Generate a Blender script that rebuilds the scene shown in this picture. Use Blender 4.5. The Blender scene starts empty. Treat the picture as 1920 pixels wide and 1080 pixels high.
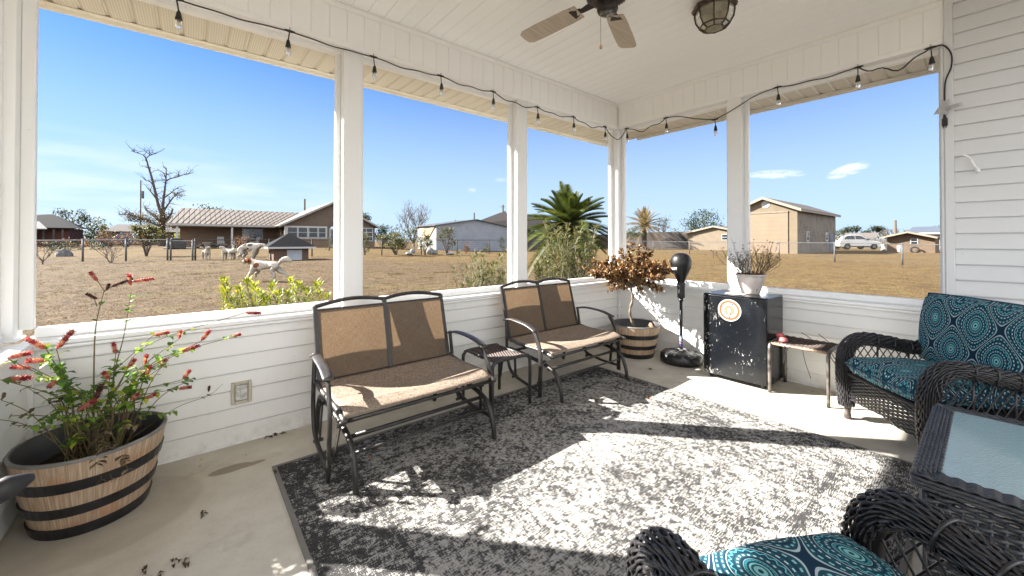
import bpy, bmesh, math, random
from mathutils import Vector, Matrix
from mathutils import noise as mnoise

R = math.radians
PI = math.pi
rnd = random.Random(11)
scene = bpy.context.scene
C = scene.collection

# ------------------------------------------------------------------ camera
CAM = Vector((-4.3976, -3.1425, 1.3263))
YAW, PITCH, FPX, PYC = 0.8849, 0.0089, 734.8, 445.39
FW = Vector((math.cos(YAW) * math.cos(PITCH), math.sin(YAW) * math.cos(PITCH), math.sin(PITCH)))
RT = Vector((math.sin(YAW), -math.cos(YAW), 0))
UP = RT.cross(FW)
FWH = Vector((math.cos(YAW), math.sin(YAW), 0))
cam = bpy.data.cameras.new('camera')
cam_o = bpy.data.objects.new('camera', cam)
C.objects.link(cam_o)
cam.sensor_width = 36.0
cam.lens = FPX / 1920 * 36
cam.shift_y = (PYC - 540) / 1920
cam.clip_start = 0.02
cam.clip_end = 6000
m3 = Matrix((RT, UP, -FW)).transposed()
cam_o.matrix_world = Matrix.Translation(CAM) @ m3.to_4x4()
scene.camera = cam_o

def sstep(a, b, x):
    t = min(1, max(0, (x - a) / (b - a)))
    return t * t * (3 - 2 * t)

def terrain(x, y):
    """height of the lawn: flat by the porch, rising gently towards the neighbour's house"""
    d = (x - CAM.x) * FWH.x + (y - CAM.y) * FWH.y
    l = (x - CAM.x) * RT.x + (y - CAM.y) * RT.y
    if d < 1:
        return -0.1
    a = min(1, max(0, (-l / d - 0.05) / 0.38))
    return -0.1 + a * (0.30 * sstep(6, 22, d) + 0.42 * sstep(25, 46, d))

def ray(px, py):
    return FW + RT * ((px - 960) / FPX) + UP * ((PYC - py) / FPX)

def at(px, py, dep):
    d = ray(px, py)
    return CAM + d * (dep / d.dot(FWH))

def gp(px, py, far=400):
    """where a sight line meets the lawn"""
    d = ray(px, py); t = 3.0
    while t < far:
        P = CAM + d * t
        if P.z <= terrain(P.x, P.y):
            return Vector((P.x, P.y, terrain(P.x, P.y)))
        t += 0.02 + t * 0.002
    P = CAM + d * far
    return Vector((P.x, P.y, terrain(P.x, P.y)))

def zat(b, py):
    """height over ground point b that stands at image row py"""
    d = (Vector((b[0], b[1], CAM.z)) - CAM)
    # camera pitch is tiny: solve directly
    lo, hi = -2.0, 60.0
    for _ in range(50):
        m = (lo + hi) / 2
        v = Vector((b[0], b[1], m)) - CAM
        if PYC - FPX * v.dot(UP) / v.dot(FW) > py: lo = m
        else: hi = m
    return lo

def dep(b):
    return (Vector((b[0], b[1], 0)) - Vector((CAM.x, CAM.y, 0))).dot(FWH)

# ------------------------------------------------------------------ objects
def tag(o, label=None, cat=None, group=None, kind=None):
    if label: o['label'] = label
    if cat: o['category'] = cat
    if group: o['group'] = group
    if kind: o['kind'] = kind
    return o

def thing(name, label, cat, loc=(0, 0, 0), rz=0, group=None, kind=None, s=1):
    o = bpy.data.objects.new(name, None)
    C.objects.link(o)
    o.empty_display_size = 0.1
    o.location = loc; o.rotation_euler = (0, 0, rz); o.scale = (s, s, s)
    return tag(o, label, cat, group, kind)

def dup_tree(o, parent=None):
    c = o.copy(); C.objects.link(c)
    if parent: c.parent = parent
    for ch in list(o.children):
        dup_tree(ch, c)
    return c

def rootloc(o):
    while o.parent: o = o.parent
    return Vector(o.location)

class MB:
    """collects shapes into one mesh"""
    def __init__(s, rounded=False):
        s.rounded = rounded
        s.v = []; s.f = []; s.m = []; s.uv = []
    def add(s, verts, faces, mi=0, uvs=None):
        n = len(s.v)
        s.v.extend([tuple(v) for v in verts])
        for k, f in enumerate(faces):
            s.f.append(tuple(i + n for i in f)); s.m.append(mi)
            s.uv.append(uvs[k] if uvs else None)
        return s
    def box(s, lo, hi, mi=0):
        x0, y0, z0 = lo; x1, y1, z1 = hi
        if x0 > x1: x0, x1 = x1, x0
        if y0 > y1: y0, y1 = y1, y0
        if z0 > z1: z0, z1 = z1, z0
        return s.add([(x0, y0, z0), (x1, y0, z0), (x1, y1, z0), (x0, y1, z0), (x0, y0, z1), (x1, y0, z1), (x1, y1, z1), (x0, y1, z1)],
              [(0, 3, 2, 1), (4, 5, 6, 7), (0, 1, 5, 4), (1, 2, 6, 5), (2, 3, 7, 6), (3, 0, 4, 7)], mi)
    def bar(s, a, b, w, h, up=(0, 0, 1), mi=0):
        a = Vector(a); b = Vector(b); d = (b - a).normalized()
        u = Vector(up)
        if abs(d.dot(u)) > 0.98: u = Vector((1, 0, 0))
        x = d.cross(u).normalized(); u = x.cross(d)
        vs = []
        for p in (a, b):
            for (i, j) in ((-1, -1), (1, -1), (1, 1), (-1, 1)):
                vs.append(p + x * (i * w / 2) + u * (j * h / 2))
        return s.add(vs, [(3, 2, 1, 0), (4, 5, 6, 7), (0, 1, 5, 4), (1, 2, 6, 5), (2, 3, 7, 6), (3, 0, 4, 7)], mi)
    def tube(s, pts, r, n=8, mi=0, cap=True, flat=1.0, up=None, closed=False):
        pts = [Vector(p) for p in pts]; N = len(pts)
        rs = r if isinstance(r, (list, tuple)) else [r] * N
        T = []
        for i in range(N):
            if closed: d = pts[(i + 1) % N] - pts[i - 1]
            else: d = pts[min(i + 1, N - 1)] - pts[max(i - 1, 0)]
            T.append(d.normalized() if d.length > 1e-9 else Vector((0, 0, 1)))
        u = Vector(up) if up else (Vector((0, 0, 1)) if abs(T[0].z) < 0.9 else Vector((1, 0, 0)))
        vs = []
        for i in range(N):
            t = T[i]
            if up: u = Vector(up)
            u = (u - t * u.dot(t))
            if u.length < 1e-6: u = t.orthogonal()
            u.normalize(); w = t.cross(u)
            for k in range(n):
                a = 2 * PI * k / n
                vs.append(pts[i] + u * (math.cos(a) * rs[i]) + w * (math.sin(a) * rs[i] * flat))
        fs = []
        M = N if closed else N - 1
        for i in range(M):
            j = (i + 1) % N
            for k in range(n):
                k2 = (k + 1) % n
                fs.append((i * n + k, i * n + k2, j * n + k2, j * n + k))
        if cap and not closed:
            fs.append(tuple(range(n - 1, -1, -1))); fs.append(tuple((N - 1) * n + k for k in range(n)))
        return s.add(vs, fs, mi)
    def lathe(s, prof, c=(0, 0, 0), n=24, sx=1, sy=1, mi=0, cap0=False, cap1=False, M=None, ph=0):
        vs = []; c = Vector(c)
        for (r, z) in prof:
            for k in range(n):
                a = 2 * PI * k / n + ph
                p = Vector((r * math.cos(a) * sx, r * math.sin(a) * sy, z))
                if M: p = M @ p
                vs.append(p + c)
        fs = []
        for i in range(len(prof) - 1):
            for k in range(n):
                k2 = (k + 1) % n
                fs.append((i * n + k, i * n + k2, (i + 1) * n + k2, (i + 1) * n + k))
        if cap0: fs.append(tuple(range(n - 1, -1, -1)))
        if cap1: fs.append(tuple((len(prof) - 1) * n + k for k in range(n)))
        return s.add(vs, fs, mi)
    def prism(s, poly, fn, mi=0):
        """poly: 2D outline; fn(p, t) -> 3D for t in (0, 1)"""
        n = len(poly)
        vs = [fn(p, 0) for p in poly] + [fn(p, 1) for p in poly]
        fs = [tuple(range(n - 1, -1, -1)), tuple(range(n, 2 * n))]
        for k in range(n):
            k2 = (k + 1) % n
            fs.append((k, k2, n + k2, n + k))
        return s.add(vs, fs, mi)
    def grid(s, fn, nu, nv, mi=0, uv=False):
        vs = [fn(i / nu, j / nv) for i in range(nu + 1) for j in range(nv + 1)]
        fs = []; us = []
        for i in range(nu):
            for j in range(nv):
                a = i * (nv + 1) + j
                fs.append((a, a + nv + 1, a + nv + 2, a + 1))
                us.append(((i / nu, j / nv), ((i + 1) / nu, j / nv), ((i + 1) / nu, (j + 1) / nv), (i / nu, (j + 1) / nv)))
        return s.add(vs, fs, mi, us if uv else None)
    def leaf(s, p, d, up, L, W, curl=0.15, mi=0, fold=0.1):
        p = Vector(p); d = Vector(d).normalized(); u = Vector(up)
        x = d.cross(u)
        if x.length < 1e-4: x = d.orthogonal()
        x.normalize(); u = x.cross(d)
        q = p + d * (L * .5) + u * (curl * L * .3); t = p + d * L - u * (curl * L * .5)
        if s.rounded:
            a = p + d * (L * .28) + u * (curl * L * .2); b = p + d * (L * .68) + u * (curl * L * .22)
            o = u * (fold * W)
            return s.add([p, a + x * W * .46 + o, a, a - x * W * .46 + o, b + x * W * .42 + o, b, b - x * W * .42 + o, t], [(0, 1, 2), (0, 2, 3), (1, 4, 5, 2), (2, 5, 6, 3), (4, 7, 5), (5, 7, 6)], mi)
        return s.add([p, q + x * W / 2 + u * fold * W, q, q - x * W / 2 + u * fold * W, t], [(0, 1, 2), (0, 2, 3), (1, 4, 2), (2, 4, 3)], mi)
    def build(s, name, mats, parent=None, smooth=False, bevel=0, world=False, sub=0, seg=2, norm=False):
        me = bpy.data.meshes.new(name)
        off = rootloc(parent) if (world and parent) else Vector((0, 0, 0))
        me.from_pydata([(v[0] - off.x, v[1] - off.y, v[2] - off.z) for v in s.v], [], s.f)
        if not isinstance(mats, (list, tuple)): mats = [mats]
        for m in mats: me.materials.append(m)
        if len(mats) > 1: me.polygons.foreach_set('material_index', s.m)
        if any(u is not None for u in s.uv):
            ul = me.uv_layers.new(name='UVMap')
            flat = []
            for f, u in zip(s.f, s.uv):
                for k in range(len(f)): flat.extend(u[k] if u else (0, 0))
            ul.data.foreach_set('uv', flat)
        if smooth: me.polygons.foreach_set('use_smooth', [True] * len(me.polygons))
        if norm or bevel:
            bm = bmesh.new(); bm.from_mesh(me)
            if bevel:
                bmesh.ops.recalc_face_normals(bm, faces=bm.faces)
                es = [e for e in bm.edges if len(e.link_faces) == 2 and e.calc_face_angle(0) > 0.6]
                bmesh.ops.bevel(bm, geom=es, offset=bevel, segments=seg, affect='EDGES', profile=0.5, clamp_overlap=True)
                if seg > 1:
                    for f in bm.faces: f.smooth = True
            bmesh.ops.recalc_face_normals(bm, faces=bm.faces)
            bm.to_mesh(me); bm.free()
        me.update()
        o = bpy.data.objects.new(name, me)
        C.objects.link(o)
        if parent: o.parent = parent
        if sub:
            md = o.modifiers.new('sub', 'SUBSURF'); md.levels = sub; md.render_levels = sub
        if (bevel and seg > 1):
            try:
                md = o.modifiers.new('wn', 'WEIGHTED_NORMAL'); md.keep_sharp = False
            except Exception: pass
        return o

def bez(pts, n=6):
    """Catmull-Rom through points"""
    P = [Vector(p) for p in pts]
    if len(P) < 3: 
        return [P[0].lerp(P[-1], i / n) for i in range(n + 1)]
    out = []
    Q = [P[0] * 2 - P[1]] + P + [P[-1] * 2 - P[-2]]
    for i in range(1, len(Q) - 2):
        a, b, c, d = Q[i - 1], Q[i], Q[i + 1], Q[i + 2]
        for k in range(n):
            t = k / n
            out.append(0.5 * ((2 * b) + (c - a) * t + (2 * a - 5 * b + 4 * c - d) * t * t + (3 * b - a - 3 * c + d) * t ** 3))
    out.append(P[-1])
    return out

# ------------------------------------------------------------------ materials
class X:
    """a node socket one can do sums with"""
    def __init__(s, nt, so): s.nt = nt; s.so = so
    def op(s, o, b=None, c=None, clamp=False):
        n = s.nt.nodes.new('ShaderNodeMath'); n.operation = o; n.use_clamp = clamp
        for i, q in enumerate((s, b, c)):
            if q is None: continue
            if isinstance(q, X): s.nt.links.new(q.so, n.inputs[i])
            else: n.inputs[i].default_value = q
        return X(s.nt, n.outputs[0])
    def __add__(s, b): return s.op('ADD', b)
    def __radd__(s, b): return s.op('ADD', b)
    def __sub__(s, b): return s.op('SUBTRACT', b)
    def __rsub__(s, b): return (s * -1) + b
    def __mul__(s, b): return s.op('MULTIPLY', b)
    def __rmul__(s, b): return s.op('MULTIPLY', b)
    def __truediv__(s, b): return s.op('DIVIDE', b)
    def sin(s): return s.op('SINE')
    def cos(s): return s.op('COSINE')
    def abs(s): return s.op('ABSOLUTE')
    def fract(s): return s.op('FRACT')
    def floor(s): return s.op('FLOOR')
    def gt(s, b): return s.op('GREATER_THAN', b)
    def lt(s, b): return s.op('LESS_THAN', b)
    def max(s, b): return s.op('MAXIMUM', b)
    def min(s, b): return s.op('MINIMUM', b)
    def pow(s, b): return s.op('POWER', b)
    def ss(s, a, b):
        n = s.nt.nodes.new('ShaderNodeMapRange'); n.interpolation_type = 'SMOOTHSTEP'
        s.nt.links.new(s.so, n.inputs[0]); n.inputs[1].default_value = a; n.inputs[2].default_value = b
        return X(s.nt, n.outputs[0])
    def clamp(s): return s.op('ADD', 0.0, clamp=True)

class MT:
    def __init__(s, name):
        s.m = bpy.data.materials.new(name); s.m.use_nodes = True
        s.nt = s.m.node_tree; s.b = s.nt.nodes['Principled BSDF']; s.out = s.nt.nodes['Material Output']
        s.tc = s.nt.nodes.new('ShaderNodeTexCoord')
        s._obj = None
    def N(s, t): return s.nt.nodes.new(t)
    def L(s, a, b): s.nt.links.new(a.so if isinstance(a, X) else a, b.so if isinstance(b, X) else b)
    def co(s, kind='Object', scale=(1, 1, 1), loc=(0, 0, 0), rot=(0, 0, 0)):
        if kind == 'World':
            g = s.N('ShaderNodeNewGeometry'); so = g.outputs['Position']
        else: so = s.tc.outputs[kind]
        if scale == (1, 1, 1) and loc == (0, 0, 0) and rot == (0, 0, 0): return so
        mp = s.N('ShaderNodeMapping'); s.L(so, mp.inputs[0])
        mp.inputs['Scale'].default_value = scale; mp.inputs['Location'].default_value = loc; mp.inputs['Rotation'].default_value = rot
        return mp.outputs[0]
    def xyz(s, so):
        n = s.N('ShaderNodeSeparateXYZ'); s.L(so, n.inputs[0])
        return [X(s.nt, n.outputs[i]) for i in range(3)]
    def vec(s, a, b, c=0.0):
        n = s.N('ShaderNodeCombineXYZ')
        for i, q in enumerate((a, b, c)):
            if isinstance(q, X): s.L(q, n.inputs[i])
            else: n.inputs[i].default_value = q
        return n.outputs[0]
    def noise(s, scale, co=None, detail=4, rough=.55, dist=0):
        n = s.N('ShaderNodeTexNoise'); n.inputs['Scale'].default_value = scale
        n.inputs['Detail'].default_value = detail; n.inputs['Roughness'].default_value = rough; n.inputs['Distortion'].default_value = dist
        s.L(co if co is not None else s.co(), n.inputs['Vector'])
        return X(s.nt, n.outputs['Fac'])
    def voro(s, scale, co=None, feature='F1', out='Distance', rand=1):
        n = s.N('ShaderNodeTexVoronoi'); n.feature = feature; n.inputs['Scale'].default_value = scale; n.inputs['Randomness'].default_value = rand
        s.L(co if co is not None else s.co(), n.inputs['Vector'])
        return X(s.nt, n.outputs[out])
    def rand(s):
        g = s.N('ShaderNodeNewGeometry'); return X(s.nt, g.outputs['Random Per Island'])
    def orand(s):
        g = s.N('ShaderNodeObjectInfo'); return X(s.nt, g.outputs['Random'])
    def ramp(s, fac, stops, const=False):
        n = s.N('ShaderNodeValToRGB'); cr = n.color_ramp
        cr.interpolation = 'CONSTANT' if const else 'LINEAR'
        while len(cr.elements) < len(stops): cr.elements.new(0.5)
        for e, (p, c) in zip(cr.elements, stops):
            e.position = p; e.color = tuple(c) + (1,) if len(c) == 3 else c
        s.L(fac, n.inputs[0]); return n.outputs[0]
    def mix(s, fac, a, b, mode='MIX'):
        n = s.N('ShaderNodeMix'); n.data_type = 'RGBA'; n.blend_type = mode
        for q, i in ((fac, 0), (a, 6), (b, 7)):
            if isinstance(q, (int, float)): n.inputs[i].default_value = q
            elif isinstance(q, (tuple, list)): n.inputs[i].default_value = tuple(q) + (1,)
            else: s.L(q, n.inputs[i])
        return n.outputs[2]
    def bump(s, h, strength=.3, dist=.01, prev=None):
        n = s.N('ShaderNodeBump'); n.inputs['Strength'].default_value = strength; n.inputs['Distance'].default_value = dist
        s.L(h, n.inputs['Height'])
        if prev is not None: s.L(prev, n.inputs['Normal'])
        s.L(n.outputs[0], s.b.inputs['Normal']); return n.outputs[0]
    def set(s, col=None, rough=None, metal=None, spec=None, **k):
        b = s.b.inputs
        for nm, q in (('Base Color', col), ('Roughness', rough), ('Metallic', metal), ('Specular IOR Level', spec)):
            if q is None: continue
            if isinstance(q, (int, float)): b[nm].default_value = q
            elif isinstance(q, (tuple, list)): b[nm].default_value = tuple(q) + (1,)
            else: s.L(q, b[nm])
        for nm, q in k.items(): b[nm.replace('_', ' ')].default_value = q
        return s
    def leafy(s, trans=.35, tcol=(.3, .4, .05)):
        """a share of the light passes through the blade"""
        t = s.N('ShaderNodeBsdfTranslucent'); mx = s.N('ShaderNodeMixShader')
        if isinstance(tcol, (tuple, list)): t.inputs[0].default_value = tuple(tcol) + (1,)
        else: s.L(tcol, t.inputs[0])
        mx.inputs[0].default_value = trans
        s.L(s.b.outputs[0], mx.inputs[1]); s.L(t.outputs[0], mx.inputs[2]); s.L(mx.outputs[0], s.out.inputs[0]); return s

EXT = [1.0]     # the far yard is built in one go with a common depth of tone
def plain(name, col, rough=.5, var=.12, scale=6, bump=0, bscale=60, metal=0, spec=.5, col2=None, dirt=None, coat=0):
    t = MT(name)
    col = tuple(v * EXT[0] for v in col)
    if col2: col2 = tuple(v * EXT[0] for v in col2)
    n = t.noise(scale, detail=6)
    c2 = col2 or tuple(x * (1 - var * 2) for x in col)
    c1 = col if col2 else tuple(min(1, x * (1 + var)) for x in col)
    c = t.mix(n.ss(.3, .7), c2, c1)
    if dirt:
        d = t.noise(dirt[1], detail=8, rough=.7).ss(.55, .75)
        c = t.mix(d * dirt[2], c, dirt[0])
    rn = n * .2 + (rough - .1)
    t.set(c, rn, metal, spec)
    if coat: t.b.inputs['Coat Weight'].default_value = coat; t.b.inputs['Coat Roughness'].default_value = .1
    if bump:
        t.bump(t.noise(bscale, detail=4), bump, .004)
    return t.m

def foliage(name, stops, rough=.55, trans=.35, tmul=1.4):
    t = MT(name)
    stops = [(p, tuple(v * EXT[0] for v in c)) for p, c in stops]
    r = t.rand(); n = t.noise(1.7, detail=3)
    f = (r * .75 + n * .5 - .12).clamp()
    c = t.ramp(f, stops)
    t.set(c, rough, 0, .35)
    tc = t.mix(1.0, c, (tmul, tmul, tmul * .8), 'MULTIPLY')
    t.leafy(trans, tc)
    return t.m
# ------------------------------------------------------------------ light and sky
SUN = Vector((-0.572, 0.634, 0.520)).normalized()     # towards the sun, low in the south-west of the yard
sl = bpy.data.lights.new('sun', 'SUN'); sl.energy = 4.2; sl.angle = R(0.53); sl.color = (1, .955, .89)
so = bpy.data.objects.new('sun', sl); C.objects.link(so)
so.rotation_euler = (-SUN).to_track_quat('-Z', 'Y').to_euler()
so.location = SUN * 50
w = bpy.data.worlds.new('World'); scene.world = w; w.use_nodes = True
nt = w.node_tree
bg = nt.nodes['Background']
sky = nt.nodes.new('ShaderNodeTexSky'); sky.sky_type = 'NISHITA'; sky.sun_disc = False
sky.sun_elevation = math.asin(SUN.z); sky.sun_rotation = math.atan2(SUN.x, SUN.y)
sky.altitude = 0; sky.air_density = 1.0; sky.dust_density = .05; sky.ozone_density = 3.0
bg.inputs['Strength'].default_value = .05
tcw = nt.nodes.new('ShaderNodeTexCoord')
sx = nt.nodes.new('ShaderNodeSeparateXYZ'); nt.links.new(tcw.outputs['Generated'], sx.inputs[0])
dx, dy, dz = [X(nt, sx.outputs[i]) for i in range(3)]
# direction projected on a high flat layer, for the added cloud
k = dz.max(0.02) + 0.06
px_, py_ = dx / k, dy / k
cv = nt.nodes.new('ShaderNodeCombineXYZ'); nt.links.new(px_.so, cv.inputs[0]); nt.links.new(py_.so, cv.inputs[1])
def wnoise(sc, det, vec, rough=.55):
    n = nt.nodes.new('ShaderNodeTexNoise'); n.inputs['Scale'].default_value = sc; n.inputs['Detail'].default_value = det
    n.inputs['Roughness'].default_value = rough
    nt.links.new(vec, n.inputs['Vector']); return X(nt, n.outputs['Fac'])
az = dx.op('ARCTAN2', dy)      # 0 = +y, grows towards +x
el = dz.op('ARCSINE')
def bank(a0, e0, wa, we, tilt=0.0):
    u = (az - a0) / wa; v = (el - e0 - (az - a0) * tilt) / we
    return (1.0 - (u * u + v * v)).max(0)
cm = nt.nodes.new('ShaderNodeCombineXYZ'); nt.links.new((az * 9).so, cm.inputs[0]); nt.links.new((el * 34).so, cm.inputs[1])
fine = wnoise(3.0, 7, cm.outputs[0], .6)
cm2 = nt.nodes.new('ShaderNodeCombineXYZ'); nt.links.new((az * 2.2).so, cm2.inputs[0]); nt.links.new((el * 13).so, cm2.inputs[1])
soft = wnoise(2.0, 5, cm2.outputs[0], .5)
haze = bank(-.33, .07, .75, .13) * soft.ss(.3, .75) * .75
def puff(a0, e0, wa, we, tilt): return (bank(a0, e0, wa, we, tilt).pow(.7) * 1.25 * fine.ss(.28, .62)).ss(.06, 1.0)
def azel(px, py):
    d = ray(px, py).normalized(); return math.atan2(d.x, d.y), math.asin(d.z)
cl = haze
for (qx, qy, wx, wy, tl, amt) in ((1452, 327, 66, 9.5, .05, .75), (1590, 319, 48, 13, -.27, .95), (885, 357, 9, 5, 0, .4), (940, 337, 14, 5, 0, .25)):
    a0, e0 = azel(qx, qy); a1, e1 = azel(qx + wx, qy); a2, e2 = azel(qx, qy - wy)
    cl = cl.max(puff(a0, e0, a1 - a0, e2 - e0, -tl) * amt)
# added bright cloud, unseen behind the camera, as fill light for the shaded porch
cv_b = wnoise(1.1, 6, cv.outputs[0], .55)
fill_cloud = (dx * -FWH.x + dy * -FWH.y + .02).ss(.0, .25) * cv_b.ss(.30, .50) * el.ss(-.02, .10)
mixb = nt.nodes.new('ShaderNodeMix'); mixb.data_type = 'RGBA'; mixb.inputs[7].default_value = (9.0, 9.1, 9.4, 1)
mixc = nt.nodes.new('ShaderNodeMix'); mixc.data_type = 'RGBA'
hs = nt.nodes.new('ShaderNodeHueSaturation'); hs.inputs['Saturation'].default_value = 1.0; hs.inputs['Value'].default_value = 1.0
tn = nt.nodes.new('ShaderNodeMix'); tn.data_type = 'RGBA'; tn.blend_type = 'MULTIPLY'; tn.inputs[0].default_value = 1; tn.inputs[7].default_value = (.165, .35, .57, 1)
nt.links.new(sky.outputs[0], tn.inputs[6]); nt.links.new(tn.outputs[2], hs.inputs['Color'])
hz = nt.nodes.new('ShaderNodeMix'); hz.data_type = 'RGBA'; hz.inputs[7].default_value = (2.1, 2.65, 3.3, 1)
nt.links.new(((1.0 - el.ss(-.02, .52)) * .88).so, hz.inputs[0]); nt.links.new(hs.outputs[0], hz.inputs[6])
nt.links.new(cl.clamp().so, mixc.inputs[0]); nt.links.new(hz.outputs[2], mixc.inputs[6]); mixc.inputs[7].default_value = (3.2, 3.45, 3.7, 1)
nt.links.new(fill_cloud.so, mixb.inputs[0]); nt.links.new(mixc.outputs[2], mixb.inputs[6]); nt.links.new(mixb.outputs[2], bg.inputs[0])
scene.view_settings.view_transform = 'Standard'; scene.view_settings.look = 'None'
scene.view_settings.exposure = 2.78; scene.view_settings.gamma = 1
scene.cycles.max_bounces = 12; scene.cycles.diffuse_bounces = 8; scene.cycles.transparent_max_bounces = 12
scene.cycles.sample_clamp_indirect = 6

# ------------------------------------------------------------------ lawn
def lawn_mat():
    t = MT('dry_lawn')
    P = t.co('World')
    x, y, z = t.xyz(P)
    big = t.noise(.22, P, 4); mid = t.noise(1.6, P, 6, .65); fine = t.noise(22, P, 5, .7)
    straw = t.mix(fine.ss(.36, .64), (.046, .029, .014), (.152, .106, .062))
    gold = t.mix(fine.ss(.33, .67), (.078, .049, .017), (.190, .128, .050))
    far = (x * math.cos(YAW) + y * math.sin(YAW))
    # grass beyond the fence and by the right hand side of the porch is more golden
    side = (x - y * .75 - 1.5).ss(0, 4)
    d = (x - CAM.x) * FWH.x + (y - CAM.y) * FWH.y
    g = (d + big * 6).ss(24, 32).max(side * (big + mid * .5).ss(.42, .8) * .8)
    c = t.mix(g, straw, gold)
    m2 = t.noise(3.4, t.co('World', scale=(1, 1, 1), loc=(3, 8, 0)), 8, .75)
    c = t.mix((m2 - .5).abs().ss(.02, .16), t.mix(.55, c, (.05, .034, .018)), c)
    c = t.mix((mid * .7 + big * .5).ss(.58, .72) * .6, c, (.06, .038, .02))
    c = t.mix((t.noise(.45, t.co('World', loc=(20, 4, 0)), 5, .6)).ss(.5, .66) * .3, c, t.mix(fine, (.075, .058, .018), (.15, .12, .045)))
    grn = (t.noise(.8, P, 5, .7) * .7 + t.noise(5, P, 3) * .35).ss(.58, .68) * (d * -1 + 24).ss(0, 8)
    c = t.mix(grn * .55, c, (.05, .062, .018))
    v1 = t.noise(2.3, t.co('World', loc=(1, 5, 0)), 9, .8); v2 = t.noise(11, P, 6, .8)
    vv = v1.ss(.30, .70) * .7 + v2.ss(.34, .66) * .85 + .22
    c = t.mix(1.0, c, t.vec(vv, vv, vv), 'MULTIPLY')
    t.set(c, .95, 0, .1)
    b = t.bump(mid, .6, .05); t.bump(fine, .8, .03, b)
    return t.m
MAT_LAWN = lawn_mat()
mb = MB()
rings = [0.0, 1, 2, 3, 4, 5, 6.5, 8, 10, 12, 14, 16, 18, 20, 22, 24, 26, 28, 31, 34, 37, 40, 43, 46, 50, 56, 64, 75, 90, 120, 200, 400, 900, 2500]
NA = 120
vs = []
for r_ in rings:
    for k in range(NA):
        a = 2 * PI * k / NA
        x_ = CAM.x + r_ * math.cos(a); y_ = CAM.y + r_ * math.sin(a)
        vs.append((x_, y_, terrain(x_, y_)))
fs = []
for i in range(len(rings) - 1):
    for k in range(NA):
        k2 = (k + 1) % NA
        if i == 0: fs.append((k, NA + k, NA + k2))
        else: fs.append((i * NA + k, (i + 1) * NA + k, (i + 1) * NA + k2, i * NA + k2))
mb.add(vs, fs)
tag(mb.build('ground', MAT_LAWN, smooth=True), 'wide dry brown winter lawn around the porch', 'lawn', kind='structure')

# blades standing up out of the lawn
def grass_mat():
    t = MT('grass_blades')
    r = t.rand()
    P = t.co('World'); x, y, z = t.xyz(P)
    n = t.noise(.9, P, 4, .6)
    c = t.ramp((r * .7 + n * .55 - .12).clamp(), [(0, (.04, .026, .011)), (.35, (.105, .072, .034)), (.62, (.18, .13, .066)), (.8, (.095, .088, .03)), (1, (.04, .053, .012))])
    side = (x - y * .75 - 1.5).ss(0, 4)
    c = t.mix(side * .75, c, t.ramp(r, [(0, (.085, .055, .019)), (1, (.19, .13, .052))]))
    t.set(c, .8, 0, .2); t.leafy(.3, c)
    return t.m
gb = MB(); gr = random.Random(3)
def blade(x, y, h, wd):
    a = gr.uniform(0, 2 * PI); ln = gr.uniform(-2.6, 2.6) * h; b = gr.uniform(0, 2 * PI)
    z = terrain(x, y) - .004
    ca, sa = math.cos(a) * wd, math.sin(a) * wd
    n = len(gb.v)
    gb.v.extend([(x - ca, y - sa, z), (x + ca, y + sa, z), (x + math.cos(b) * ln, y + math.sin(b) * ln, z + h)])
    gb.f.append((n, n + 1, n + 2)); gb.m.append(0); gb.uv.append(None)
cnt = 0
while cnt < 80000:
    u = gr.random(); px = gr.uniform(40, 1780)
    d_ = 3.6 * (7.5 ** u)
    d = ray(px, 500); P_ = CAM + d * (d_ / d.dot(FWH))
    x, y = P_.x, P_.y
    if (x < .75 and y < .75): continue
    if (x > -.1 and y < -2.9): continue
    cnt += 1
    sc = 1 + d_ / 14
    if cnt % 22 == 0:          # a tuft
        hh = gr.uniform(.025, .06)
        for q_ in range(11):
            cnt += 1; blade(x + gr.gauss(0, .035) * sc, y + gr.gauss(0, .035) * sc, hh * gr.uniform(.6, 1.1), gr.uniform(.003, .005) * sc)
        continue
    blade(x, y, gr.uniform(.010, .028) * (1 + .10 * sc), gr.uniform(.003, .006) * sc)
for (px, py, rr, n) in ((370, 514, .55, 200), (408, 519, .5, 160), (742, 514, .22, 240), (835, 511, .34, 300), (800, 521, .18, 120), (865, 511, .2, 110), (745, 495, .35, 120), (765, 505, .25, 90), (540, 545, .3, 160), (480, 500, .5, 100)):
    b = gp(px, py)
    for k in range(n):
        a = gr.uniform(0, 2 * PI); q = rr * math.sqrt(gr.random())
        blade(b.x + math.cos(a) * q * 1.5, b.y + math.sin(a) * q * .8, gr.uniform(.03, .07), gr.uniform(.006, .012))
def green_tuft_mat():
    return foliage('green_tufts', [(0, (.07, .12, .02)), (.6, (.15, .22, .04)), (1, (.3, .3, .08))])
tag(gb.build('grass', grass_mat()), 'thin straw coloured blades of dormant grass on the lawn', 'grass', kind='stuff')

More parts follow.
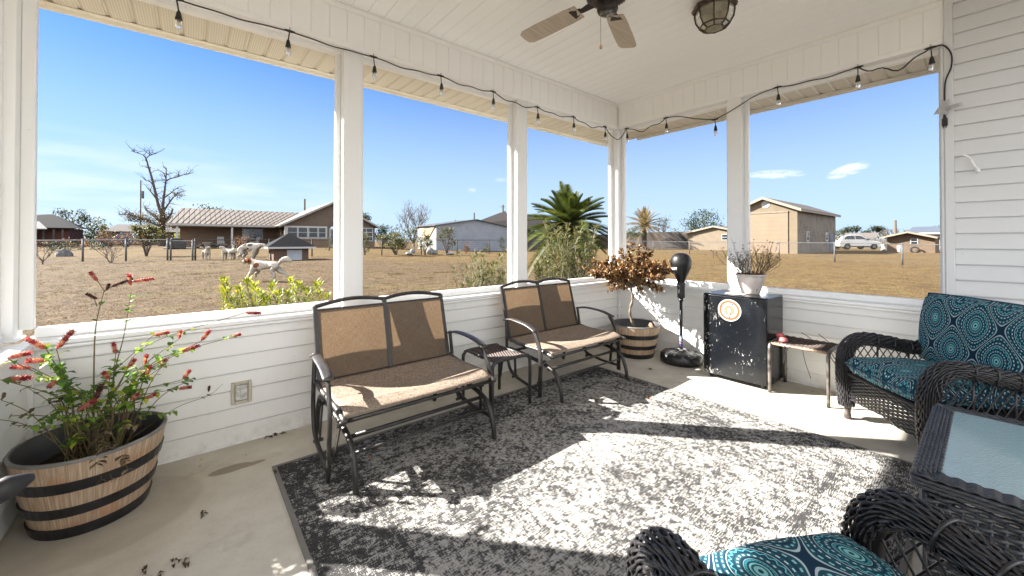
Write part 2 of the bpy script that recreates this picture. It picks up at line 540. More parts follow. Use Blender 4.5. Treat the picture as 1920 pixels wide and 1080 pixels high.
# ------------------------------------------------------------------ porch materials
def vinyl(name, col=(.765, .765, .74), grime=.22):
    t = MT(name)
    P = t.co('World')
    n = t.noise(2.2, P, 6, .6); f = t.noise(30, t.co('World', scale=(1, 1, .15)), 4, .7)
    c = t.mix((n * .6 + f * .4).ss(.45, .75) * grime, col, (col[0] * .80, col[1] * .78, col[2] * .70))
    px3, py3, pz3 = t.xyz(P)
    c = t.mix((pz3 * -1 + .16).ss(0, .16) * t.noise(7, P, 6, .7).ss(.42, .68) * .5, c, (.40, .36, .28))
    c = t.mix(t.noise(38, P, 3, .6).gt(.735) * .45, c, (.34, .30, .24))
    t.set(c, .42 + 0, 0, .35)
    t.bump(t.noise(9, P, 3), .12, .01)
    return t.m
M_VINYL = vinyl('white_vinyl')
M_HOUSE = vinyl('house_vinyl', (.66, .67, .675), .12)
M_TRIM = vinyl('white_trim', (.82, .825, .81), .18)
M_CEIL = vinyl('ceiling_vinyl', (.89, .895, .885), .08)
def perf():
    t = MT('vented_soffit')
    P = t.co('World'); x, y, z = t.xyz(P)
    hx = ((x * 70).fract() - .5).abs(); hy = ((y * 70).fract() - .5).abs()
    hole = (hx * hx + hy * hy).lt(.045)
    n = t.noise(2, P, 5)
    c = t.mix(n, (.78, .735, .62), (.70, .65, .54))
    c = t.mix(hole * .55, c, (.16, .14, .1))
    d = t.noise(14, P, 6, .75).ss(.66, .74)
    c = t.mix(d * .5, c, (.12, .10, .07))
    t.set(c, .5, 0, .3); return t.m
M_SOFF = perf()
def concrete():
    t = MT('concrete_slab')
    P = t.co('World')
    n = t.noise(1.1, P, 8, .65); f = t.noise(60, P, 3, .6); m = t.noise(6, P, 6, .6)
    br = t.noise(40, t.co('World', scale=(.12, 1, 1), rot=(0, 0, .5)), 3)
    c = t.mix((n * .6 + m * .4).ss(.3, .72), (.44, .40, .325), (.60, .57, .50))
    c = t.mix(f.ss(.5, .8) * .25, c, (.3, .27, .22))
    c = t.mix(t.noise(2.7, P, 7, .7).ss(.6, .72) * .35, c, (.27, .23, .17))
    spot = t.voro(5.5, P).lt(.05) * t.noise(3, P, 2).gt(.48)
    c = t.mix(spot * .8, c, (.09, .07, .05))
    # two damp stains by the wall
    x, y, z = t.xyz(P)
    wob = m * .5 - .25
    def blot(cx, cy, rx, ry, rot):
        u = (x - cx) * math.cos(rot) + (y - cy) * math.sin(rot); v = (y - cy) * math.cos(rot) - (x - cx) * math.sin(rot)
        return (1.0 - ((u / rx) * (u / rx) + (v / ry) * (v / ry)) + wob).ss(.0, .25)
    s = blot(-4.215, -.33, .11, .045, .0).max(blot(-4.13, -.345, .10, .025, 0))
    c = t.mix(s * .7, c, (.17, .135, .095))
    c = t.mix(blot(-4.72, -.45, .4, .35, 0) * .35, c, (.25, .21, .16))
    t.set(c, .78, 0, .3)
    b = t.bump(br, .25, .004); t.bump(f, .2, .003, b)
    return t.m
M_CONC = concrete()

# ------------------------------------------------------------------ porch shell
ZS, ZH, ZC = .808, 2.82, 3.15            # sill, header underside, ceiling
XW, YB = -5.05, -4.7                     # left knee wall face, far end of the porch behind the camera
T = .15
mb = MB(); mb.box((XW - .32, YB - .1, -.35), (.3, .28, 0))
tag(mb.build('porch_floor', M_CONC, bevel=.01, seg=1), 'bare grey concrete porch slab with small stains', 'floor', kind='structure')

def lap_profile(z0, z1, e=.1143, off=0.0):
    """clapboard section, (out, z) from the bottom up; out is into the porch"""
    pts = []; z = z0
    while z < z1 - .004:
        zt = min(z + e, z1)
        pts += [(off - .004, z), (off + .0155, z + .001), (off + .0155, z + .010), (off + .0035, zt - .0075), (off - .006, zt - .006)]
        z = zt
    return pts
def siding(mb, z0, z1, fn):
    pr = lap_profile(z0, z1); poly = pr + [(-.02, z1), (-.02, z0)]
    n = len(pr)
    vs = [fn(p, 0) for p in pr] + [fn(p, 1) for p in pr]
    mb.add(vs, [(k, k + 1, n + k + 1, n + k) for k in range(n - 1)])
def wall_thing(name, label):
    return thing(name, label, 'wall')

# long knee wall on the left
kw = thing('knee_wall', 'long low white clapboard wall behind the two glider benches', 'wall', (-2.5, 0, 0), group='low clapboard walls of the porch')
mb = MB(); siding(mb, .012, ZS - .03, lambda p, t: ((XW, 0)[t], -p[0], p[1])); mb.build('siding', M_VINYL, kw, world=True)
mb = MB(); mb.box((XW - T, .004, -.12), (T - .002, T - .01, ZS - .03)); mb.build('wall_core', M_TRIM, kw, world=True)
mb = MB(); mb.box((XW - .02, -.035, ZS - .028), (.004, T + .02, ZS)); mb.box((XW, -.03, ZS - .05), (0, -.0135, ZS - .03))
mb.box((XW + .01, .075, ZS + .001), (-.004, .125, ZS + .055)); mb.build('sill', M_TRIM, kw, world=True, bevel=.006, seg=2)
mb = MB(); mb.box((-.03, -.03, .004), (-.0005, -.0135, ZS - .052)); mb.box((XW + .0005, -.028, .004), (XW + .03, -.0135, ZS - .052)); mb.box((XW + .03, -.02, 0.001), (-.03, -.002, .014)); mb.build('corner_trim', M_TRIM, kw, world=True)
# right knee wall
kw2 = thing('knee_wall', 'low white clapboard wall behind the black mini fridge', 'wall', (0, -1.5, 0), group='low clapboard walls of the porch')
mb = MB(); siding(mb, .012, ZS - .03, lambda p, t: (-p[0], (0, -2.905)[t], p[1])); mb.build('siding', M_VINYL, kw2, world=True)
mb = MB(); mb.box((.004, -2.97, -.12), (T - .01, .002, ZS - .032)); mb.build('wall_core', M_TRIM, kw2, world=True)
mb = MB(); mb.box((-.035, -2.905, ZS - .0275), (T + .02, -.036, ZS + .0005)); mb.box((-.03, -2.905, ZS - .05), (-.0135, -.0, ZS - .03))
mb.box((.075, -2.905, ZS + .001), (.125, .006, ZS + .055)); mb.build('sill', M_TRIM, kw2, world=True, bevel=.006, seg=2)
mb = MB(); mb.box((-.03, -.031, .0045), (-.0135, -.0135, ZS - .0525)); mb.box((-.02, -2.9, .001), (-.002, -.04, .014)); mb.build('corner_trim', M_TRIM, kw2, world=True)
# short knee wall at the left end
kw3 = thing('knee_wall', 'low white clapboard wall at far left beside the red flowered barrel', 'wall', (XW, -2, 0), group='low clapboard walls of the porch')
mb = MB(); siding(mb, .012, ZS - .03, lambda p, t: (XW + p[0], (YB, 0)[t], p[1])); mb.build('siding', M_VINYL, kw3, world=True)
mb = MB(); mb.box((XW - T + .01, YB, -.12), (XW - .004, .002, ZS - .032)); mb.build('wall_core', M_TRIM, kw3, world=True)
mb = MB(); mb.box((XW - T - .02, YB, ZS - .0275), (XW + .035, -.036, ZS + .0005)); mb.box((XW - .125, YB, ZS + .001), (XW - .075, .0, ZS + .055)); mb.build('sill', M_TRIM, kw3, world=True, bevel=.006, seg=2)

# posts, each with the screen tracks on its flanks
def post(label, x0, x1, y0, y1, tracks):
    t = thing('porch_post', label, 'post', ((x0 + x1) / 2, (y0 + y1) / 2, ZS), group='white square posts of the porch')
    mb = MB(); mb.box((x0, y0, ZS + .0005), (x1, y1, ZH - .0005)); mb.build('shaft', M_TRIM, t, world=True, bevel=.005)
    for (a, b) in tracks:
        mb = MB(); mb.box((a[0], a[1], ZS + .05), (b[0], b[1], ZH - .0365)); mb.build('screen_track', M_TRIM, t, world=True, bevel=.004, seg=1)
    mb = MB(); q = .012
    mb.box((x0 - q, y0 - q, ZS + .0008), (x1 + q, y1 + q, ZS + .012)); mb.build('base_trim', M_TRIM, t, world=True, bevel=.004, seg=1)
    return t
post('white porch post rising behind the nearer glider bench', -3.497, -3.357, .003, .143, [((-3.532, .075), (-3.4975, .125)), ((-3.3565, .075), (-3.322, .125))])
post('white porch post rising behind the farther glider bench', -1.753, -1.611, .003, .143, [((-1.79, .075), (-1.7535, .125)), ((-1.6105, .075), (-1.574, .125))])
post('white corner post between the palm view and the right wall', .002, .14, .003, .14, [((-.045, .08), (.0015, .125)), ((.08, -.045), (.125, .0025))])
post('white porch post standing behind the fridge and clay pot', .003, .143, -1.515, -1.375, [((.08, -1.3745), (.125, -1.338)), ((.08, -1.552), (.125, -1.5155))])
post('wide white corner post at far left edge', XW - .19, XW - .045, .006, .15, [((XW - .0445, .075), (XW + .006, .125)), ((XW - .13, -.035), (XW - .085, .0055))])

# headers, ceiling, soffits
def header(label, lo, hi, axis):
    t = thing('header_beam', label, 'beam', ((lo[0] + hi[0]) / 2, (lo[1] + hi[1]) / 2, ZH), group='boxed beams above the openings')
    return t
def header_boards(mb, along0, along1, fn, e=.128):
    n = int((along1 - along0) / e); a = along1
    pts = []
    while a > along0:
        b = max(along0, a - e)
        pts += [(a, .0), (a - .003, .006), (max(along0, a - .007), .0)] if False else [(a, 0), (a - .004, .007), (a - .008, 0)]
        a = b
    pts.append((along0, 0))
    m = len(pts)
    z0, z1 = ZH + .03, ZC
    mb.add([fn(p[0], p[1], z0) for p in pts] + [fn(p[0], p[1], z1) for p in pts], [(k, k + 1, m + k + 1, m + k) for k in range(m - 1)])
h1 = header('white boarded beam over the long row of openings', (XW, 0), (0, 0), 0)
mb = MB(); header_boards(mb, XW, -.012, lambda a, o, z: (a, o, z)); mb.build('beam_boards', M_CEIL, h1, world=True)
mb = MB(); mb.box((XW - .2, .012, ZH), (T, T, ZC + .2)); mb.build('beam_core', M_CEIL, h1, world=True)
mb = MB(); mb.box((XW, -.014, ZH - .002), (-.0145, .0115, ZH + .036)); mb.box((XW, -.012, ZC - .045), (-.0125, -.0005, ZC - .0005)); mb.box((XW, .075, ZH - .036), (-.004, .125, ZH - .0005))
mb.build('beam_trim', M_CEIL, h1, world=True, bevel=.004, seg=1)
h2 = header('white boarded beam over the openings behind the fridge', (0, -2.9), (0, 0), 1)
mb = MB(); header_boards(mb, -2.926, -.0, lambda a, o, z: (o, a, z)); mb.build('beam_boards', M_CEIL, h2, world=True)
mb = MB(); mb.box((.012, -2.926, ZH + .0004), (T - .002, .0118, ZC + .2)); mb.build('beam_core', M_CEIL, h2, world=True)
mb = MB(); mb.box((-.014, -2.926, ZH - .002), (.0115, -.0005, ZH + .036)); mb.box((-.012, -2.926, ZC - .045), (-.0005, -.001, ZC - .0005)); mb.box((.075, -2.905, ZH - .036), (.125, .074, ZH - .0005))
mb.build('beam_trim', M_CEIL, h2, world=True, bevel=.004, seg=1)
h3 = header('white boarded beam over the left end opening', (XW, -3), (XW, 0), 1)
mb = MB(); mb.box((XW - T, YB, ZH + .0006), (XW - .002, .0115, ZC + .19)); mb.build('beam_core', M_CEIL, h3, world=True)
# ceiling of narrow grooved boards running away from the long wall
mb = MB(); pts = []; a = .01
while a > XW - .02:
    pts += [(a, 0), (a - .003, .006), (a - .007, 0)]; a -= .128
pts.append((XW - .02, 0)); m = len(pts)
mb.add([(p[0], .012, ZC + p[1]) for p in pts] + [(p[0], YB, ZC + p[1]) for p in pts], [(k, k + 1, m + k + 1, m + k) for k in range(m - 1)])
tag(mb.build('porch_ceiling', M_CEIL), 'white porch ceiling of narrow grooved boards', 'ceiling', kind='structure')
# roof slab above and eaves
mb = MB(); mb.box((XW - 1.17, YB - .1, ZC + .05), (.69, .69, ZC + .3))
rf = mb.build('roof', plain('shingles', (.13, .115, .10), .9, .3, 30, .5, 80)); tag(rf, 'dark shingle roof deck over the porch', 'roof')
def soffit(label, xs, ys, axis):
    t = thing('soffit', label, 'soffit', ((xs[0] + xs[1]) / 2, (ys[0] + ys[1]) / 2, ZH), group='vented soffits under the eaves')
    mb = MB(); zz = ZH + .022
    a0, a1 = (xs if axis == 0 else ys)
    if axis == 2:
        mb.box((xs[0], ys[0], zz), (xs[1], ys[1], zz + .01)); mb.build('soffit_panel', M_SOFF, t, world=True)
        mb = MB(); mb.box((xs[0] - .02, ys[0], ZH - .012), (xs[0] - .001, ys[1], ZH + .36)); mb.build('fascia', M_TRIM, t, world=True); return
    pts = []; a = a1
    while a > a0:
        pts += [(a, 0), (a - .012, .012), (a - .024, .012), (a - .036, 0)]; a -= .128
    pts.append((a0, 0)); m = len(pts)
    def fn(p, s): return (p[0], ys[s], zz + p[1]) if axis == 0 else (xs[s], p[0], zz + p[1])
    mb.add([fn(p, 0) for p in pts] + [fn(p, 1) for p in pts], [(k, k + 1, m + k + 1, m + k) for k in range(m - 1)])
    mb.build('soffit_panel', M_SOFF, t, world=True)
    mb = MB()
    if axis == 0: mb.box((xs[0], .62, ZH + .012), (xs[1] + .0, .665, ZH + .021)); mb.box((xs[0], .665, ZH - .012), (xs[1] + .0, .685, ZH + .36)); mb.box((xs[0], T, ZH + .006), (xs[1] - .5, T + .03, ZH + .0215))
    else: mb.box((.62, ys[0], ZH + .0125), (.6645, ys[1] - .04, ZH + .0214)); mb.box((.6655, ys[0], ZH - .0115), (.6855, ys[1] - .005, ZH + .36)); mb.box((T, ys[0], ZH + .0065), (T + .03, ys[1] - .5, ZH + .0212))
    mb.build('fascia', vinyl('cream_fascia', (.80, .755, .64), .4), t, world=True, bevel=.004, seg=1)
soffit('cream vented soffit under the eave along the long side', (XW - .6, .68), (T, .665), 0)
soffit('cream vented soffit under the eave past the fridge side', (T, .665), (-2.9, T - .001), 1)

soffit('added wide soffit out of view at the left end, blocking sun', (XW - 1.15, XW - T - .001), (YB, .13), 2)  # unseen overhang added extra wide to keep sun off the near chair
# house walls
hw = thing('house_wall', 'tall white clapboard house wall at the right edge', 'wall', (0, -3.4, 0))
mb = MB(); siding(mb, .012, ZC, lambda p, t: (-p[0], (-2.975, YB)[t], p[1])); mb.build('siding', M_HOUSE, hw, world=True)
mb = MB(); mb.box((.003, -9, -.2), (6, -2.985, ZC + .3)); mb.build('wall_core', M_HOUSE, hw, world=True)
mb = MB(); mb.box((-.022, -2.9745, .0), (.0, -2.927, ZC - .0006)); mb.box((-.016, -2.9265, ZS + .001), (.06, -2.9075, ZH)); mb.box((.0605, -2.94, ZS + .002), (.125, -2.8945, ZH - .001))
mb.box((0.0005, -2.984, 0), (.16, -2.9275, ZC)); mb.build('corner_trim', M_HOUSE, hw, world=True, bevel=.004, seg=1)
kw4 = thing('knee_wall', 'low white clapboard wall at the far end behind the camera', 'wall', (-2.5, YB, 0), group='low clapboard walls of the porch')
mb = MB(); siding(mb, .012, ZS - .03, lambda p, t: ((-.003, XW)[t], YB + p[0], p[1])); mb.build('siding', M_VINYL, kw4, world=True)
mb = MB(); mb.box((XW - T, YB - T, -.12), (-.003, YB - .004, ZS - .03)); mb.build('wall_core', M_TRIM, kw4, world=True)
# white cable hook and tape on the house wall
mb = MB(); mb.tube(bez([(-.014, -2.98, 1.955), (-.03, -3.02, 1.955), (-.035, -3.05, 1.925), (-.035, -3.075, 1.86), (-.034, -3.09, 1.825)], 6), .007, 8)
mb.tube([(-.034, -3.08, 1.85), (-.033, -3.094, 1.815)], .012, 8)
tag(mb.build('cable_end', plain('white_plastic', (.8, .8, .78), .4), smooth=True), 'short white cable end poking out of the house siding', 'cable')
# ------------------------------------------------------------------ materials of the furniture
M_BRONZE = plain('bronze_metal', (.026, .023, .021), .42, .2, 14, .06, 200, 0, .5, dirt=((.09, .08, .07), 24, .3))
M_BRONZE_WORN = plain('worn_arm_paint', (.050, .045, .042), .36, .2, 14, .06, 200, 0, .6, dirt=((.18, .17, .155), 16, .5))
def sling(name):
    t = MT(name)
    P = t.co('UV'); u, v, _ = t.xyz(P)
    wx = ((u * 300).sin() * .5 + .5); wy = ((v * 300).sin() * .5 + .5)
    st = t.noise(1.0, t.co('UV', scale=(190, 14, 1)), 2, .6); st2 = t.noise(1.0, t.co('UV', scale=(14, 190, 1)), 2, .6)
    bk = ((u * 24).floor() + (v * 24).floor()) * .5
    chk = bk.fract().gt(.25)
    f = (st * .5 + st2 * .5).ss(.32, .66)
    f = f * .45 + .22
    c = t.mix(f, (.075, .053, .038), (.25, .185, .125))
    c = t.mix((st2 * chk + st * (1.0 - chk)).ss(.5, .66) * .25, c, (.30, .25, .2))
    c = t.mix(t.noise(3.5, P, 4).ss(.4, .7) * .25, c, (.20, .16, .12))
    t.set(c, .7, 0, .25)
    t.bump(wx * wy, .25, .002)
    tr = t.N('ShaderNodeBsdfTranslucent'); t.L(t.mix(1.0, c, (1.12, .98, .80), 'MULTIPLY'), tr.inputs[0])
    mx = t.N('ShaderNodeMixShader'); mx.inputs[0].default_value = .32
    t.L(t.b.outputs[0], mx.inputs[1]); t.L(tr.outputs[0], mx.inputs[2]); t.L(mx.outputs[0], t.out.inputs[0])
    return t.m
M_SLING = sling('brown_sling_fabric')
def seat_sling():
    t = MT('faded_seat_fabric')
    P = t.co('UV'); u, v, _ = t.xyz(P)
    st = t.noise(1.0, t.co('UV', scale=(160, 16, 1)), 2, .6); st2 = t.noise(1.0, t.co('UV', scale=(16, 160, 1)), 2, .6)
    bk = ((u * 26).floor() + (v * 26).floor()) * .5; chk = bk.fract().gt(.25)
    f = (st * chk + st2 * (1.0 - chk)).ss(.3, .68)
    c = t.mix(f, (.12, .086, .064), (.33, .265, .205))
    c = t.mix(t.noise(5, P, 5, .7).ss(.5, .8) * .3, c, (.12, .095, .075))
    t.set(c, .75, 0, .2); t.bump(f, .3, .003)
    return t.m
M_SEAT = seat_sling()

# ------------------------------------------------------------------ glider bench, front towards -y
def make_glider(label, loc):
    g = thing('glider_bench', label, 'glider bench', loc, 0, 'metal gliders with brown slings')
    def mir(f, name, mat, **k):
        for s in (-1, 1):
            m = MB(); f(m, s); m.build(name, mat, g, **k)
    # hanging frame: arm post down to a low rail, rail back and up to the rear upright
    def armpost(m, s):
        p = bez([(s * .525, -.775, .563), (s * .53, -.815, .50), (s * .535, -.86, .41), (s * .54, -.875, .30), (s * .545, -.87, .03)], 5)
        m.tube(p, .024, 8, flat=.5, up=(0, -1, .2))
    mir(armpost, 'arm_post', M_BRONZE, smooth=True)
    def rail(m, s):
        m.tube(bez([(s * .54, -.86, .075), (s * .53, -.66, .085), (s * .52, -.47, .13), (s * .515, -.40, .26), (s * .51, -.385, .42), (s * .50, -.365, .60)], 6), .0135, 8)
        m.box((s * .50 - .016, -.40, .40), (s * .50 + .016, -.37, .43))
    mir(rail, 'side_rail', M_BRONZE, smooth=True)
    def armrest(m, s):
        pts = bez([(s * .505, -.36, .585), (s * .51, -.44, .605), (s * .52, -.56, .605), (s * .525, -.70, .59), (s * .53, -.815, .555)], 5)
        m.tube(pts, .030, 10, flat=.32, up=(1, 0, 0))
    mir(armrest, 'armrest', M_BRONZE_WORN, smooth=True)
    # back: two panels in a frame with arched top rails
    def bk(x, z):      # back plane leaning towards the wall
        return Vector((x, -.385 + (z - .40) * .27, z))
    m = MB()
    for s in (-1, 1):
        m.bar(bk(s * .475, .395), bk(s * .475, .885), .026, .022, (0, 1, 0))
    m.bar(bk(0, .405), bk(0, .893), .030, .022, (0, 1, 0))
    m.bar(bk(-.475, .41), bk(.475, .41), .022, .026, (0, 0, 1))
    for a, b in ((-.475, .0), (.0, .475)):
        m.tube([bk(a + (b - a) * k / 10, .882 + .030 * math.sin(PI * k / 10) + .012 * (k / 10 if a < 0 else 1 - k / 10)) for k in range(11)], .0135, 8)
        m.tube([bk(a + (b - a) * k / 6, .858) for k in range(7)], .008, 6)
    m.build('back_frame', M_BRONZE, g, smooth=False)
    for a, b in ((-.462, -.015), (.015, .462)):
        m = MB()
        m.grid(lambda u, v: bk(a + (b - a) * u, .425 + v * .433) + Vector((0, -.006 + .012 * math.sin(PI * u) * math.sin(PI * v) * 1.0, 0)), 10, 10, uv=True)
        m.build('back_sling', M_SLING, g, smooth=True)
    # seat sling sagging between side tubes
    def seat(u, v):
        x = -.485 + .97 * u
        y = -.40 - .58 * v
        sag = math.sin(PI * u)
        z = .415 - .035 * math.sin(PI * min(v, .85) / .85) * (.35 + .65 * sag) + .004 * math.sin(9 * u) * v
        if v > .8:
            q = (v - .8) / .2
            z = .415 - .010 * q - .020 * q * q - .02 * sag * (1 - q); y = -.864 - .11 * q + .02 * q * q
        return Vector((x, y - .01 * sag * v, z))
    m = MB(); m.grid(seat, 30, 24, uv=True); so_ = m.build('seat_sling', M_SEAT, g, smooth=True)
    md = so_.modifiers.new('thick', 'SOLIDIFY'); md.thickness = .006
    def stube(m, s):
        m.tube(bez([(s * .49, -.385, .415), (s * .49, -.55, .395), (s * .49, -.80, .395), (s * .49, -.985, .372)], 5), .016, 10)
    mir(stube, 'seat_rail', M_BRONZE_WORN, smooth=True)
    for yb, zb in ((-.945, .358), (-.42, .395)):
        m = MB(); m.tube([(-.49, yb, zb), (.49, yb, zb)], .0125, 8); m.build('seat_bar', M_BRONZE, g, smooth=True)
    # floor stand
    def stand(m, s):
        m.tube(bez([(s * .45, -.20, .0), (s * .45, -.235, .16), (s * .45, -.30, .285), (s * .45, -.42, .305), (s * .45, -.70, .285), (s * .45, -.86, .262), (s * .45, -.965, .215), (s * .45, -1.02, .10), (s * .45, -1.035, .0)], 7), .0165, 10)
    mir(stand, 'stand_leg', M_BRONZE, smooth=True)
    for p0, rr in (((.45, -.875, .235), .0125), ((.45, -.93, .165), .008), ((.45, -.36, .28), .0125)):
        m = MB(); m.tube([(-p0[0], p0[1], p0[2]), p0], rr, 8); m.build('stretcher', M_BRONZE, g, smooth=True)
    for s in (-1, 1):
        for y0, y1 in ((-.46, -.50), (-.84, -.80)):
            m = MB(); m.bar((s * .475, y0, .305), (s * .50, y1, .09), .026, .007, (1, 0, 0))
            m.tube([(s * .455, y0, .30), (s * .495, y0, .30)], .012, 8); m.tube([(s * .48, y1, .095), (s * .535, y1, .095)], .011, 8)
            m.build('swing_link', M_BRONZE, g)
    return g
gA = make_glider('nearer brown sling glider bench with a sunlit left seat corner', (-3.275, 0, .0))
gB = dup_tree(gA); gB.location = (-1.60, .115, 0)
gB['label'] = 'farther brown sling glider bench nearest the dried potted tree'

# ------------------------------------------------------------------ side table between the gliders
def wicker_mat(name, col, col2, rough=.42):
    t = MT(name)
    n = t.noise(9, None, 4); f = t.noise(160, t.co('Object', scale=(1, 1, 1)), 2)
    c = t.mix((n * .6 + f * .5).ss(.4, .75), col, col2)
    t.set(c, rough, 0, .5); t.bump(f, .15, .002)
    return t.m
M_WICK = wicker_mat('dark_resin_wicker', (.014, .0133, .014), (.036, .035, .038), .30)
M_WICK_BROWN = wicker_mat('brown_resin_wicker', (.035, .022, .018), (.09, .06, .048), .5)
def weave(m, fn, nr, u0, u1, nu, lam, amp, r, flat=1.0, off=0.0, seg=5, posts=True):
    """rows of strands passing in front of and behind stakes. fn(u, v) -> (point, normal)"""
    for k in range(nr):
        v = (k + .5) / nr; pts = []
        for i in range(nu + 1):
            u = u0 + (u1 - u0) * i / nu
            p, n = fn(u, v)
            pts.append(p + n * (amp * math.sin(PI * u / lam + PI * k) + off))
        m.tube(pts, r, seg, cap=False, flat=flat)
tb = thing('side_table', 'small square brown wicker side table between the two gliders', 'side table', (-2.445, -.55, 0))
x0, x1, y0, y1, zt = -.19, .19, -.215, .215, .405
m = MB()
for s in (-1, 1):
    yy = s * .205
    m.tube(bez([(x0 + .0, yy, 0), (x0, yy, .33), (x0 + .012, yy, .385), (x0 + .06, yy, zt), (x1 - .06, yy, zt), (x1 - .012, yy, .385), (x1, yy, .33), (x1, yy, 0)], 6), .0135, 8)
m.tube([(x0 + .04, y0 + .01, zt - .003), (x0 + .04, y1 - .01, zt - .003)], .011, 8); m.tube([(x1 - .04, y0 + .01, zt - .003), (x1 - .04, y1 - .01, zt - .003)], .011, 8)
m.build('frame', M_BRONZE, tb, smooth=True)
m = MB()
weave(m, lambda u, v: (Vector((x0 + .03 + .32 * v, y0 + .02 + .39 * u, zt - .012 * math.sin(PI * u))), Vector((0, 0, 1))), 26, 0, 1, 60, 1 / 16, .003, .006, .6)
for k in range(17):
    y = y0 + .02 + .39 * k / 16; m.bar((x0 + .03, y, zt - .010 * math.sin(PI * k / 16)), (x1 - .03, y, zt - .010 * math.sin(PI * k / 16)), .008, .003)
m.build('woven_top', M_WICK_BROWN, tb, smooth=True)

# ------------------------------------------------------------------ rug
def rug_mat():
    t = MT('distressed_rug')
    P = t.co('Object'); x, y, z = t.xyz(P)
    wob = t.noise(5, P, 3); wob2 = t.noise(5, t.co('Object', loc=(7, 3, 0)), 3)
    thx = t.noise(1.0, t.co('Object', scale=(26, 210, 1)), 2, .6)
    thy = t.noise(1.0, t.co('Object', scale=(210, 30, 1)), 2, .6)
    big = t.noise(1.5, P, 3, .5); mid = t.noise(7.5, P, 6, .7, .6); fin = t.noise(30, P, 4, .75)
    X_, Y_ = x + (wob - .5) * .16, y + (wob2 - .5) * .16
    r = ((X_ * X_) + (Y_ * Y_ * 1.35)).op('SQRT')
    th = Y_.op('ARCTAN2', X_)
    rr = r + (th * 8).cos() * .035
    rings = ((rr * 4.2).fract() - .5).abs().lt(.07)
    leaf = ((th * 16).cos() * ((r * 20).sin())).gt(.45)
    ve = t.voro(8.5, t.vec(X_, Y_), 'DISTANCE_TO_EDGE').lt(.035)
    scroll = (((X_ * 34).sin() + (Y_ * 31).sin() + ((X_ + Y_) * 13).sin())).abs().lt(.28)
    motif = (rings * .8).max(ve).max(scroll * .85).max(leaf * .4)
    # border bands
    e = ((x.abs() * -1) + 1.475).min((y.abs() * -1) + 1.225)
    band = e.gt(.10) * e.lt(.13) + e.gt(.34) * e.lt(.365)
    inner = e.gt(.13) * e.lt(.34)
    ink = (big - .5) * .55 + (mid - .5) * .55 + (fin - .5) * 1.0 + (thx - .5) * 1.1 + (thy - .5) * .85 + motif * .075 + band * .12 + inner * .03
    edge = e.lt(.10)
    ink = ink + edge * .10 + (x * -.02)
    f = ink.ss(.01, .055)
    lt = t.mix(t.noise(90, P, 3).ss(.3, .7), (.28, .27, .25), (.365, .352, .33))
    dk = t.mix(thy.ss(.4, .7), (.026, .026, .027), (.055, .054, .054))
    c = t.mix(f * .97, lt, dk)
    hem = e.lt(.022)
    c = t.mix(hem, c, t.mix(thx, (.15, .143, .133), (.23, .22, .205)))
    t.set(c, .95, 0, .1)
    b = t.bump(thx + thy, .5, .004); t.bump(fin, .4, .004, b)
    return t.m
mb = MB()
mb.grid(lambda u, v: Vector((-1.475 + 2.95 * u, -1.225 + 2.45 * v, .009 + .0012 * math.sin(u * 21) * math.sin(v * 17))), 24, 20)
mb.box((-1.475, -1.225, .0), (1.475, 1.225, .0075))
rg = mb.build('area_rug', rug_mat()); rg.location = (-2.55, -1.695, .0)
tag(rg, 'large faded black and cream area rug on the porch floor', 'rug')

# ------------------------------------------------------------------ outlets
t_ = thing('outlet_box', 'tan weatherproof outlet box left of the nearer glider', 'outlet', (-4.137, -.012, .333))
M_OUTF = plain('almond_plastic', (.50, .46, .37), .4, .1); M_OUTC = plain('clear_cover', (.62, .62, .58), .15, .2, 40)
m = MB(); m.box((-.056, -.016, -.072), (-.036, .01, .072)); m.box((.036, -.016, -.072), (.056, .01, .072)); m.box((-.0355, -.016, .052), (.0355, .01, .072)); m.box((-.0355, -.016, -.072), (.0355, .01, -.052)); m.build('frame', M_OUTF, t_, bevel=.005)
m = MB(); m.box((-.035, -.004, -.0515), (.035, .009, .0515)); m.build('back_plate', plain('grey_plate', (.38, .38, .36), .4), t_)
m = MB(); m.box((-.032, -.017, -.048), (.032, -.0045, .048))
for k in range(4): m.box((-.028 + .002 * k, -.021, -.04 + .022 * k), (.028, -.0175, -.026 + .022 * k))
m.build('cover', M_OUTC, t_, bevel=.003)
t_ = thing('outlet_box', 'small white wall outlet behind the farther glider', 'outlet', (-1.28, -.014, .26))
m = MB(); m.box((-.036, -.006, -.058), (.036, .006, .058)); m.build('plate', plain('white_outlet_plastic', (.7, .69, .65), .35), t_, bevel=.004)
m = MB()
for z in (-.024, .024): m.lathe([(.0, -.0085), (.016, -.0085), (.017, -.006)], (0, 0, z), 16, M=Matrix.Rotation(R(90), 4, 'X') @ Matrix.Scale(-1, 4, (0, 0, 1)))
for z in (-.024, .024):
    m.box((-.007, -.0105, z - .002), (-.004, -.0087, z + .008)); m.box((.004, -.0105, z - .002), (.007, -.0087, z + .008))
m.build('socket', plain('socket_shadow', (.25, .24, .22), .4), t_)

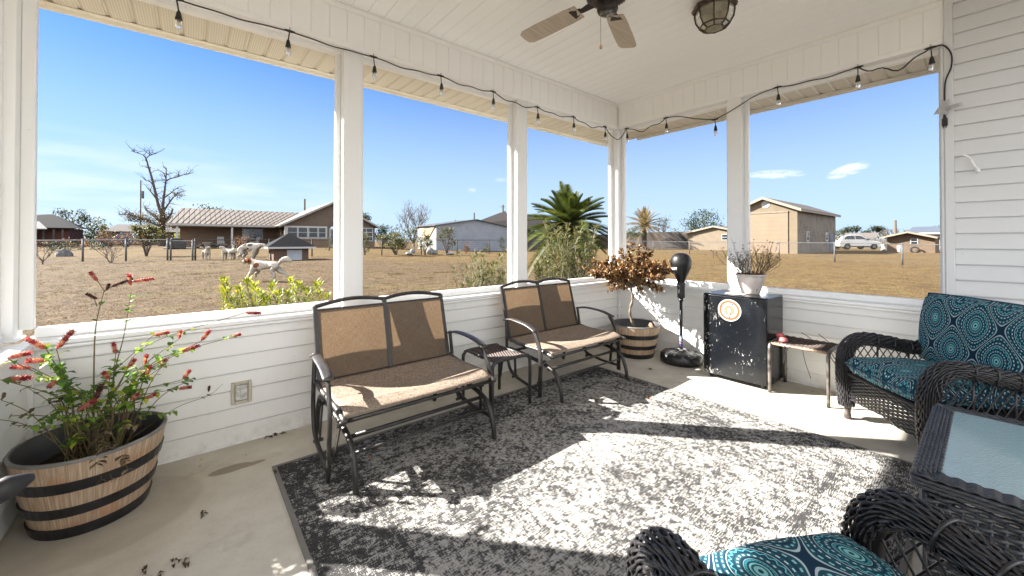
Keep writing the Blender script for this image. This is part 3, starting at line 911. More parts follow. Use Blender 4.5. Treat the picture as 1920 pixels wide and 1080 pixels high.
# ------------------------------------------------------------------ barrel planters
def barrel_wood():
    t = MT('whitewashed_barrel')
    P = t.co('Object'); x, y, z = t.xyz(P)
    a = y.op('ARCTAN2', x)
    st = (a * (20 / (2 * PI)) + .5)
    fr = (st.fract() - .5).abs()
    idv = t.noise(1, t.vec(st.floor() * 3.7, 0, 0), 0)
    gr = t.noise(1.0, t.vec(a * 30, z * 5, 0), 5, .65, .6)
    c = t.mix(gr.ss(.3, .7), (.31, .215, .135), (.50, .38, .27))
    warm = (t.noise(1.0, t.vec(a * 3.2, z * 6, 3), 3)).ss(.5, .68)
    c = t.mix(warm * .6, c, (.36, .17, .075))
    c = t.mix((t.noise(1.0, t.vec(a * 26, z * 2, 9), 4, .7)).ss(.52, .7) * .5, c, (.66, .57, .45))
    c = t.mix(fr.gt(.488), c, (.30, .205, .135))
    t.set(c, .65, 0, .25)
    b = t.bump(gr, .2, .003); t.bump(fr.lt(.485), .25, .003, b)
    return t.m
M_BWOOD = barrel_wood()
M_BAND = plain('black_band', (.018, .018, .020), .38, .3, 10, .1, 60)
M_RIM = plain('barrel_rim', (.20, .19, .18), .5, .2)
def soil_mat():
    t = MT('potting_soil'); n = t.noise(40, None, 6, .7)
    t.set(t.mix(n.ss(.35, .7), (.012, .010, .008), (.07, .05, .032)), .95, 0, .1); t.bump(n, 1, .02); return t.m
M_SOIL = soil_mat()
def make_barrel(label, loc):
    b = thing('barrel_planter', label, 'planter', loc, 0, 'half barrel planters')
    prof = [(.195, .0), (.205, .04), (.228, .14), (.252, .25), (.268, .345), (.270, .36)]
    m = MB(); m.lathe(prof, n=40, cap0=True); m.build('staves', M_BWOOD, b, smooth=True)
    m = MB(); m.lathe([(.270, .3605), (.272, .366), (.262, .368), (.255, .362), (.24, .28), (.225, .24)], n=40); m.build('rim', plain('inner_rim', (.03, .03, .032), .45), b, smooth=True)
    m = MB(); m.lathe([(.2725, .355), (.2745, .366), (.266, .3695), (.262, .3685)], n=40); m.build('lip', M_RIM, b, smooth=True)
    for z0, z1, in ((.222, .272), (.105, .150), (.0, .050)):
        r = lambda z: .195 + .075 * (z / .36) ** .9 + .004
        m = MB(); m.lathe([(r(z0) - .004, z0), (r(z0) + .004, z0 + .002), (r(z1) + .004, z1 - .002), (r(z1) - .004, z1)], n=40); m.build('band', M_BAND, b, smooth=False)
    m = MB()
    sr = random.Random(5)
    m.grid(lambda u, v: Vector((.236 * u * math.cos(2 * PI * v), .236 * u * math.sin(2 * PI * v), .262 + .012 * math.sin(u * 9 + v * 20) - .008 * u)), 8, 28)
    m.build('soil', M_SOIL, b, smooth=True)
    return b
bl = make_barrel('half barrel planter with the red flowering plant, at far left', (-4.765, -.325, 0)); bl.scale = (1, 1.03, 1.0)
b2 = dup_tree(bl); b2.location = (-.365, -.50, 0); b2.rotation_euler = (0, 0, 2.0); b2.scale = (1, 1, 1)
b2['label'] = 'half barrel planter holding the dried brown tree in the corner'

# ------------------------------------------------------------------ red flowering plant in the left barrel
def plant_from_targets():
    base = Vector((-4.765, -.33, .265))
    pr = random.Random(21)
    root = thing('flowering_plant', 'straggly plant with red drooping flowers in the left barrel', 'plant', base)
    stems = MB(); green = MB(True); red = MB(); dead = MB(True); dark = MB()
    FL = []
    def bract(p, d, L, mbk, w=.03):
        kind_ = mbk; mbk = MB(); FL.append((kind_, mbk))
        d = Vector(d).normalized()
        p = Vector(p)
        n = max(6, int(L / .009))
        for i in range(n):
            q = i / n
            rad = w * .5 * math.sin(PI * (.12 + .85 * q)) ** .8
            for j in range(4):
                a = j * PI / 2 + i * 1.1
                o = d.orthogonal().normalized(); o2 = d.cross(o)
                e = o * math.cos(a) + o2 * math.sin(a)
                c = p + d * (L * q)
                mbk.leaf(c + e * rad * .35, (d * .95 + e * .42), e, w * .8, w * .66, -.35, fold=-.2)
    def leafpair(p, d, sz, mbk):
        for s in (-1, 1):
            side = Vector(d).cross(Vector((pr.uniform(-.4, .4), pr.uniform(-.4, .4), 1))).normalized() * s
            mbk.leaf(p, side + Vector(d) * .5 + Vector((0, 0, pr.uniform(-.5, .15))), (0, 0, 1), sz * pr.uniform(.8, 1.25), sz * .62, pr.uniform(.1, .5))
    def stem(pts, r0=.0035, leaves=1.15, lsz=.050, mbk=None, from_=.25):
        p = bez(pts, 9)
        stems.tube(p, [r0 * (1 - .6 * i / len(p)) for i in range(len(p))], 5, cap=False)
        for i in range(int(len(p) * from_), len(p)):
            if pr.random() < .62 * leaves:
                d = (p[min(i + 1, len(p) - 1)] - p[i - 1]).normalized()
                leafpair(p[i], d, lsz * pr.uniform(.6, 1.15), mbk or green)
        return p
    # (pixel x, y, depth offset in y, direction of the flower on the wall plane, length)
    TIPS = [(87, 655, -.42, (-.75, 0, .75), .075), (106, 655, -.42, (.6, 0, .95), .085), (12, 671, -.55, (.8, 0, .1), .06), (60, 690, -.5, (-.9, 0, .25), .055),
            (5, 712, -.6, (1, 0, -.1), .07), (91, 676, -.42, (-.9, 0, .15), .06), (217, 664, -.33, (-.15, 0, 1), .055), (145, 770, -.55, (.6, 0, .35), .06),
            (113, 707, -.45, (-.55, 0, -.6), .045), (335, 636, -.28, (.2, 0, .9), .04), (376, 640, -.25, (.6, 0, .8), .065), (338, 660, -.27, (.95, 0, .25), .08),
            (287, 629, -.2, (1, 0, .12), .06), (272, 684, -.33, (.1, 0, 1), .045), (274, 706, -.33, (.3, 0, 1), .05), (342, 712, -.3, (.6, 0, .85), .05),
            (334, 729, -.3, (1, 0, -.05), .05), (272, 748, -.4, (1, 0, .4), .035), (244, 752, -.42, (.6, 0, .6), .035), (434, 632, -.16, (1, 0, .25), .04), (460, 586, -.10, (1, 0, -.15), .075),
            (178, 752, -.45, (.3, 0, 1), .07), (300, 690, -.3, (.5, 0, .8), .04), (205, 712, -.4, (-.4, 0, .8), .04), (240, 690, -.36, (.4, 0, .6), .04)]
    wiltm = {21}
    for i, (px, py, yo, dd, L) in enumerate(TIPS):
        d = ray(px, py); t = ((base.y + (yo + .33) * .8) - CAM.y) / d.y; tip = CAM + d * t
        q = tip - base
        b0 = base + Vector((pr.uniform(-.09, .09), pr.uniform(-.06, .06), 0))
        mid = b0.lerp(tip, .5) + Vector((-q.x * .14, -q.y * .1, abs(q.x) * .24 + .04))
        pts = [b0, b0.lerp(mid, .55) + Vector((pr.uniform(-.02, .02), pr.uniform(-.02, .02), .03)), mid, tip]
        stem(pts, .0038, .62, .052, None, .42)
        bract(tip, dd, L, dark if i in wiltm else red, .027 if L < .06 else .031)
    # tall shoots in front of the window
    def pt(px, py, y):
        d = ray(px, py); t = (y - CAM.y) / d.y; return CAM + d * t
    Y0 = -.30
    p = stem([base, pt(176, 690, Y0), pt(180, 610, Y0), pt(195, 545, Y0)], .0042, .05)
    for (a, b_) in (((195, 545), (180, 522)), ((195, 545), (214, 536)), ((182, 575), (175, 556)), ((195, 548), (202, 541))):
        stems.tube([pt(a[0], a[1], Y0), pt(b_[0], b_[1], Y0)], .002, 5)
    bract(pt(183, 528, Y0), (-.45, 0, .85), .05, red, .026); bract(pt(208, 538, Y0), (.9, 0, .42), .085, dark, .022); bract(pt(183, 561, Y0), (-.7, 0, .55), .045, dark, .022); bract(pt(200, 545, Y0), (.2, 0, .8), .03, dark, .02)
    p = stem([base + Vector((.04, 0, 0)), pt(215, 700, Y0), pt(232, 630, Y0), pt(246, 548, Y0)], .0036, .5, .04)
    bract(pt(245, 536, Y0), (-.1, 0, 1), .055, red, .03); bract(pt(248, 528, Y0), (1, 0, .12), .08, red, .026)
    # long thin runner to the right
    p = stem([base + Vector((.12, .05, .02)), pt(330, 765, -.15), pt(390, 742, -.08), pt(418, 720, -.06)], .002, .25, .022, dead)
    bract(pt(391, 735, -.08), (.1, 0, .9), .03, dark, .018)
    # inner mass of leafy and withered twigs
    for k in range(20):
        a = pr.uniform(0, 2 * PI); q = pr.uniform(.12, .40)
        tip = base + Vector((math.cos(a) * q, math.sin(a) * q * .7, pr.uniform(.12, .46)))
        b0 = base + Vector((pr.uniform(-.10, .12), pr.uniform(-.08, .08), 0))
        mid = b0.lerp(tip, .5) + Vector((0, 0, .07))
        if k % 2 == 0: stem([b0, mid, tip], .0026, .7, .032, dead, .4)
        else: stem([b0, mid, tip], .003, .75, .036)
    # low shoots hanging over the rim
    for (px, py, mk) in ((62, 800, green), (90, 800, green), (120, 795, green), (185, 865, dead), (200, 845, dead), (240, 880, dead), (190, 900, dead), (210, 905, dead), (180, 870, dead), (237, 870, dead)):
        d = ray(px, py); t = (-.60 - CAM.y) / d.y; tip = CAM + d * t
        stem([base + Vector((pr.uniform(-.05, .05), -.05, .0)), base.lerp(tip, .6) + Vector((0, 0, .09)), tip], .0022, .8, .034, mk, .55)
    M_GREEN = foliage('shrimp_leaf', [(0, (.03, .09, .014)), (.4, (.09, .20, .025)), (.7, (.20, .32, .04)), (.86, (.46, .46, .05)), (1, (.50, .24, .05))], .4, .4, 1.5)
    M_RED = foliage('red_bract', [(0, (.20, .02, .03)), (.45, (.44, .09, .09)), (.75, (.55, .24, .18)), (1, (.60, .48, .24))], .5, .35, 1.2)
    M_DEADL = foliage('withered_leaf', [(0, (.035, .028, .018)), (.6, (.12, .09, .055)), (1, (.25, .19, .12))], .8, .15, 1)
    M_DARKF = foliage('withered_flower', [(0, (.03, .012, .012)), (.6, (.10, .035, .03)), (1, (.16, .09, .05))], .7, .1, 1)
    M_STEM = plain('plant_stem', (.14, .13, .045), .6, .4, 9, col2=(.12, .075, .04))
    stems.build('stem', M_STEM, root, world=True); green.build('foliage', M_GREEN, root, world=True); dead.build('withered_foliage', M_DEADL, root, world=True)
    for kd, mk in FL: mk.build('red_flower' if kd is red else 'withered_flower', M_RED if kd is red else M_DARKF, root, world=True)
plant_from_targets()

# ------------------------------------------------------------------ dried tree in the corner barrel
def dried_tree():
    pr = random.Random(8)
    b0 = Vector((-.42, -.53, .26))
    root = thing('dried_tree', 'small dead tree with curled brown leaves in the corner barrel', 'potted tree', b0)
    def P_(px, py): 
        d = ray(px, py); return CAM + d * (4.50 / d.dot(FWH))
    tr = bez([b0, P_(1188, 612), P_(1181, 585), P_(1186, 560), P_(1183, 535), P_(1186, 510)], 8)
    m = MB(); m.tube(tr, [.017 * (1 - .35 * i / len(tr)) + .003 * math.sin(i * 1.3) for i in range(len(tr))], 9)
    tips = []
    top = P_(1184, 535)
    c0 = P_(1181, 513)
    for k in range(64):
        a = pr.uniform(0, 2 * PI); q = pr.uniform(.45, 1); e = pr.uniform(-.5, .8)
        v = RT * (math.cos(a) * .50 * q) + FWH * (math.sin(a) * .34 * q) + Vector((0, 0, .24 * e * (1.15 - q * .6) + .02))
        tip = c0 + v
        if tip.x > -.05: tip.x = -.05 - pr.random() * .06
        if tip.y > -.06: tip.y = -.06 - pr.random() * .05
        tips.append(tip)
    for (px, py) in ((1098, 505), (1108, 512), (1120, 515), (1255, 507), (1245, 500), (1240, 540), (1183, 458), (1200, 462), (1222, 475), (1163, 470), (1150, 482), (1212, 468), (1130, 500), (1236, 545)):
        tips.append(P_(px, py))
    for k in range(42): tips.append(Vector((pr.uniform(-.46, -.05), pr.uniform(-.48, -.05), pr.uniform(.70, 1.12))))
    leaves = MB(True)
    for tip in tips:
        st = top + Vector((pr.uniform(-.02, .02), pr.uniform(-.02, .02), pr.uniform(-.03, .08)))
        mid = st.lerp(tip, .5) + Vector((0, 0, .035))
        p = bez([st, mid, tip], 9)
        m.tube(p, [.0045 * (1 - .75 * i / len(p)) for i in range(len(p))], 5, cap=False)
        for i in range(4, len(p)):
            for j in range(3 if i > 9 else 2):
                d = (p[i] - p[i - 1]).normalized()
                a = pr.uniform(0, 2 * PI); o = d.orthogonal().normalized(); e = o * math.cos(a) + d.cross(o) * math.sin(a)
                leaves.leaf(p[i] + d * pr.uniform(-.02, .02), d * .6 + e + Vector((0, 0, pr.uniform(-.5, .4))), (pr.uniform(-1, 1), pr.uniform(-1, 1), pr.uniform(-.2, 1)), pr.uniform(.038, .064), pr.uniform(.018, .030), pr.uniform(-.2, .8), fold=pr.uniform(.1, .5))
    m.build('trunk', plain('dead_bark', (.20, .16, .11), .8, .3, 12, .6, 50, col2=(.09, .065, .045)), root, world=True, smooth=True)
    leaves.build('crown', foliage('dead_leaf', [(0, (.03, .014, .007)), (.3, (.10, .043, .013)), (.55, (.21, .095, .024)), (.75, (.30, .20, .10)), (1, (.42, .34, .22))], .45, .2, 1.2), root, world=True)
dried_tree()
# small terracotta pot lying in the barrel
m = MB(); Mx = Matrix.Rotation(R(62), 4, Vector((.6, .8, 0)).normalized())
m.lathe([(.0, -.035), (.03, -.035), (.036, 0), (.046, .03), (.05, .03), (.05, .048), (.043, .048), (.038, .03), (.028, -.025), (0, -.028)], (-.235, -.60, .305), 24, M=Mx)
tag(m.build('terracotta_pot', plain('terracotta', (.22, .115, .065), .7, .2, 12, .2), smooth=True), 'small terracotta pot tipped over in the corner barrel', 'pot')
# ------------------------------------------------------------------ freestanding punch bag
def punch_bag():
    b = thing('punch_bag', 'black freestanding punch bag on a round weighted base', 'punch bag', (-.235, -.985, 0))
    M_BASE = plain('black_moulded_plastic', (.009, .009, .010), .42, .3, 9, .1, 40)
    m = MB()
    R0 = .215
    m.lathe([(.195, 0), (.214, .012), (.217, .05), (.212, .085), (.195, .105), (.12, .122), (.055, .128), (.05, .14), (.0, .14)], n=48, cap0=True)
    m.build('base', M_BASE, b, smooth=True)
    m = MB()
    for k in range(5):
        a = 2 * PI * k / 5 + .5
        d = Vector((math.cos(a), math.sin(a), 0)); s_ = Vector((-d.y, d.x, 0))
        for q in (-.22, .22):
            dd = (d + s_ * q).normalized(); m.bar(dd * .07 + Vector((0, 0, .1295)), dd * .19 + Vector((0, 0, .109)), .007, .006)
        for q in range(-2, 3):
            ang = a + q * .05; e = Vector((math.cos(ang), math.sin(ang), 0)); m.bar(e * .2165 + Vector((0, 0, .02)), e * .2155 + Vector((0, 0, .078)), .006, .006)
    m.build('base_rib', plain('rib_plastic', (.030, .030, .032), .35), b)
    m = MB(); m.lathe([(.052, .138), (.052, .146), (.02, .15)], n=24); m.build('collar', plain('steel_collar', (.45, .45, .46), .25, .1, 9, 0, 60, .9), b, smooth=True)
    t = MT('black_pole'); P = t.co('Object'); x, y, z = t.xyz(P); t.set((.02, .02, .021), .25, 0, .5)
    m = MB(); m.tube([(0, 0, .14), (0, 0, .70)], .016, 14); m.tube([(0, 0, .665), (0, 0, .695)], .024, 14); m.build('pole', t.m, b, smooth=True)
    t = MT('striped_sleeve'); P = t.co('Object'); x, y, z = t.xyz(P)
    a = y.op('ARCTAN2', x)
    st = ((z * 34) + a * .16).fract()
    c = t.ramp(st, [(0, (.02, .07, .28)), (.45, (.60, .27, .03)), (.72, (.02, .02, .02)), (.8, (.02, .07, .28))], True); t.set(c, .4)
    m = MB(); m.tube([(0, 0, .15), (0, 0, .29)], .0185, 16); m.build('striped_sleeve', t.m, b, smooth=True)
    m = MB(); pr = [(.02, .697), (.032, .705)]
    for k in range(9): pr += [(.040, .707 + k * .012), (.0365, .713 + k * .012)]
    pr += [(.041, .82), (.043, .835), (.042, .865), (.034, .88)]
    m.lathe(pr, n=24); m.build('spring_sleeve', plain('rubber', (.014, .014, .015), .6), b, smooth=True)
    prof = [(.034, .865), (.046, .90), (.068, .955), (.090, 1.005), (.104, 1.05), (.109, 1.085), (.104, 1.125), (.090, 1.157), (.064, 1.181), (.033, 1.193), (.0, 1.196)]
    pp = bez([(r, 0, z) for r, z in prof], 4); prof2 = [(max(0, p.x), p.z) for p in pp]
    t = MT('black_leatherette'); t.set((.0055, .0055, .006), .45, 0, .35)
    a = t.xyz(t.co('Object')); th = a[1].op('ARCTAN2', a[0])
    t.bump(t.noise(120), .15, .002)
    m = MB(); m.lathe(prof2, n=36); m.build('bag', t.m, b, smooth=True)
    # white maker's name wrapped round the side that faces the chairs
    def letters(txt):
        fc = bpy.data.curves.new('lettering', 'FONT'); fc.body = txt; fc.size = .040; fc.extrude = .0; fc.offset = .0015; fc.resolution_u = 2
        fo = bpy.data.objects.new('lettering', fc); C.objects.link(fo)
        dg = bpy.context.evaluated_depsgraph_get(); me = bpy.data.meshes.new_from_object(fo.evaluated_get(dg))
        bpy.data.objects.remove(fo); return me
    def rad(z):
        for (r0, z0), (r1, z1) in zip(prof2, prof2[1:]):
            if z0 <= z <= z1: return r0 + (r1 - r0) * (z - z0) / (z1 - z0 + 1e-9)
        return .05
    me = letters('EVERLAST')
    bm = bmesh.new(); bm.from_mesh(me)
    bmesh.ops.triangulate(bm, faces=bm.faces)
    bmesh.ops.subdivide_edges(bm, edges=[e for e in bm.edges if e.calc_length() > .008], cuts=1)
    a0 = math.radians(88)
    for v in bm.verts:
        z = 1.013 + v.co.y * 1.0
        r = rad(z) + .0012
        th = a0 + v.co.x / .105
        v.co = Vector((r * math.cos(th), r * math.sin(th), z))
    bm.to_mesh(me); bm.free()
    me.materials.append(plain('white_print', (.45, .45, .44), .5))
    o = bpy.data.objects.new('lettering', me); C.objects.link(o); o.parent = b
    return b
punch_bag()

# ------------------------------------------------------------------ mini fridge
FX0, FX1, FY0, FY1, FH = -.49, -.035, -1.885, -1.335, .815
fr = thing('mini_fridge', 'scratched black mini fridge with a round orange ringed sticker', 'fridge', (-.26, -1.61, 0))
def scratched(name, amt):
    t = MT(name)
    P = t.co('World'); x, y, z = t.xyz(P)
    sm = t.noise(2.2, P, 5, .6)
    c = t.mix(sm.ss(.45, .75) * .8, (.0045, .0055, .0075), (.016, .019, .022))
    lo = (z * -1.0 + .5).ss(-.05, .4) * .5 + (y + 1.6).ss(.1, .3) * .3
    chip = (t.noise(50, t.co('World', scale=(1, 1, .55)), 4, .75) * .65 + t.noise(5, P, 3, .6) * .5 + lo * .10).ss(.705, .72)
    chip2 = (t.noise(80, t.co('World', scale=(1, .35, 1)), 2, .6)).gt(.735) * (t.noise(6, P, 2)).gt(.5)
    vs_ = t.noise(60, t.co('World', scale=(1, 1, .12)), 3, .7).gt(.70) * t.noise(7, P, 3).gt(.54)
    ck = (chip.max(chip2 * .8).max(vs_ * .5)) * amt
    c = t.mix(ck, c, (.26, .255, .24))
    rgh = sm * .25 + .10 + ck * .4
    t.set(c, rgh, 0, .5); t.bump(t.noise(4, P, 2), .05, .01)
    return t.m
M_FR = scratched('black_enamel_chipped', 1.0); M_FR2 = scratched('black_enamel', .12)
m = MB(); m.box((FX0 + .055, FY0, .03), (FX1, FY1, FH)); m.build('body', M_FR2, fr, world=True, bevel=.008)
m = MB()
poly = [(FX0 + .048, FY0 - .002), (FX0 + .048, FY1 + .002)]
n_ = 14; arc = []
for k in range(n_ + 1):
    y = FY1 + .002 + (FY0 - FY1 - .004) * k / n_; q = 2 * k / n_ - 1
    arc.append((FX0 + .010 * q * q + (.014 if k in (0, n_) else 0), y))
m.prism(poly + arc, lambda p, t: (p[0], p[1], (.045, FH - .008)[t])); dr = m.build('door', M_FR, fr, world=True, bevel=.006)
m = MB(); m.box((FX0 + .0485, FY0 + .006, .05), (FX0 + .0545, FY1 - .006, FH - .012)); m.build('door_gasket', plain('grey_gasket', (.10, .10, .105), .6), fr, world=True)
m = MB(); m.box((FX0 + .012, FY0 + .01, FH - .0075), (FX0 + .05, FY1 - .01, FH + .004)); m.build('top_trim', M_FR2, fr, world=True, bevel=.004)
for (x, y) in ((FX0 + .08, FY0 + .05), (FX0 + .08, FY1 - .05), (FX1 - .05, FY0 + .05), (FX1 - .05, FY1 - .05)):
    m = MB(); m.lathe([(.018, .0), (.02, .03)], (x, y, 0), 12, cap0=True); m.build('foot', M_BAND, fr, world=True)
# sticker: ring, pale disc, bulb figure, short blue capitals set round it
SY, SZ, SR = -1.585, .677, .103
def sx_(y): 
    q = 2 * ((y - FY1) / (FY0 - FY1)) - 1
    return FX0 + .010 * q * q - .0012
def disc(r0, r1, name, mat, lift, parent, n=56, zs=1.0):
    m = MB()
    rr = [r0 + (r1 - r0) * k / 3 for k in range(4)]
    vs = [(sx_(SY + r * math.cos(2 * PI * k / n)) - lift, SY + r * math.cos(2 * PI * k / n), SZ + r * zs * math.sin(2 * PI * k / n)) for r in rr for k in range(n)]
    m.add(vs, [(i * n + k, i * n + (k + 1) % n, (i + 1) * n + (k + 1) % n, (i + 1) * n + k) for i in range(3) for k in range(n)])
    return m.build(name, mat, parent, world=True)
st = disc(.0, SR, 'sticker', plain('sticker_white', (.38, .375, .36), .45, .04), .0, dr)
st['label'] = 'round white sticker with an orange ring'
disc(SR * .70, SR * .88, 'orange_ring', plain('sticker_orange', (.34, .062, .011), .45, .06), .0008, dr)
tt = MT('sticker_gold'); n1 = tt.noise(150, None, 3, .7); tt.set(tt.mix(n1.ss(.4, .6), (.19, .15, .085), (.13, .105, .07)), .5)
disc(.0, SR * .46, 'gold_disc', tt.m, .0012, dr)
M_BLUE = plain('sticker_blue', (.012, .03, .22), .5)
m = MB()
for fi, (dy, dz, w_, h_) in enumerate(((0, .003, .0135, .016), (0, -.008, .012, .014), (0, -.019, .009, .016), (0, -.03, .006, .012))):
    n = 14; c0 = Vector((sx_(SY) - .0032 - .0005 * fi, SY + dy, SZ + dz))
    m.add([c0] + [c0 + Vector((0, w_ * math.cos(2 * PI * k / n), h_ * math.sin(2 * PI * k / n))) for k in range(n)], [(0, 1 + k, 1 + (k + 1) % n) for k in range(n)])
m.build('white_figure', plain('sticker_paper', (.42, .41, .40), .5), dr, world=True)
def flat_letter(ch, ang, size, mats):
    fc = bpy.data.curves.new('lettering', 'FONT'); fc.body = ch; fc.size = size; fc.align_x = 'CENTER'; fc.align_y = 'CENTER'; fc.offset = .0012
    fo = bpy.data.objects.new('lettering', fc); C.objects.link(fo)
    dg = bpy.context.evaluated_depsgraph_get(); me = bpy.data.meshes.new_from_object(fo.evaluated_get(dg)); bpy.data.objects.remove(fo)
    rr = SR * .575
    cy, cz = -math.sin(ang) * rr, math.cos(ang) * rr
    out = []
    for v in me.vertices:
        lx, lz = v.co.x, v.co.y
        rx = lx * math.cos(-ang) - lz * math.sin(-ang); rz = lx * math.sin(-ang) + lz * math.cos(-ang)
        y = SY + cy - rx; z = SZ + cz + rz
        out.append((sx_(y) - .0026, y, z))
    return out, [tuple(p.vertices) for p in me.polygons]
m = MB()
for ch, deg in (('I', 8), ('F', 28), ('F', -68), ('I', 112), ('B', 180)):
    v_, f_ = flat_letter(ch, R(deg), .028, None); m.add(v_, f_)
m.build('blue_lettering', M_BLUE, dr, world=True)
m = MB()
for k in range(44):
    a = 2 * PI * k / 44
    if k % 11 in (0, 1): continue
    for rr in (.52, .64):
        y = SY + SR * rr * math.cos(a); z = SZ + SR * rr * math.sin(a); m.box((sx_(y) - .0022, y - .0013, z - .0013), (sx_(y) - .0018, y + .0013, z + .0013))
m.build('ring_dots', plain('sticker_grey', (.35, .38, .5), .6), dr, world=True)
# loose paper on top
m = MB(); m.grid(lambda u, v: Vector((-.43 + .19 * u, -1.52 - .17 * v + .05 * u, FH + .006 + .004 * math.sin(u * 3 + v * 2))), 6, 6)
tag(m.build('paper_sheet', plain('paper', (.72, .72, .70), .7)), 'crumpled white paper lying on top of the black fridge', 'paper')
# flower pot with dead stems
fp = thing('flower_pot', 'off white ribbed flower pot standing on the fridge', 'flower pot', (-.185, -1.66, FH + .0005))
t = MT('stained_white_pot'); P = t.co('Object'); x, y, z = t.xyz(P); a = y.op('ARCTAN2', x)
n = t.noise(9, P, 6, .65); c = t.mix(n.ss(.4, .7), (.50, .44, .40), (.66, .62, .58)); c = t.mix(t.noise(22, P, 5, .7).ss(.62, .68) * (z * -1 + .12).ss(0, .08), c, (.10, .06, .04)); t.set(c, .5, 0, .4)
t.bump((a * 60).sin(), .25, .003)
m = MB(); m.lathe([(.0, .0), (.072, .0), (.078, .008), (.092, .05), (.112, .12), (.120, .165), (.121, .172), (.131, .174), (.133, .19), (.126, .192), (.118, .18), (.105, .13)], n=40); m.build('pot', t.m, fp, smooth=True)
m = MB(); m.lathe([(.0, .158), (.113, .15)], n=24); m.build('soil', M_SOIL, fp)
def dead_stems():
    pr = random.Random(4); root = thing('dead_plant', 'dead brown flower stems in the pot on the fridge', 'plant', (-.185, -1.66, FH + .15))
    m = MB(); hd = MB()
    def tw(p, d, L, r, lvl):
        pts = [p]; q = Vector(p); d = Vector(d).normalized()
        for i in range(5):
            d = (d + Vector((pr.uniform(-.25, .25), pr.uniform(-.25, .25), pr.uniform(-.02, .18)))).normalized(); q = q + d * L / 5; pts.append(q)
        m.tube(pts, [r * (1 - .12 * i) for i in range(6)], 5, cap=False)
        if lvl > 0:
            for k in range(pr.choice((1, 2, 2))): 
                i = pr.randint(2, 4); tw(pts[i], d + Vector((pr.uniform(-.7, .7), pr.uniform(-.7, .7), .1)), L * .55, r * .7, lvl - 1)
        elif pr.random() < .55:
            for j in range(5): hd.leaf(q, (pr.uniform(-1, 1), pr.uniform(-1, 1), pr.uniform(-.3, 1)), (0, 0, 1), .016, .011, .5)
    for k in range(46):
        a = pr.uniform(0, 2 * PI); e = pr.uniform(.15, 1.15)
        tw((root.location.x + .06 * math.cos(a), root.location.y + .06 * math.sin(a), FH + .15), (math.cos(a) * e, math.sin(a) * e, .75), pr.uniform(.16, .31), .0032, 2)
    tw((root.location.x, root.location.y, FH + .15), (-.1, .45, 1), .34, .002, 1); tw((root.location.x, root.location.y, FH + .15), (.1, -.3, 1), .32, .002, 1); tw((root.location.x, root.location.y, FH + .15), (.1, .05, 1), .36, .002, 0)
    for k in range(40):
        a = pr.uniform(0, 2 * PI); hd.leaf((root.location.x + .09 * math.cos(a), root.location.y + .09 * math.sin(a), FH + .17 + pr.random() * .03), (math.cos(a), math.sin(a), pr.uniform(-.2, .8)), (0, 0, 1), .04, .02, .7)
    m.build('stems', plain('dead_stem', (.16, .105, .06), .8, .3), root, world=True); hd.build('seed_heads', foliage('seed_head', [(0, (.03, .018, .01)), (.7, (.11, .065, .035)), (1, (.2, .13, .08))], .8, .1, 1), root, world=True)
dead_stems()

# ------------------------------------------------------------------ broken stool
def stool():
    s = thing('stool', 'rusty metal stool with a fraying wicker seat beside the fridge', 'stool', (-.26, -2.11, 0))
    M_TUBE = plain('worn_steel_tube', (.14, .125, .115), .33, .3, 18, .1, 120, .5, .5, dirt=((.17, .08, .04), 20, .5))
    H = .43; hx, hy = .205, .205
    for sgn in (-1, 1):
        m = MB(); y = -sgn * hy if False else sgn * hy
        m.tube(bez([(-hx, y, 0), (-hx, y, .34), (-hx + .008, y, .40), (-hx + .05, y, H), (0, y, H + .004), (hx - .05, y, H), (hx - .008, y, .40), (hx, y, .34), (hx, y, 0)], 6), .0135, 10)
        m.build('leg_hoop', M_TUBE, s, smooth=True)
    m = MB(); m.tube([(-hx + .03, -hy, H - .004), (-hx + .03, hy, H - .004)], .012, 8); m.tube([(hx - .03, -hy, H - .004), (hx - .03, hy, H - .004)], .012, 8); m.build('side_rail', plain('faded_rail', (.42, .27, .20), .6, .3), s, smooth=True)
    pr = random.Random(6); m = MB()
    weave(m, lambda u, v: (Vector((-hx + .02 + (2 * hx - .04) * v, -hy + .01 + (2 * hy - .02) * u, H + .006 - .02 * math.sin(PI * u) * math.sin(PI * v))), Vector((0, 0, 1))), 22, 0, 1, 50, 1 / 14, .004, .007, .6)
    for k in range(15):
        y = -hy + .015 + (2 * hy - .03) * k / 14; m.tube([(-hx + .02, y, H + .006), (0, y, H - .012 * math.sin(PI * k / 14)), (hx - .02, y, H + .006)], .004, 5)
    m.build('woven_seat', wicker_mat('frayed_wicker', (.030, .021, .018), (.10, .07, .055), .6), s, smooth=True)
    m = MB()
    for (x, y, d, L) in ((-.19, .10, (-.1, -.15, -1), .2), (-.15, -.02, (-.05, -.25, -1), .25), (-.19, .06, (0, .3, -1), .16), (-.18, -.20, (0, -.3, -.5), .13), (-.05, -.20, (0, -.5, -.5), .14), (.05, -.2, (0, -.6, -.35), .15), (.12, -.06, (.1, .6, .35), .14), (-.1, -.20, (-.4, -.4, -.5), .12), (.16, -.15, (.1, .4, .3), .12), (-.16, .17, (0, .1, -1), .2)):
        d = Vector(d).normalized(); p = Vector((x, y, H))
        m.tube(bez([p, p + d * L * .5 + Vector((0, .01, .01)), p + d * L], 4), .003, 5)
    m.build('loose_strand', M_WICK, s, smooth=True)
stool()
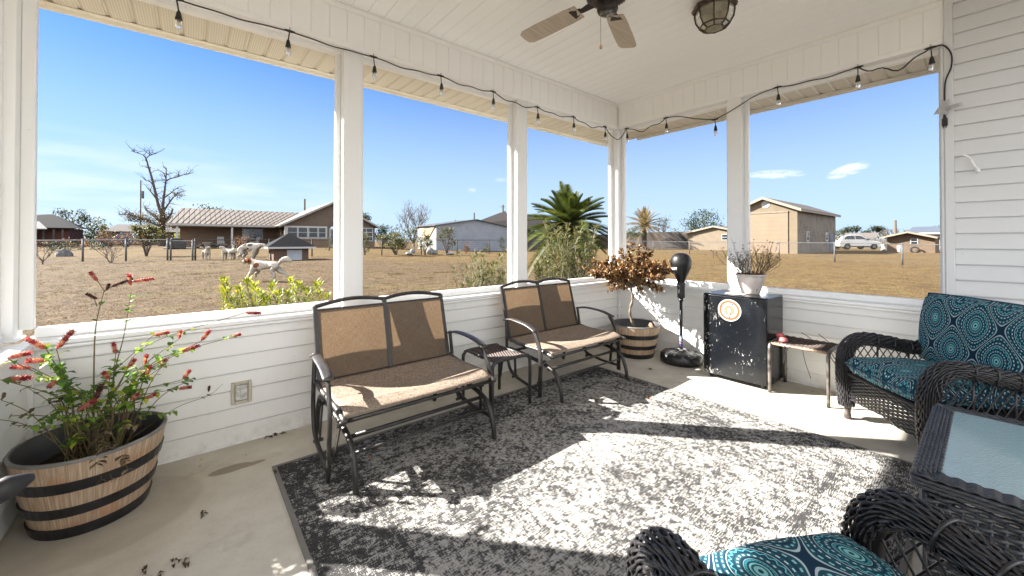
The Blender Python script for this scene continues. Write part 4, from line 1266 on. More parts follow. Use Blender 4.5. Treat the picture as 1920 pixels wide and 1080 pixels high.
def lumpy(name, label, cat, loc, spec, mat):
    m = MB()
    for (c, r) in spec:
        n = 14; k_ = 10
        vs = []; c = Vector(c)
        m.grid(lambda u, v: c + Vector((r[0] * math.sin(PI * v) * math.cos(2 * PI * u), r[1] * math.sin(PI * v) * math.sin(2 * PI * u), r[2] * math.cos(PI * v))) * (1 + .18 * mnoise.noise(Vector((u * 5 + c.x * 40, v * 5, c.z * 30)))), n, k_)
    o = m.build(name, mat, smooth=True); o.location = loc
    return tag(o, label, cat)
lumpy('cloth_bundle', 'small crumpled pink cloth on the broken stool', 'cloth', (-.355, -1.965, .437), [((0, 0, .028), (.045, .036, .026)), ((.01, .015, .055), (.038, .034, .022)), ((-.02, -.02, .022), (.04, .034, .02))], plain('pink_cloth', (.50, .13, .13), .85, .25, 30, .4, 60))

# ------------------------------------------------------------------ wicker armchair (front at y = 0, back towards +y)
def cushion_mat():
    t = MT('medallion_fabric')
    P = t.co('UV'); u, v, _ = t.xyz(P)
    jn = t.noise(16, P, 3)
    u = u + (jn - .5) * .006
    px = u * (1 / .285); py = v * (1 / .37)
    g = ((px * 2 * PI).cos() + (py * 2 * PI).cos()) * .5
    # rounder flanks, pointed ends
    g = g + (px * 2 * PI).cos() * (py * 2 * PI).cos() * .0
    d = ((g.abs() * -1) + 1.0).max(0).op('SQRT')
    pos = g.gt(0)
    lx = (px + pos * .5).fract() - .5; ly = (py + pos * .5).fract() - .5
    th = ly.op('ARCTAN2', lx)
    nv = (.004, .024, .050); tl = (.008, .078, .105); aq = (.02, .17, .20); pale = (.20, .46, .46); wh = (.36, .46, .48); md = (.009, .052, .080)
    c = t.ramp(d, [(0, nv), (.06, pale), (.15, tl), (.20, pale), (.25, nv), (.29, aq), (.36, wh), (.375, nv), (.43, tl), (.54, nv), (.57, md), (.70, wh), (.72, nv), (.76, tl), (.84, nv), (.87, md), (.955, wh), (.975, nv)], True)
    def dots(n, lo, hi, colr, cc, ph=0):
        k = (th * n + ph).sin().gt(.05) * d.gt(lo) * d.lt(hi)
        return t.mix(k, cc, colr)
    c = dots(22, .46, .51, wh, c); c = dots(30, .79, .815, (.62, .72, .74), c); c = dots(34, .895, .925, pale, c, 1)
    sc = (d + (th * 20).sin() * .030)
    c = t.mix((sc - .635).abs().lt(.018), c, (.10, .42, .45))
    c = t.mix((sc - .60).abs().lt(.012), c, nv)
    c = t.mix(dot_k(t, th, d), c, (.05, .33, .36))
    fad = t.noise(3, P, 4); c = t.mix(fad.ss(.4, .8) * .12, c, (.12, .2, .26))
    t.set(c, .85, 0, .2); t.bump(t.noise(260, P, 2), .2, .001)
    return t.m
def dot_k(t, th, d): return (th * 26).cos().gt(.3) * d.gt(.30) * d.lt(.335)
M_CUSH = cushion_mat()
def cushion(w_, h_, d_, pt, name, parent, mat, uo=(0, 0), edge=.35, n=22, buttons=0):
    """pillow box; pt(x, y, z) maps local (w, h, thickness) into the chair"""
    m = MB()
    def prof(a):     # superellipse fall off at the rim
        return (1 - abs(a) ** 5) ** .5 if abs(a) < 1 else 0
    for side in (1, -1):
        def fn(u, v):
            a = 2 * u - 1; b = 2 * v - 1
            th = d_ * .5 * (prof(a) * prof(b)) ** .55 * (1 + .10 * (1 - a * a) * (1 - b * b) + .05 * math.sin(a * 6 + b * 5))
            cr = 1 - .03 * (a * a * b * b)
            return pt(a * w_ / 2 * cr, b * h_ / 2 * cr, side * th)
        base = len(m.v)
        vs = [fn(i / n, j / n) for i in range(n + 1) for j in range(n + 1)]
        fs = []; us = []
        for i in range(n):
            for j in range(n):
                a = i * (n + 1) + j
                q = (a, a + n + 1, a + n + 2, a + 1); uvq = [(i, j), (i + 1, j), (i + 1, j + 1), (i, j + 1)]
                if side < 0: q = q[::-1]; uvq = uvq[::-1]
                fs.append(q); us.append([(uo[0] + p[0] / n * w_, uo[1] + p[1] / n * h_) for p in uvq])
        m.add(vs, fs, 0, us)
    o = m.build(name, mat, parent, smooth=True)
    bm = bmesh.new(); bm.from_mesh(o.data); bmesh.ops.remove_doubles(bm, verts=bm.verts, dist=.0004); bm.to_mesh(o.data); bm.free()
    m = MB(); pts = []
    for k in range(64):
        q = 2 * PI * k / 64; ca, sa = math.cos(q), math.sin(q)
        e = max(abs(ca), abs(sa)); a, b = ca / e, sa / e
        cr = 1 - .03 * (a * a * b * b)
        pts.append(pt(a * w_ / 2 * cr, b * h_ / 2 * cr, 0))
    m.tube(pts, .005, 6, closed=True); m.build('piping', M_PIPE, o, smooth=True)
    return o
M_PIPE = plain('navy_piping', (.012, .05, .095), .8, .2)

def make_armchair(label, loc, rz, back_cushion=True):
    ch = thing('wicker_armchair', label, 'armchair', loc, rz, None if False else 'dark wicker armchairs with patterned cushions')
    HW = .355           # half distance between arm centres
    for s in (-1, 1):
        path = bez([(s * HW, -.005, .10), (s * HW, -.02, .30), (s * HW, -.012, .48), (s * HW, .035, .565), (s * HW, .115, .595), (s * HW, .26, .575), (s * HW, .42, .545), (s * HW, .52, .565), (s * HW * .99, .585, .64), (s * HW * .97, .64, .76)], 9)
        # plump braided roll: strands over an arc round the path
        L = [0]
        for a, b in zip(path, path[1:]): L.append(L[-1] + (b - a).length)
        fr_ = []
        for i, p in enumerate(path):
            d = (path[min(i + 1, len(path) - 1)] - path[max(i - 1, 0)]).normalized()
            xx = Vector((1, 0, 0)); nn = xx.cross(d); nn.normalize()
            if i < 3: pass
            fr_.append((p, xx, nn if nn.z > 0 or d.z > .9 else nn))
        m = MB(); NS = 22
        for k in range(NS):
            ph = -.25 * PI + 1.5 * PI * k / (NS - 1)
            pts = []
            for i, (p, xx, nn) in enumerate(fr_):
                # outward normal: away from the seat side / up / forward
                o = xx * math.cos(ph) + (-nn if nn.y > 0 and False else nn) * math.sin(ph)
                rr = .047 * (1 - .35 * max(0, (i - len(fr_) * .78) / (len(fr_) * .22))) + .0058 * math.sin(2 * PI * (L[i] / .050 + k * .5 + k * .12))
                pts.append(p + Vector((o.x * rr, o.y * rr, o.z * rr)))
            m.tube(pts, .0056, 6, cap=True, flat=.6)
        # cross bindings
        for j in range(6, int(L[-1] / .105)):
            q = j * .105; i = min(range(len(L)), key=lambda z_: abs(L[z_] - q)); p, xx, nn = fr_[i]
            pts = [p + (xx * math.cos(a) + nn * math.sin(a)) * (.053 * (1 - .35 * max(0, (i - len(fr_) * .78) / (len(fr_) * .22)))) for a in [-.2 * PI + 1.4 * PI * z_ / 14 for z_ in range(15)]]
            m.tube(pts, .0055, 5)
        arm = m.build('armrest', M_WICK, ch, smooth=True)
        m = MB(); m.tube([p - nn * .008 for (p, xx, nn) in fr_], [.038 * (1 - .35 * max(0, (i - len(fr_) * .78) / (len(fr_) * .22))) for i in range(len(fr_))], 10); m.build('arm_core', M_CORE, arm, smooth=True)
        # diamond lattice between arm and seat rail
        m = MB()
        def armz(y):
            best = min(path[9:], key=lambda p: abs(p.y - y)); return best.z - .03
        for dirn in (-1, 1):
            for k in range(-8, 18):
                y0_ = k * .05; pts = []
                for i in range(25):
                    z = .27 + .35 * i / 24; y = y0_ + dirn * (z - .27) * .62 + (.0 if dirn > 0 else .22)
                    if .02 <= y <= .60 and z < armz(y): pts.append((s * (HW - .004 + .005 * dirn), y, z))
                if len(pts) > 1: m.tube(pts, .0038, 5)
        for y in (.2, .4): m.tube([(s * HW, y, .25), (s * HW, y, armz(y))], .006, 6)
        m.build('arm_lattice', M_WICK, ch, smooth=True)
        # side apron
        m = MB()
        weave(m, lambda u, v: (Vector((s * (HW + .01), .03 + .58 * u, .17 + .12 * v)), Vector((s, 0, 0))), 10, 0, 1, 52, 1 / 16, .004, .0062, .75)
        for k in range(17): m.tube([(s * (HW + .01), .03 + .58 * k / 16, .165), (s * (HW + .01), .03 + .58 * k / 16, .295)], .0045, 5)
        m.build('side_apron', M_WICK, ch, smooth=True)
        for y in (.0, .60):
            m = MB(); m.lathe([(.019, 0), (.024, .01), (.022, .03), (.019, .05), (.024, .12), (.028, .22)], (s * HW, y, 0), 14, cap0=True); m.build('leg', plain('leg_wrap', (.055, .045, .040), .5, .3, 40), ch, smooth=True)
    # front apron, slightly bowed down in the middle like a skirt
    m = MB()
    weave(m, lambda u, v: (Vector((-HW + 2 * HW * u, -.005 - .02 * math.sin(PI * u), .345 - (.345 - (.16 + .035 * math.cos(PI * (2 * u - 1)))) * v if False else .345 - v * (.165 + .03 * abs(2 * u - 1)))), Vector((0, -1, 0))), 16, 0, 1, 66, 1 / 20, .004, .0062, .75)
    for k in range(21):
        u = k / 20; x = -HW + 2 * HW * u; y = -.005 - .02 * math.sin(PI * u); m.tube([(x, y, .345), (x, y, .345 - (.165 + .03 * abs(2 * u - 1)))], .0045, 5)
    m.build('front_apron', M_WICK, ch, smooth=True)
    m = MB(); m.box((-HW, .0, .29), (HW, .62, .335)); m.tube([(-HW, -.02, .35), (HW, -.02, .35)], .014, 8); m.build('seat_frame', M_CORE, ch)
    # back: woven shell between the arm ends, arched at the top
    m = MB()
    def bfn(u, v):
        x = -HW * .99 + 2 * HW * .99 * u
        top = .86 + .05 * math.sin(PI * u)
        z = .26 + (top - .26) * v
        return Vector((x, .60 + .16 * (z - .26) + .03 * math.sin(PI * u), z)), Vector((0, -1, 0))
    weave(m, bfn, 34, 0, 1, 64, 1 / 20, .0045, .0068, .75)
    for k in range(21): m.tube([bfn(k / 20, j / 6)[0] for j in range(7)], .005, 5)
    m.tube([bfn(k / 20, 1)[0] for k in range(21)], .022, 8)
    m.build('backrest', M_WICK, ch, smooth=True)
    # cushions
    seat_c = cushion(.62, .62, .15, lambda x, y, z: Vector((x, .25 + y, .425 + z + .012 * (y * -1))), 'seat_cushion', ch, M_CUSH, (.03, .06))
    if back_cushion:
        cushion(.78, .50, .15, lambda x, y, z: Vector((x, .50 + .10 * (y + .25) - z * .99, .462 + (y + .25) * .985 - z * .10)), 'back_cushion', ch, M_CUSH, (.11, .02))
    return ch
M_CORE = plain('wicker_core', (.010, .009, .009), .7, .2)
ang1 = math.atan2(-.377, -.726)           # front edge direction seen from the chair's left to right
# chair in the house corner: front edge from (-.608, -2.448) to (-1.334, -2.825)
fc = Vector((-.86, -2.69, 0))
a1 = math.atan2(.66, .75) + PI            # local +x -> (-.726, -.377), local +y -> (.377*.., -.726)
chA = make_armchair('dark wicker armchair with teal cushions against the house wall', fc, a1)
chB = dup_tree(chA)
for o_ in list(chB.children):
    if o_.name.startswith('back_cushion'):
        for q_ in list(o_.children): bpy.data.objects.remove(q_)
        bpy.data.objects.remove(o_)
chB.location = (-3.185, -2.755, 0); chB.rotation_euler = (0, 0, math.atan2(.456, -.89))
chB['label'] = 'dark wicker armchair cropped by the bottom edge of the view'

# ------------------------------------------------------------------ wicker coffee table with glass top
M_WICK_T = wicker_mat('sky_tinted_resin_wicker', (.020, .022, .027), (.045, .049, .060), .34)  # bluish sky sheen on the dark strands is put into the base colour
def coffee_table():
    t_ = thing('coffee_table', 'dark wicker table with a pebbled glass top', 'coffee table', (-1.90, -3.275, 0))
    X0, X1, Y0, Y1, Z = -.51, .44, -.32, .32, .50
    ins = .050
    # sides
    for nm, fn, L in (('side_panel', lambda u, v: (Vector((X0 + .035, Y0 + .03 + (Y1 - Y0 - .06) * u, .06 + (Z - .12) * v)), Vector((-1, 0, 0))), .58),
                      ('side_panel', lambda u, v: (Vector((X1 - .035, Y0 + .03 + (Y1 - Y0 - .06) * u, .06 + (Z - .12) * v)), Vector((1, 0, 0))), .58),
                      ('side_panel', lambda u, v: (Vector((X0 + .03 + (X1 - X0 - .06) * u, Y1 - .035, .06 + (Z - .12) * v)), Vector((0, 1, 0))), .89),
                      ('side_panel', lambda u, v: (Vector((X0 + .03 + (X1 - X0 - .06) * u, Y0 + .035, .06 + (Z - .12) * v)), Vector((0, -1, 0))), .89)):
        m = MB(); ns = max(8, int(L / .03))
        weave(m, fn, 22, 0, 1, ns * 4, 1 / ns, .0055, .0088, .7)
        for k in range(ns + 1): m.tube([fn(k / ns, 0)[0], fn(k / ns, 1)[0]], .006, 5)
        m.build(nm, M_WICK_T, t_, smooth=True)
    # woven border: rings of strands round the rim, staggered into a bead pattern
    m = MB()
    def loop(inset, z):
        a, b, c, d = X0 + inset, X1 - inset, Y0 + inset, Y1 - inset; r = .025
        pts = []
        for (cx, cy, q) in ((b - r, c + r, -90), (b - r, d - r, 0), (a + r, d - r, 90), (a + r, c + r, 180)):
            for k in range(5): 
                an = R(q + 90 * k / 4); pts.append(Vector((cx + r * math.cos(an), cy + r * math.sin(an), z)))
        out = []
        for p, q in zip(pts, pts[1:] + pts[:1]):
            n = max(1, int((q - p).length / .0065))
            for k in range(n): out.append(p.lerp(q, k / n))
        return out
    for k in range(6):
        ins_ = .008 + .0115 * k
        pts = loop(ins_, Z); n = len(pts)
        w_ = [p + Vector((0, 0, .0028 * math.sin(2 * PI * (i * .0065) / .038 + PI * k))) for i, p in enumerate(pts)]
        m.tube(w_, .0068, 6, closed=True, flat=.8)
    for k in range(3):
        pts = loop(.002, Z - .012 - .012 * k)
        o = [p + (p - Vector((p.x * .3 - .02, p.y * .3, p.z))).normalized() * (.002 * math.sin(2 * PI * (i * .0065) / .038 + PI * k)) for i, p in enumerate(pts)]
        m.tube(o, .0068, 6, closed=True)
    m.build('woven_border', M_WICK_T, t_, smooth=True)
    m = MB(); m.box((X0 + .02, Y0 + .02, Z - .045), (X1 - .02, Y1 - .02, Z - .012)); m.build('top_frame', M_CORE, t_)
    g = MT('pebbled_glass'); n = g.noise(70, None, 3, .6); v_ = g.voro(120)
    g.set((.24, .36, .40), .13, 0, .8); g.b.inputs['Coat Weight'].default_value = .6; g.b.inputs['Coat Roughness'].default_value = .08  # pale blue base colour stands in for reflected sky
    g.bump(v_ + n * .6, .35, .004)
    m = MB(); m.box((X0 + ins + .018, Y0 + ins + .018, Z - .011), (X1 - ins - .018, Y1 - ins - .018, Z + .002)); m.build('glass_top', g.m, t_, bevel=.002, seg=1)
    for x in (X0 + .05, X1 - .05):
        for y in (Y0 + .05, Y1 - .05):
            m = MB(); m.lathe([(.018, 0), (.022, .06)], (x, y, 0), 10, cap0=True); m.build('foot', M_CORE, t_)
coffee_table()

# ------------------------------------------------------------------ grey stand cut off by the left edge
def grey_stand():
    c = thing('folding_stand', 'dark grey plastic stand with a jutting arm, cropped by the left edge', 'stand', (-4.86, -1.36, 0))
    M_ = plain('grey_resin', (.016, .016, .019), .5, .2, 12, .1, 80)
    m = MB(); m.tube([(.0, 0, 0), (-.005, 0, .22), (-.012, 0, .40), (-.015, 0, .56)], [.042, .036, .028, .026], 12, flat=.8); m.build('post', M_, c, smooth=True)
    m = MB(); m.lathe([(.034, .36), (.046, .37), (.048, .395), (.036, .41)], (-.012, 0, 0), 16); m.build('collar', M_, c, smooth=True)
    m = MB(); m.tube(bez([(.10, .05, .618), (.06, .03, .612), (.0, .0, .600), (-.06, -.03, .592), (-.12, -.06, .59)], 5), [.010, .016, .020, .024, .028] + [.034] * 16, 12, flat=.8); m.build('arm', M_, c, smooth=True)
    m = MB()
    for k in range(3):
        a = 2 * PI * k / 3 + 2.2; m.tube([(0, 0, .03), (.11 * math.cos(a), .11 * math.sin(a), .008)], .012, 8)
    m.build('foot', M_, c, smooth=True)
grey_stand()

# ------------------------------------------------------------------ ceiling fan (at rest)
def fan():
    cx, cy = -2.36, -1.61
    f = thing('ceiling_fan', 'dark bronze ceiling fan with five pale brown blades', 'ceiling fan', (cx, cy, ZC + .055))
    MD = plain('fan_bronze', (.040, .034, .030), .4, .2, 12, 0, 60, .5)
    m = MB(); m.lathe([(.0, -.057), (.07, -.057), (.072, -.07), (.05, -.085), (.02, -.07), (.016, -.075), (.016, -.19), (.03, -.20)], n=28); m.build('canopy', MD, f, smooth=True)
    m = MB(); m.lathe([(.03, -.195), (.11, -.205), (.135, -.24), (.138, -.29), (.13, -.325), (.105, -.345), (.075, -.352), (.06, -.355)], n=36); m.build('motor_housing', MD, f, smooth=True)
    m = MB()
    for k in range(40):
        a = 2 * PI * k / 40; d = Vector((math.cos(a), math.sin(a), 0)); m.bar(d * .085 + Vector((0, 0, -.351)), d * .132 + Vector((0, 0, -.326)), .005, .006)
    m.build('housing_rib', plain('rib_bronze', (.07, .06, .052), .4), f)
    m = MB(); m.lathe([(.058, -.35), (.064, -.36), (.066, -.41), (.06, -.425), (.05, -.432), (.0, -.433)], n=28); m.build('switch_cup', MD, f, smooth=True)
    t = MT('fan_cap_glass'); n = t.noise(30, None, 5, .7); t.set(t.mix(n.ss(.45, .6), (.05, .05, .05), (.22, .21, .2)), .25, 0, .5)
    m = MB(); m.lathe([(.046, -.4345), (.04, -.4375), (.0, -.439)], n=24); m.build('cap', t.m, f, smooth=True)
    # pull chain
    m = MB(); m.tube([(-.052, .012, -.43), (-.052, .012, -.645)], .0016, 5); m.build('pull_chain', plain('brass', (.35, .25, .12), .4, .1, 9, 0, 60, .8), f)
    m = MB(); m.lathe([(.0, .012), (.006, .008), (.0095, -.008), (.007, -.016), (0, -.018)], (-.052, .012, -.655), 10); m.build('pull_knob', plain('wood_knob', (.45, .30, .13), .5), f, smooth=True)
    MBl = MT('fan_blade_wood'); n = MBl.noise(5, MBl.co('Object', scale=(1, 14, 1)), 5, .6)
    MBl.set(MBl.mix(n.ss(.3, .7), (.36, .30, .23), (.46, .39, .31)), .45, 0, .4)
    a0 = math.radians(24)
    for k in range(5):
        a = a0 + 2 * PI * k / 5
        M_ = Matrix.Rotation(a, 4, 'Z')
        def tr(p): return M_ @ Vector(p)
        m = MB()
        for (u0, u1, w0, w1) in ((.10, .20, .055, .03), (.20, .27, .03, .085)):
            m.add([tr((u0, -w0 / 2, -.338)), tr((u1, -w1 / 2, -.345)), tr((u1, w1 / 2, -.337)), tr((u0, w0 / 2, -.330)), tr((u0, -w0 / 2, -.330)), tr((u1, -w1 / 2, -.338)), tr((u1, w1 / 2, -.330)), tr((u0, w0 / 2, -.322))], [(3, 2, 1, 0), (4, 5, 6, 7), (0, 1, 5, 4), (1, 2, 6, 5), (2, 3, 7, 6), (3, 0, 4, 7)])
        iron = m.build('blade_iron', MD, f)
        m = MB(); out = [(.215, -.06), (.30, -.068), (.55, -.073), (.68, -.070), (.715, -.05), (.72, 0), (.715, .05), (.68, .070), (.55, .073), (.30, .068), (.215, .06)]
        m.prism(out, lambda p, t: tr((p[0], p[1], -.336 + p[1] * .17 + (.006 if t else 0)))); m.build('blade', MBl.m, f)
fan()

# ------------------------------------------------------------------ octagonal ceiling lantern
def lantern():
    L = thing('ceiling_light', 'bronze eight sided ceiling lantern with amber glass', 'ceiling light', (-1.335, -1.825, ZC), s=.80)
    MF = plain('lantern_bronze', (.075, .052, .036), .5, .3, 20, .2, 80, .3)
    g = MT('seeded_glass'); n = g.noise(40, None, 3)
    g.set(g.mix(n, (.36, .34, .25), (.50, .47, .36)), .18, 0, .5); g.b.inputs['Transmission Weight'].default_value = .55; g.b.inputs['Alpha'].default_value = 1
    g.bump(n, .2, .003)
    prof = [(.165, -.075), (.168, -.12), (.158, -.18), (.128, -.235), (.088, -.262)]
    m = MB(); m.lathe([(.10, -.001), (.12, -.02), (.16, -.035), (.192, -.05), (.198, -.062), (.190, -.085), (.166, -.088), (.16, -.07)], n=8, ph=PI / 8); m.build('crown_ring', MF, L)
    m = MB(); m.lathe(prof, n=8, ph=PI / 8); m.build('glass_panels', g.m, L)
    m = MB(); m.lathe([(.0, -.2655), (.078, -.2625)], n=8, ph=PI / 8); m.build('bottom_glass', g.m, L)
    m = MB()
    for k in range(8):
        a = 2 * PI * k / 8 + PI / 8; d = Vector((math.cos(a), math.sin(a), 0))
        m.tube([d * r + Vector((0, 0, z)) for r, z in [(.168, -.08), (.171, -.12), (.161, -.182), (.130, -.238), (.089, -.266)]], .0065, 6)
        a2 = a + PI / 4; d2 = Vector((math.cos(a2), math.sin(a2), 0))
        m.tube([d * .131 + Vector((0, 0, -.239)), d2 * .131 + Vector((0, 0, -.239))], .0075, 6)
        m.tube([d * .085 + Vector((0, 0, -.267)), d2 * .085 + Vector((0, 0, -.267))], .0055, 6)
        m.tube([d * .09 + Vector((0, 0, -.267)), d * .0], .0) if False else None
    m.build('ribs', MF, L, smooth=True)
    m = MB(); m.lathe([(.012, -.08), (.014, -.12), (.028, -.15), (.030, -.175), (.018, -.198), (0, -.204)], n=16); m.build('bulb', plain('frosted_bulb', (.7, .69, .65), .3), L, smooth=True)
lantern()

# ------------------------------------------------------------------ string lights
def string_lights():
    s = thing('string_lights', 'black string lights with clear bulbs looped along the porch beams', 'string lights', (-2, -.02, 2.78))
    M_C = plain('black_cord', (.012, .012, .012), .45)
    gl = MT('clear_bulb'); gl.set((.92, .93, .93), .06, 0, .5); gl.b.inputs['Transmission Weight'].default_value = .82; gl.b.inputs['IOR'].default_value = 1.25
    fil = plain('filament', (.55, .45, .3), .4)
    y0 = -.024
    hooks = [(-5.06, y0, 2.80), (-4.475, y0, 2.795), (-3.869, y0, 2.805), (-3.277, y0, 2.80), (-2.672, y0, 2.81), (-2.088, y0, 2.81), (-1.489, y0, 2.785), (-.903, y0, 2.795), (-.305, y0, 2.79),
             (y0, -.151, 2.79), (y0, -.698, 2.795), (y0, -1.262, 2.640), (y0, -1.847, 2.812), (y0, -2.438, 2.803), (y0, -2.862, 2.806)]
    sag = [.02, .012, .012, .02, .025, .045, .03, .05, .16, .075, .01, -.03, .02, .09]
    pts = []
    for i in range(len(hooks) - 1):
        a, b = Vector(hooks[i]), Vector(hooks[i + 1])
        if i == 8:
            seg = bez([a, (-.20, -.03, 2.70), (-.09, -.06, 2.655), (-.035, -.09, 2.70), b], 7)
        elif i == 10: seg = bez([a, (y0, -.85, 2.775), (y0, -1.05, 2.70), b], 7)
        elif i == 11: seg = bez([a, (y0, -1.42, 2.69), (y0, -1.66, 2.785), b], 7)
        else:
            seg = [a.lerp(b, k / 14) - Vector((0, 0, sag[i] * 4 * (k / 14) * (1 - k / 14) * (1 + .3 * math.sin(k * .9 + i)))) for k in range(15)]
        pts += seg[:-1]
    pts += bez([hooks[-1], (y0, -2.925, 2.80), (-.035, -2.965, 2.72), (-.035, -2.965, 2.62), (-.03, -2.935, 2.52), (-.027, -2.930, 2.36), (-.027, -2.93, 2.26)], 6)
    m = MB(); m.tube(pts, .0052, 6); m.build('cord', M_C, s, world=True, smooth=True)
    br = random.Random(2)
    for i, h in enumerate(hooks[1:]):
        h = Vector(h); tl = Vector((br.uniform(-.012, .012), br.uniform(-.012, .002), 0))
        along = Vector((1, 0, 0)) if i < 8 else Vector((0, 1, 0))
        m = MB()
        m.tube([h - along * .035, h - along * .02, h, h + along * .02, h + along * .035], [.005, .0085, .0105, .0085, .005], 8)
        m.tube(bez([h, h + tl * .5 + Vector((0, 0, -.035)), h + tl + Vector((0, 0, -.075))], 3), .0042, 6)
        b0 = h + tl
        m.lathe([(.004, -.066), (.0085, -.072), (.0125, -.085), (.0155, -.105), (.0185, -.118), (.0185, -.124), (.014, -.125)], b0, 12)
        m.tube([h + Vector((0, 0, .004)), h + Vector((0, 0, .026)), h + Vector((0, 0, .022)) + along * .006], .0018, 5)
        sk = m.build('socket', M_C, s, world=True, smooth=True)
        m = MB(); m.lathe([(.0125, -.123), (.017, -.136), (.0195, -.150), (.0185, -.164), (.012, -.176), (.0, -.180)], b0, 14); m.build('bulb', gl.m, sk, world=True, smooth=True)
        m = MB(); m.lathe([(.004, -.125), (.005, -.150), (.0, -.158)], b0, 8); m.build('filament', fil, sk, world=True, smooth=True)
    m = MB(); m.box((-.036, -2.945, 2.19), (-.018, -2.915, 2.245)); m.bar((-.030, -2.924, 2.19), (-.030, -2.924, 2.172), .005, .002); m.bar((-.030, -2.936, 2.19), (-.030, -2.936, 2.172), .005, .002)
    m.tube([(-.027, -2.93, 2.28), (-.027, -2.93, 2.24)], [.006, .012], 8)
    m.build('plug', M_C, s, world=True, bevel=.003)
string_lights()
# foil tape that holds the plug end
tp = MT('silver_tape'); tp.set((.40, .40, .39), .4, .2, .5); tp.bump(tp.noise(40, None, 4), .5, .006)
m = MB()
m.grid(lambda u, v: Vector((-.040 - .004 * math.sin(v * 9), -2.908 - .045 * u, 2.275 + .105 * v + .01 * math.sin(u * 7))), 5, 8)
m.grid(lambda u, v: Vector((-.042 - .03 * math.sin(u * 2.2), -2.935 - .085 * u, 2.295 + .03 * v + .012 * u)), 12, 4)
m.grid(lambda u, v: Vector((-.041 + .01 * v, -2.900 + .028 * u * (1 - v), 2.285 + .055 * v)), 4, 4)
tag(m.build('silver_tape', tp.m, smooth=True), 'strip of silver tape holding the light plug to the wall corner', 'tape')

# ------------------------------------------------------------------ small debris on the slab
dr_ = random.Random(14)
spots = [((-3.985, -.045), 0), ((-3.965, -.06), 0), ((-3.945, -.03), 1), ((-3.90, -.05), 1), ((-4.33, -.12), 2), ((-4.53, -.98), 0), ((-4.50, -1.04), 0), ((-4.44, -1.01), 0), ((-4.41, -1.04), 0), ((-4.35, -.72), 0), ((-4.02, -.55), 0), ((-3.55, -.75), 3), ((-1.42, -1.33), 3), ((-.62, -1.2), 3), ((-.72, -.9), 1)]
M_DEB = foliage('leaf_litter', [(0, (.03, .022, .014)), (.6, (.09, .06, .035)), (1, (.16, .10, .05))], .8, .1, 1)
M_DEBY = foliage('yellow_leaf_litter', [(0, (.5, .30, .04)), (1, (.6, .4, .06))], .6, .2, 1); M_DEBR = foliage('red_leaf_litter', [(0, (.28, .07, .02)), (1, (.36, .12, .03))], .6, .2, 1)
for (x, y), k in spots:
    m = MB(); z = .003 if not (-4.03 < x < -1.07 and -2.9 < y < -.47) else .014
    for j in range((4, 7, 1, 2)[k]):
        m.leaf((x + dr_.uniform(-.012, .012), y + dr_.uniform(-.012, .012), z), (dr_.uniform(-1, 1), dr_.uniform(-1, 1), .1), (0, 0, 1), dr_.uniform(.018, .034), .014, .5, fold=.25)
    lb = {0: 'tiny dark crumb of leaf litter on the bare slab', 1: 'small dry leaf scrap on the bare slab', 2: 'single yellow leaf on the slab by the barrel', 3: 'small rusty red leaf lying on the porch floor'}[k]
    tag(m.build('fallen_leaf', (M_DEB, M_DEB, M_DEBY, M_DEBR)[k]), lb, 'leaf', 'fallen leaf scraps on the porch floor')
# ------------------------------------------------------------------ foliage helpers for the yard
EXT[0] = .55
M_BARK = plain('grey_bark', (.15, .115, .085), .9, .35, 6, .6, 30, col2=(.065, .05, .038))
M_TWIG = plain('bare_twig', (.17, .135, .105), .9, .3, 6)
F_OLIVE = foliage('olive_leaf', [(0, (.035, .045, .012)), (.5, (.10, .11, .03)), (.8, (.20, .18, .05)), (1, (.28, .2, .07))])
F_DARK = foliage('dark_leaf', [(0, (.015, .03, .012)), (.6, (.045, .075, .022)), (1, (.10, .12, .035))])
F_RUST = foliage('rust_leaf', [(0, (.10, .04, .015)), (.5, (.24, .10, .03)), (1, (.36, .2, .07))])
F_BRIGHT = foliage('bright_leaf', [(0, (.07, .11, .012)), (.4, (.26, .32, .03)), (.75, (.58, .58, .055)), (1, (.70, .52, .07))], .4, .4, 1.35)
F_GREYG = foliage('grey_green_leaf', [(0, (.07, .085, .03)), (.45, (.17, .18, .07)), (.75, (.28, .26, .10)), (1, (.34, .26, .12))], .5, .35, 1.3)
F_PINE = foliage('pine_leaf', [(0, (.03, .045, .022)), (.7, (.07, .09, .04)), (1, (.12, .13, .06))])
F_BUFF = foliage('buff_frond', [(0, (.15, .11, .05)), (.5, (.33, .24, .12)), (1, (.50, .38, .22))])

def crown_pts(r, n, w, h, clumps, flat=.8):
    cs = []
    for _ in range(clumps):
        z = r.uniform(.08, .95); a = r.uniform(0, 2 * PI); q = (1 - (abs(z - .45) / .6) ** 2) ** .5 * r.uniform(.35, .92) if abs(z - .45) < .6 else .2
        cs.append(Vector((math.cos(a) * q, math.sin(a) * q, z)))
    out = []
    for _ in range(n):
        c = r.choice(cs)
        p = c + Vector((r.gauss(0, .17), r.gauss(0, .17), r.gauss(0, .09)))
        out.append(Vector((p.x * w, p.y * w, p.z * h)))
    return out, [Vector((c.x * w, c.y * w, c.z * h)) for c in cs]

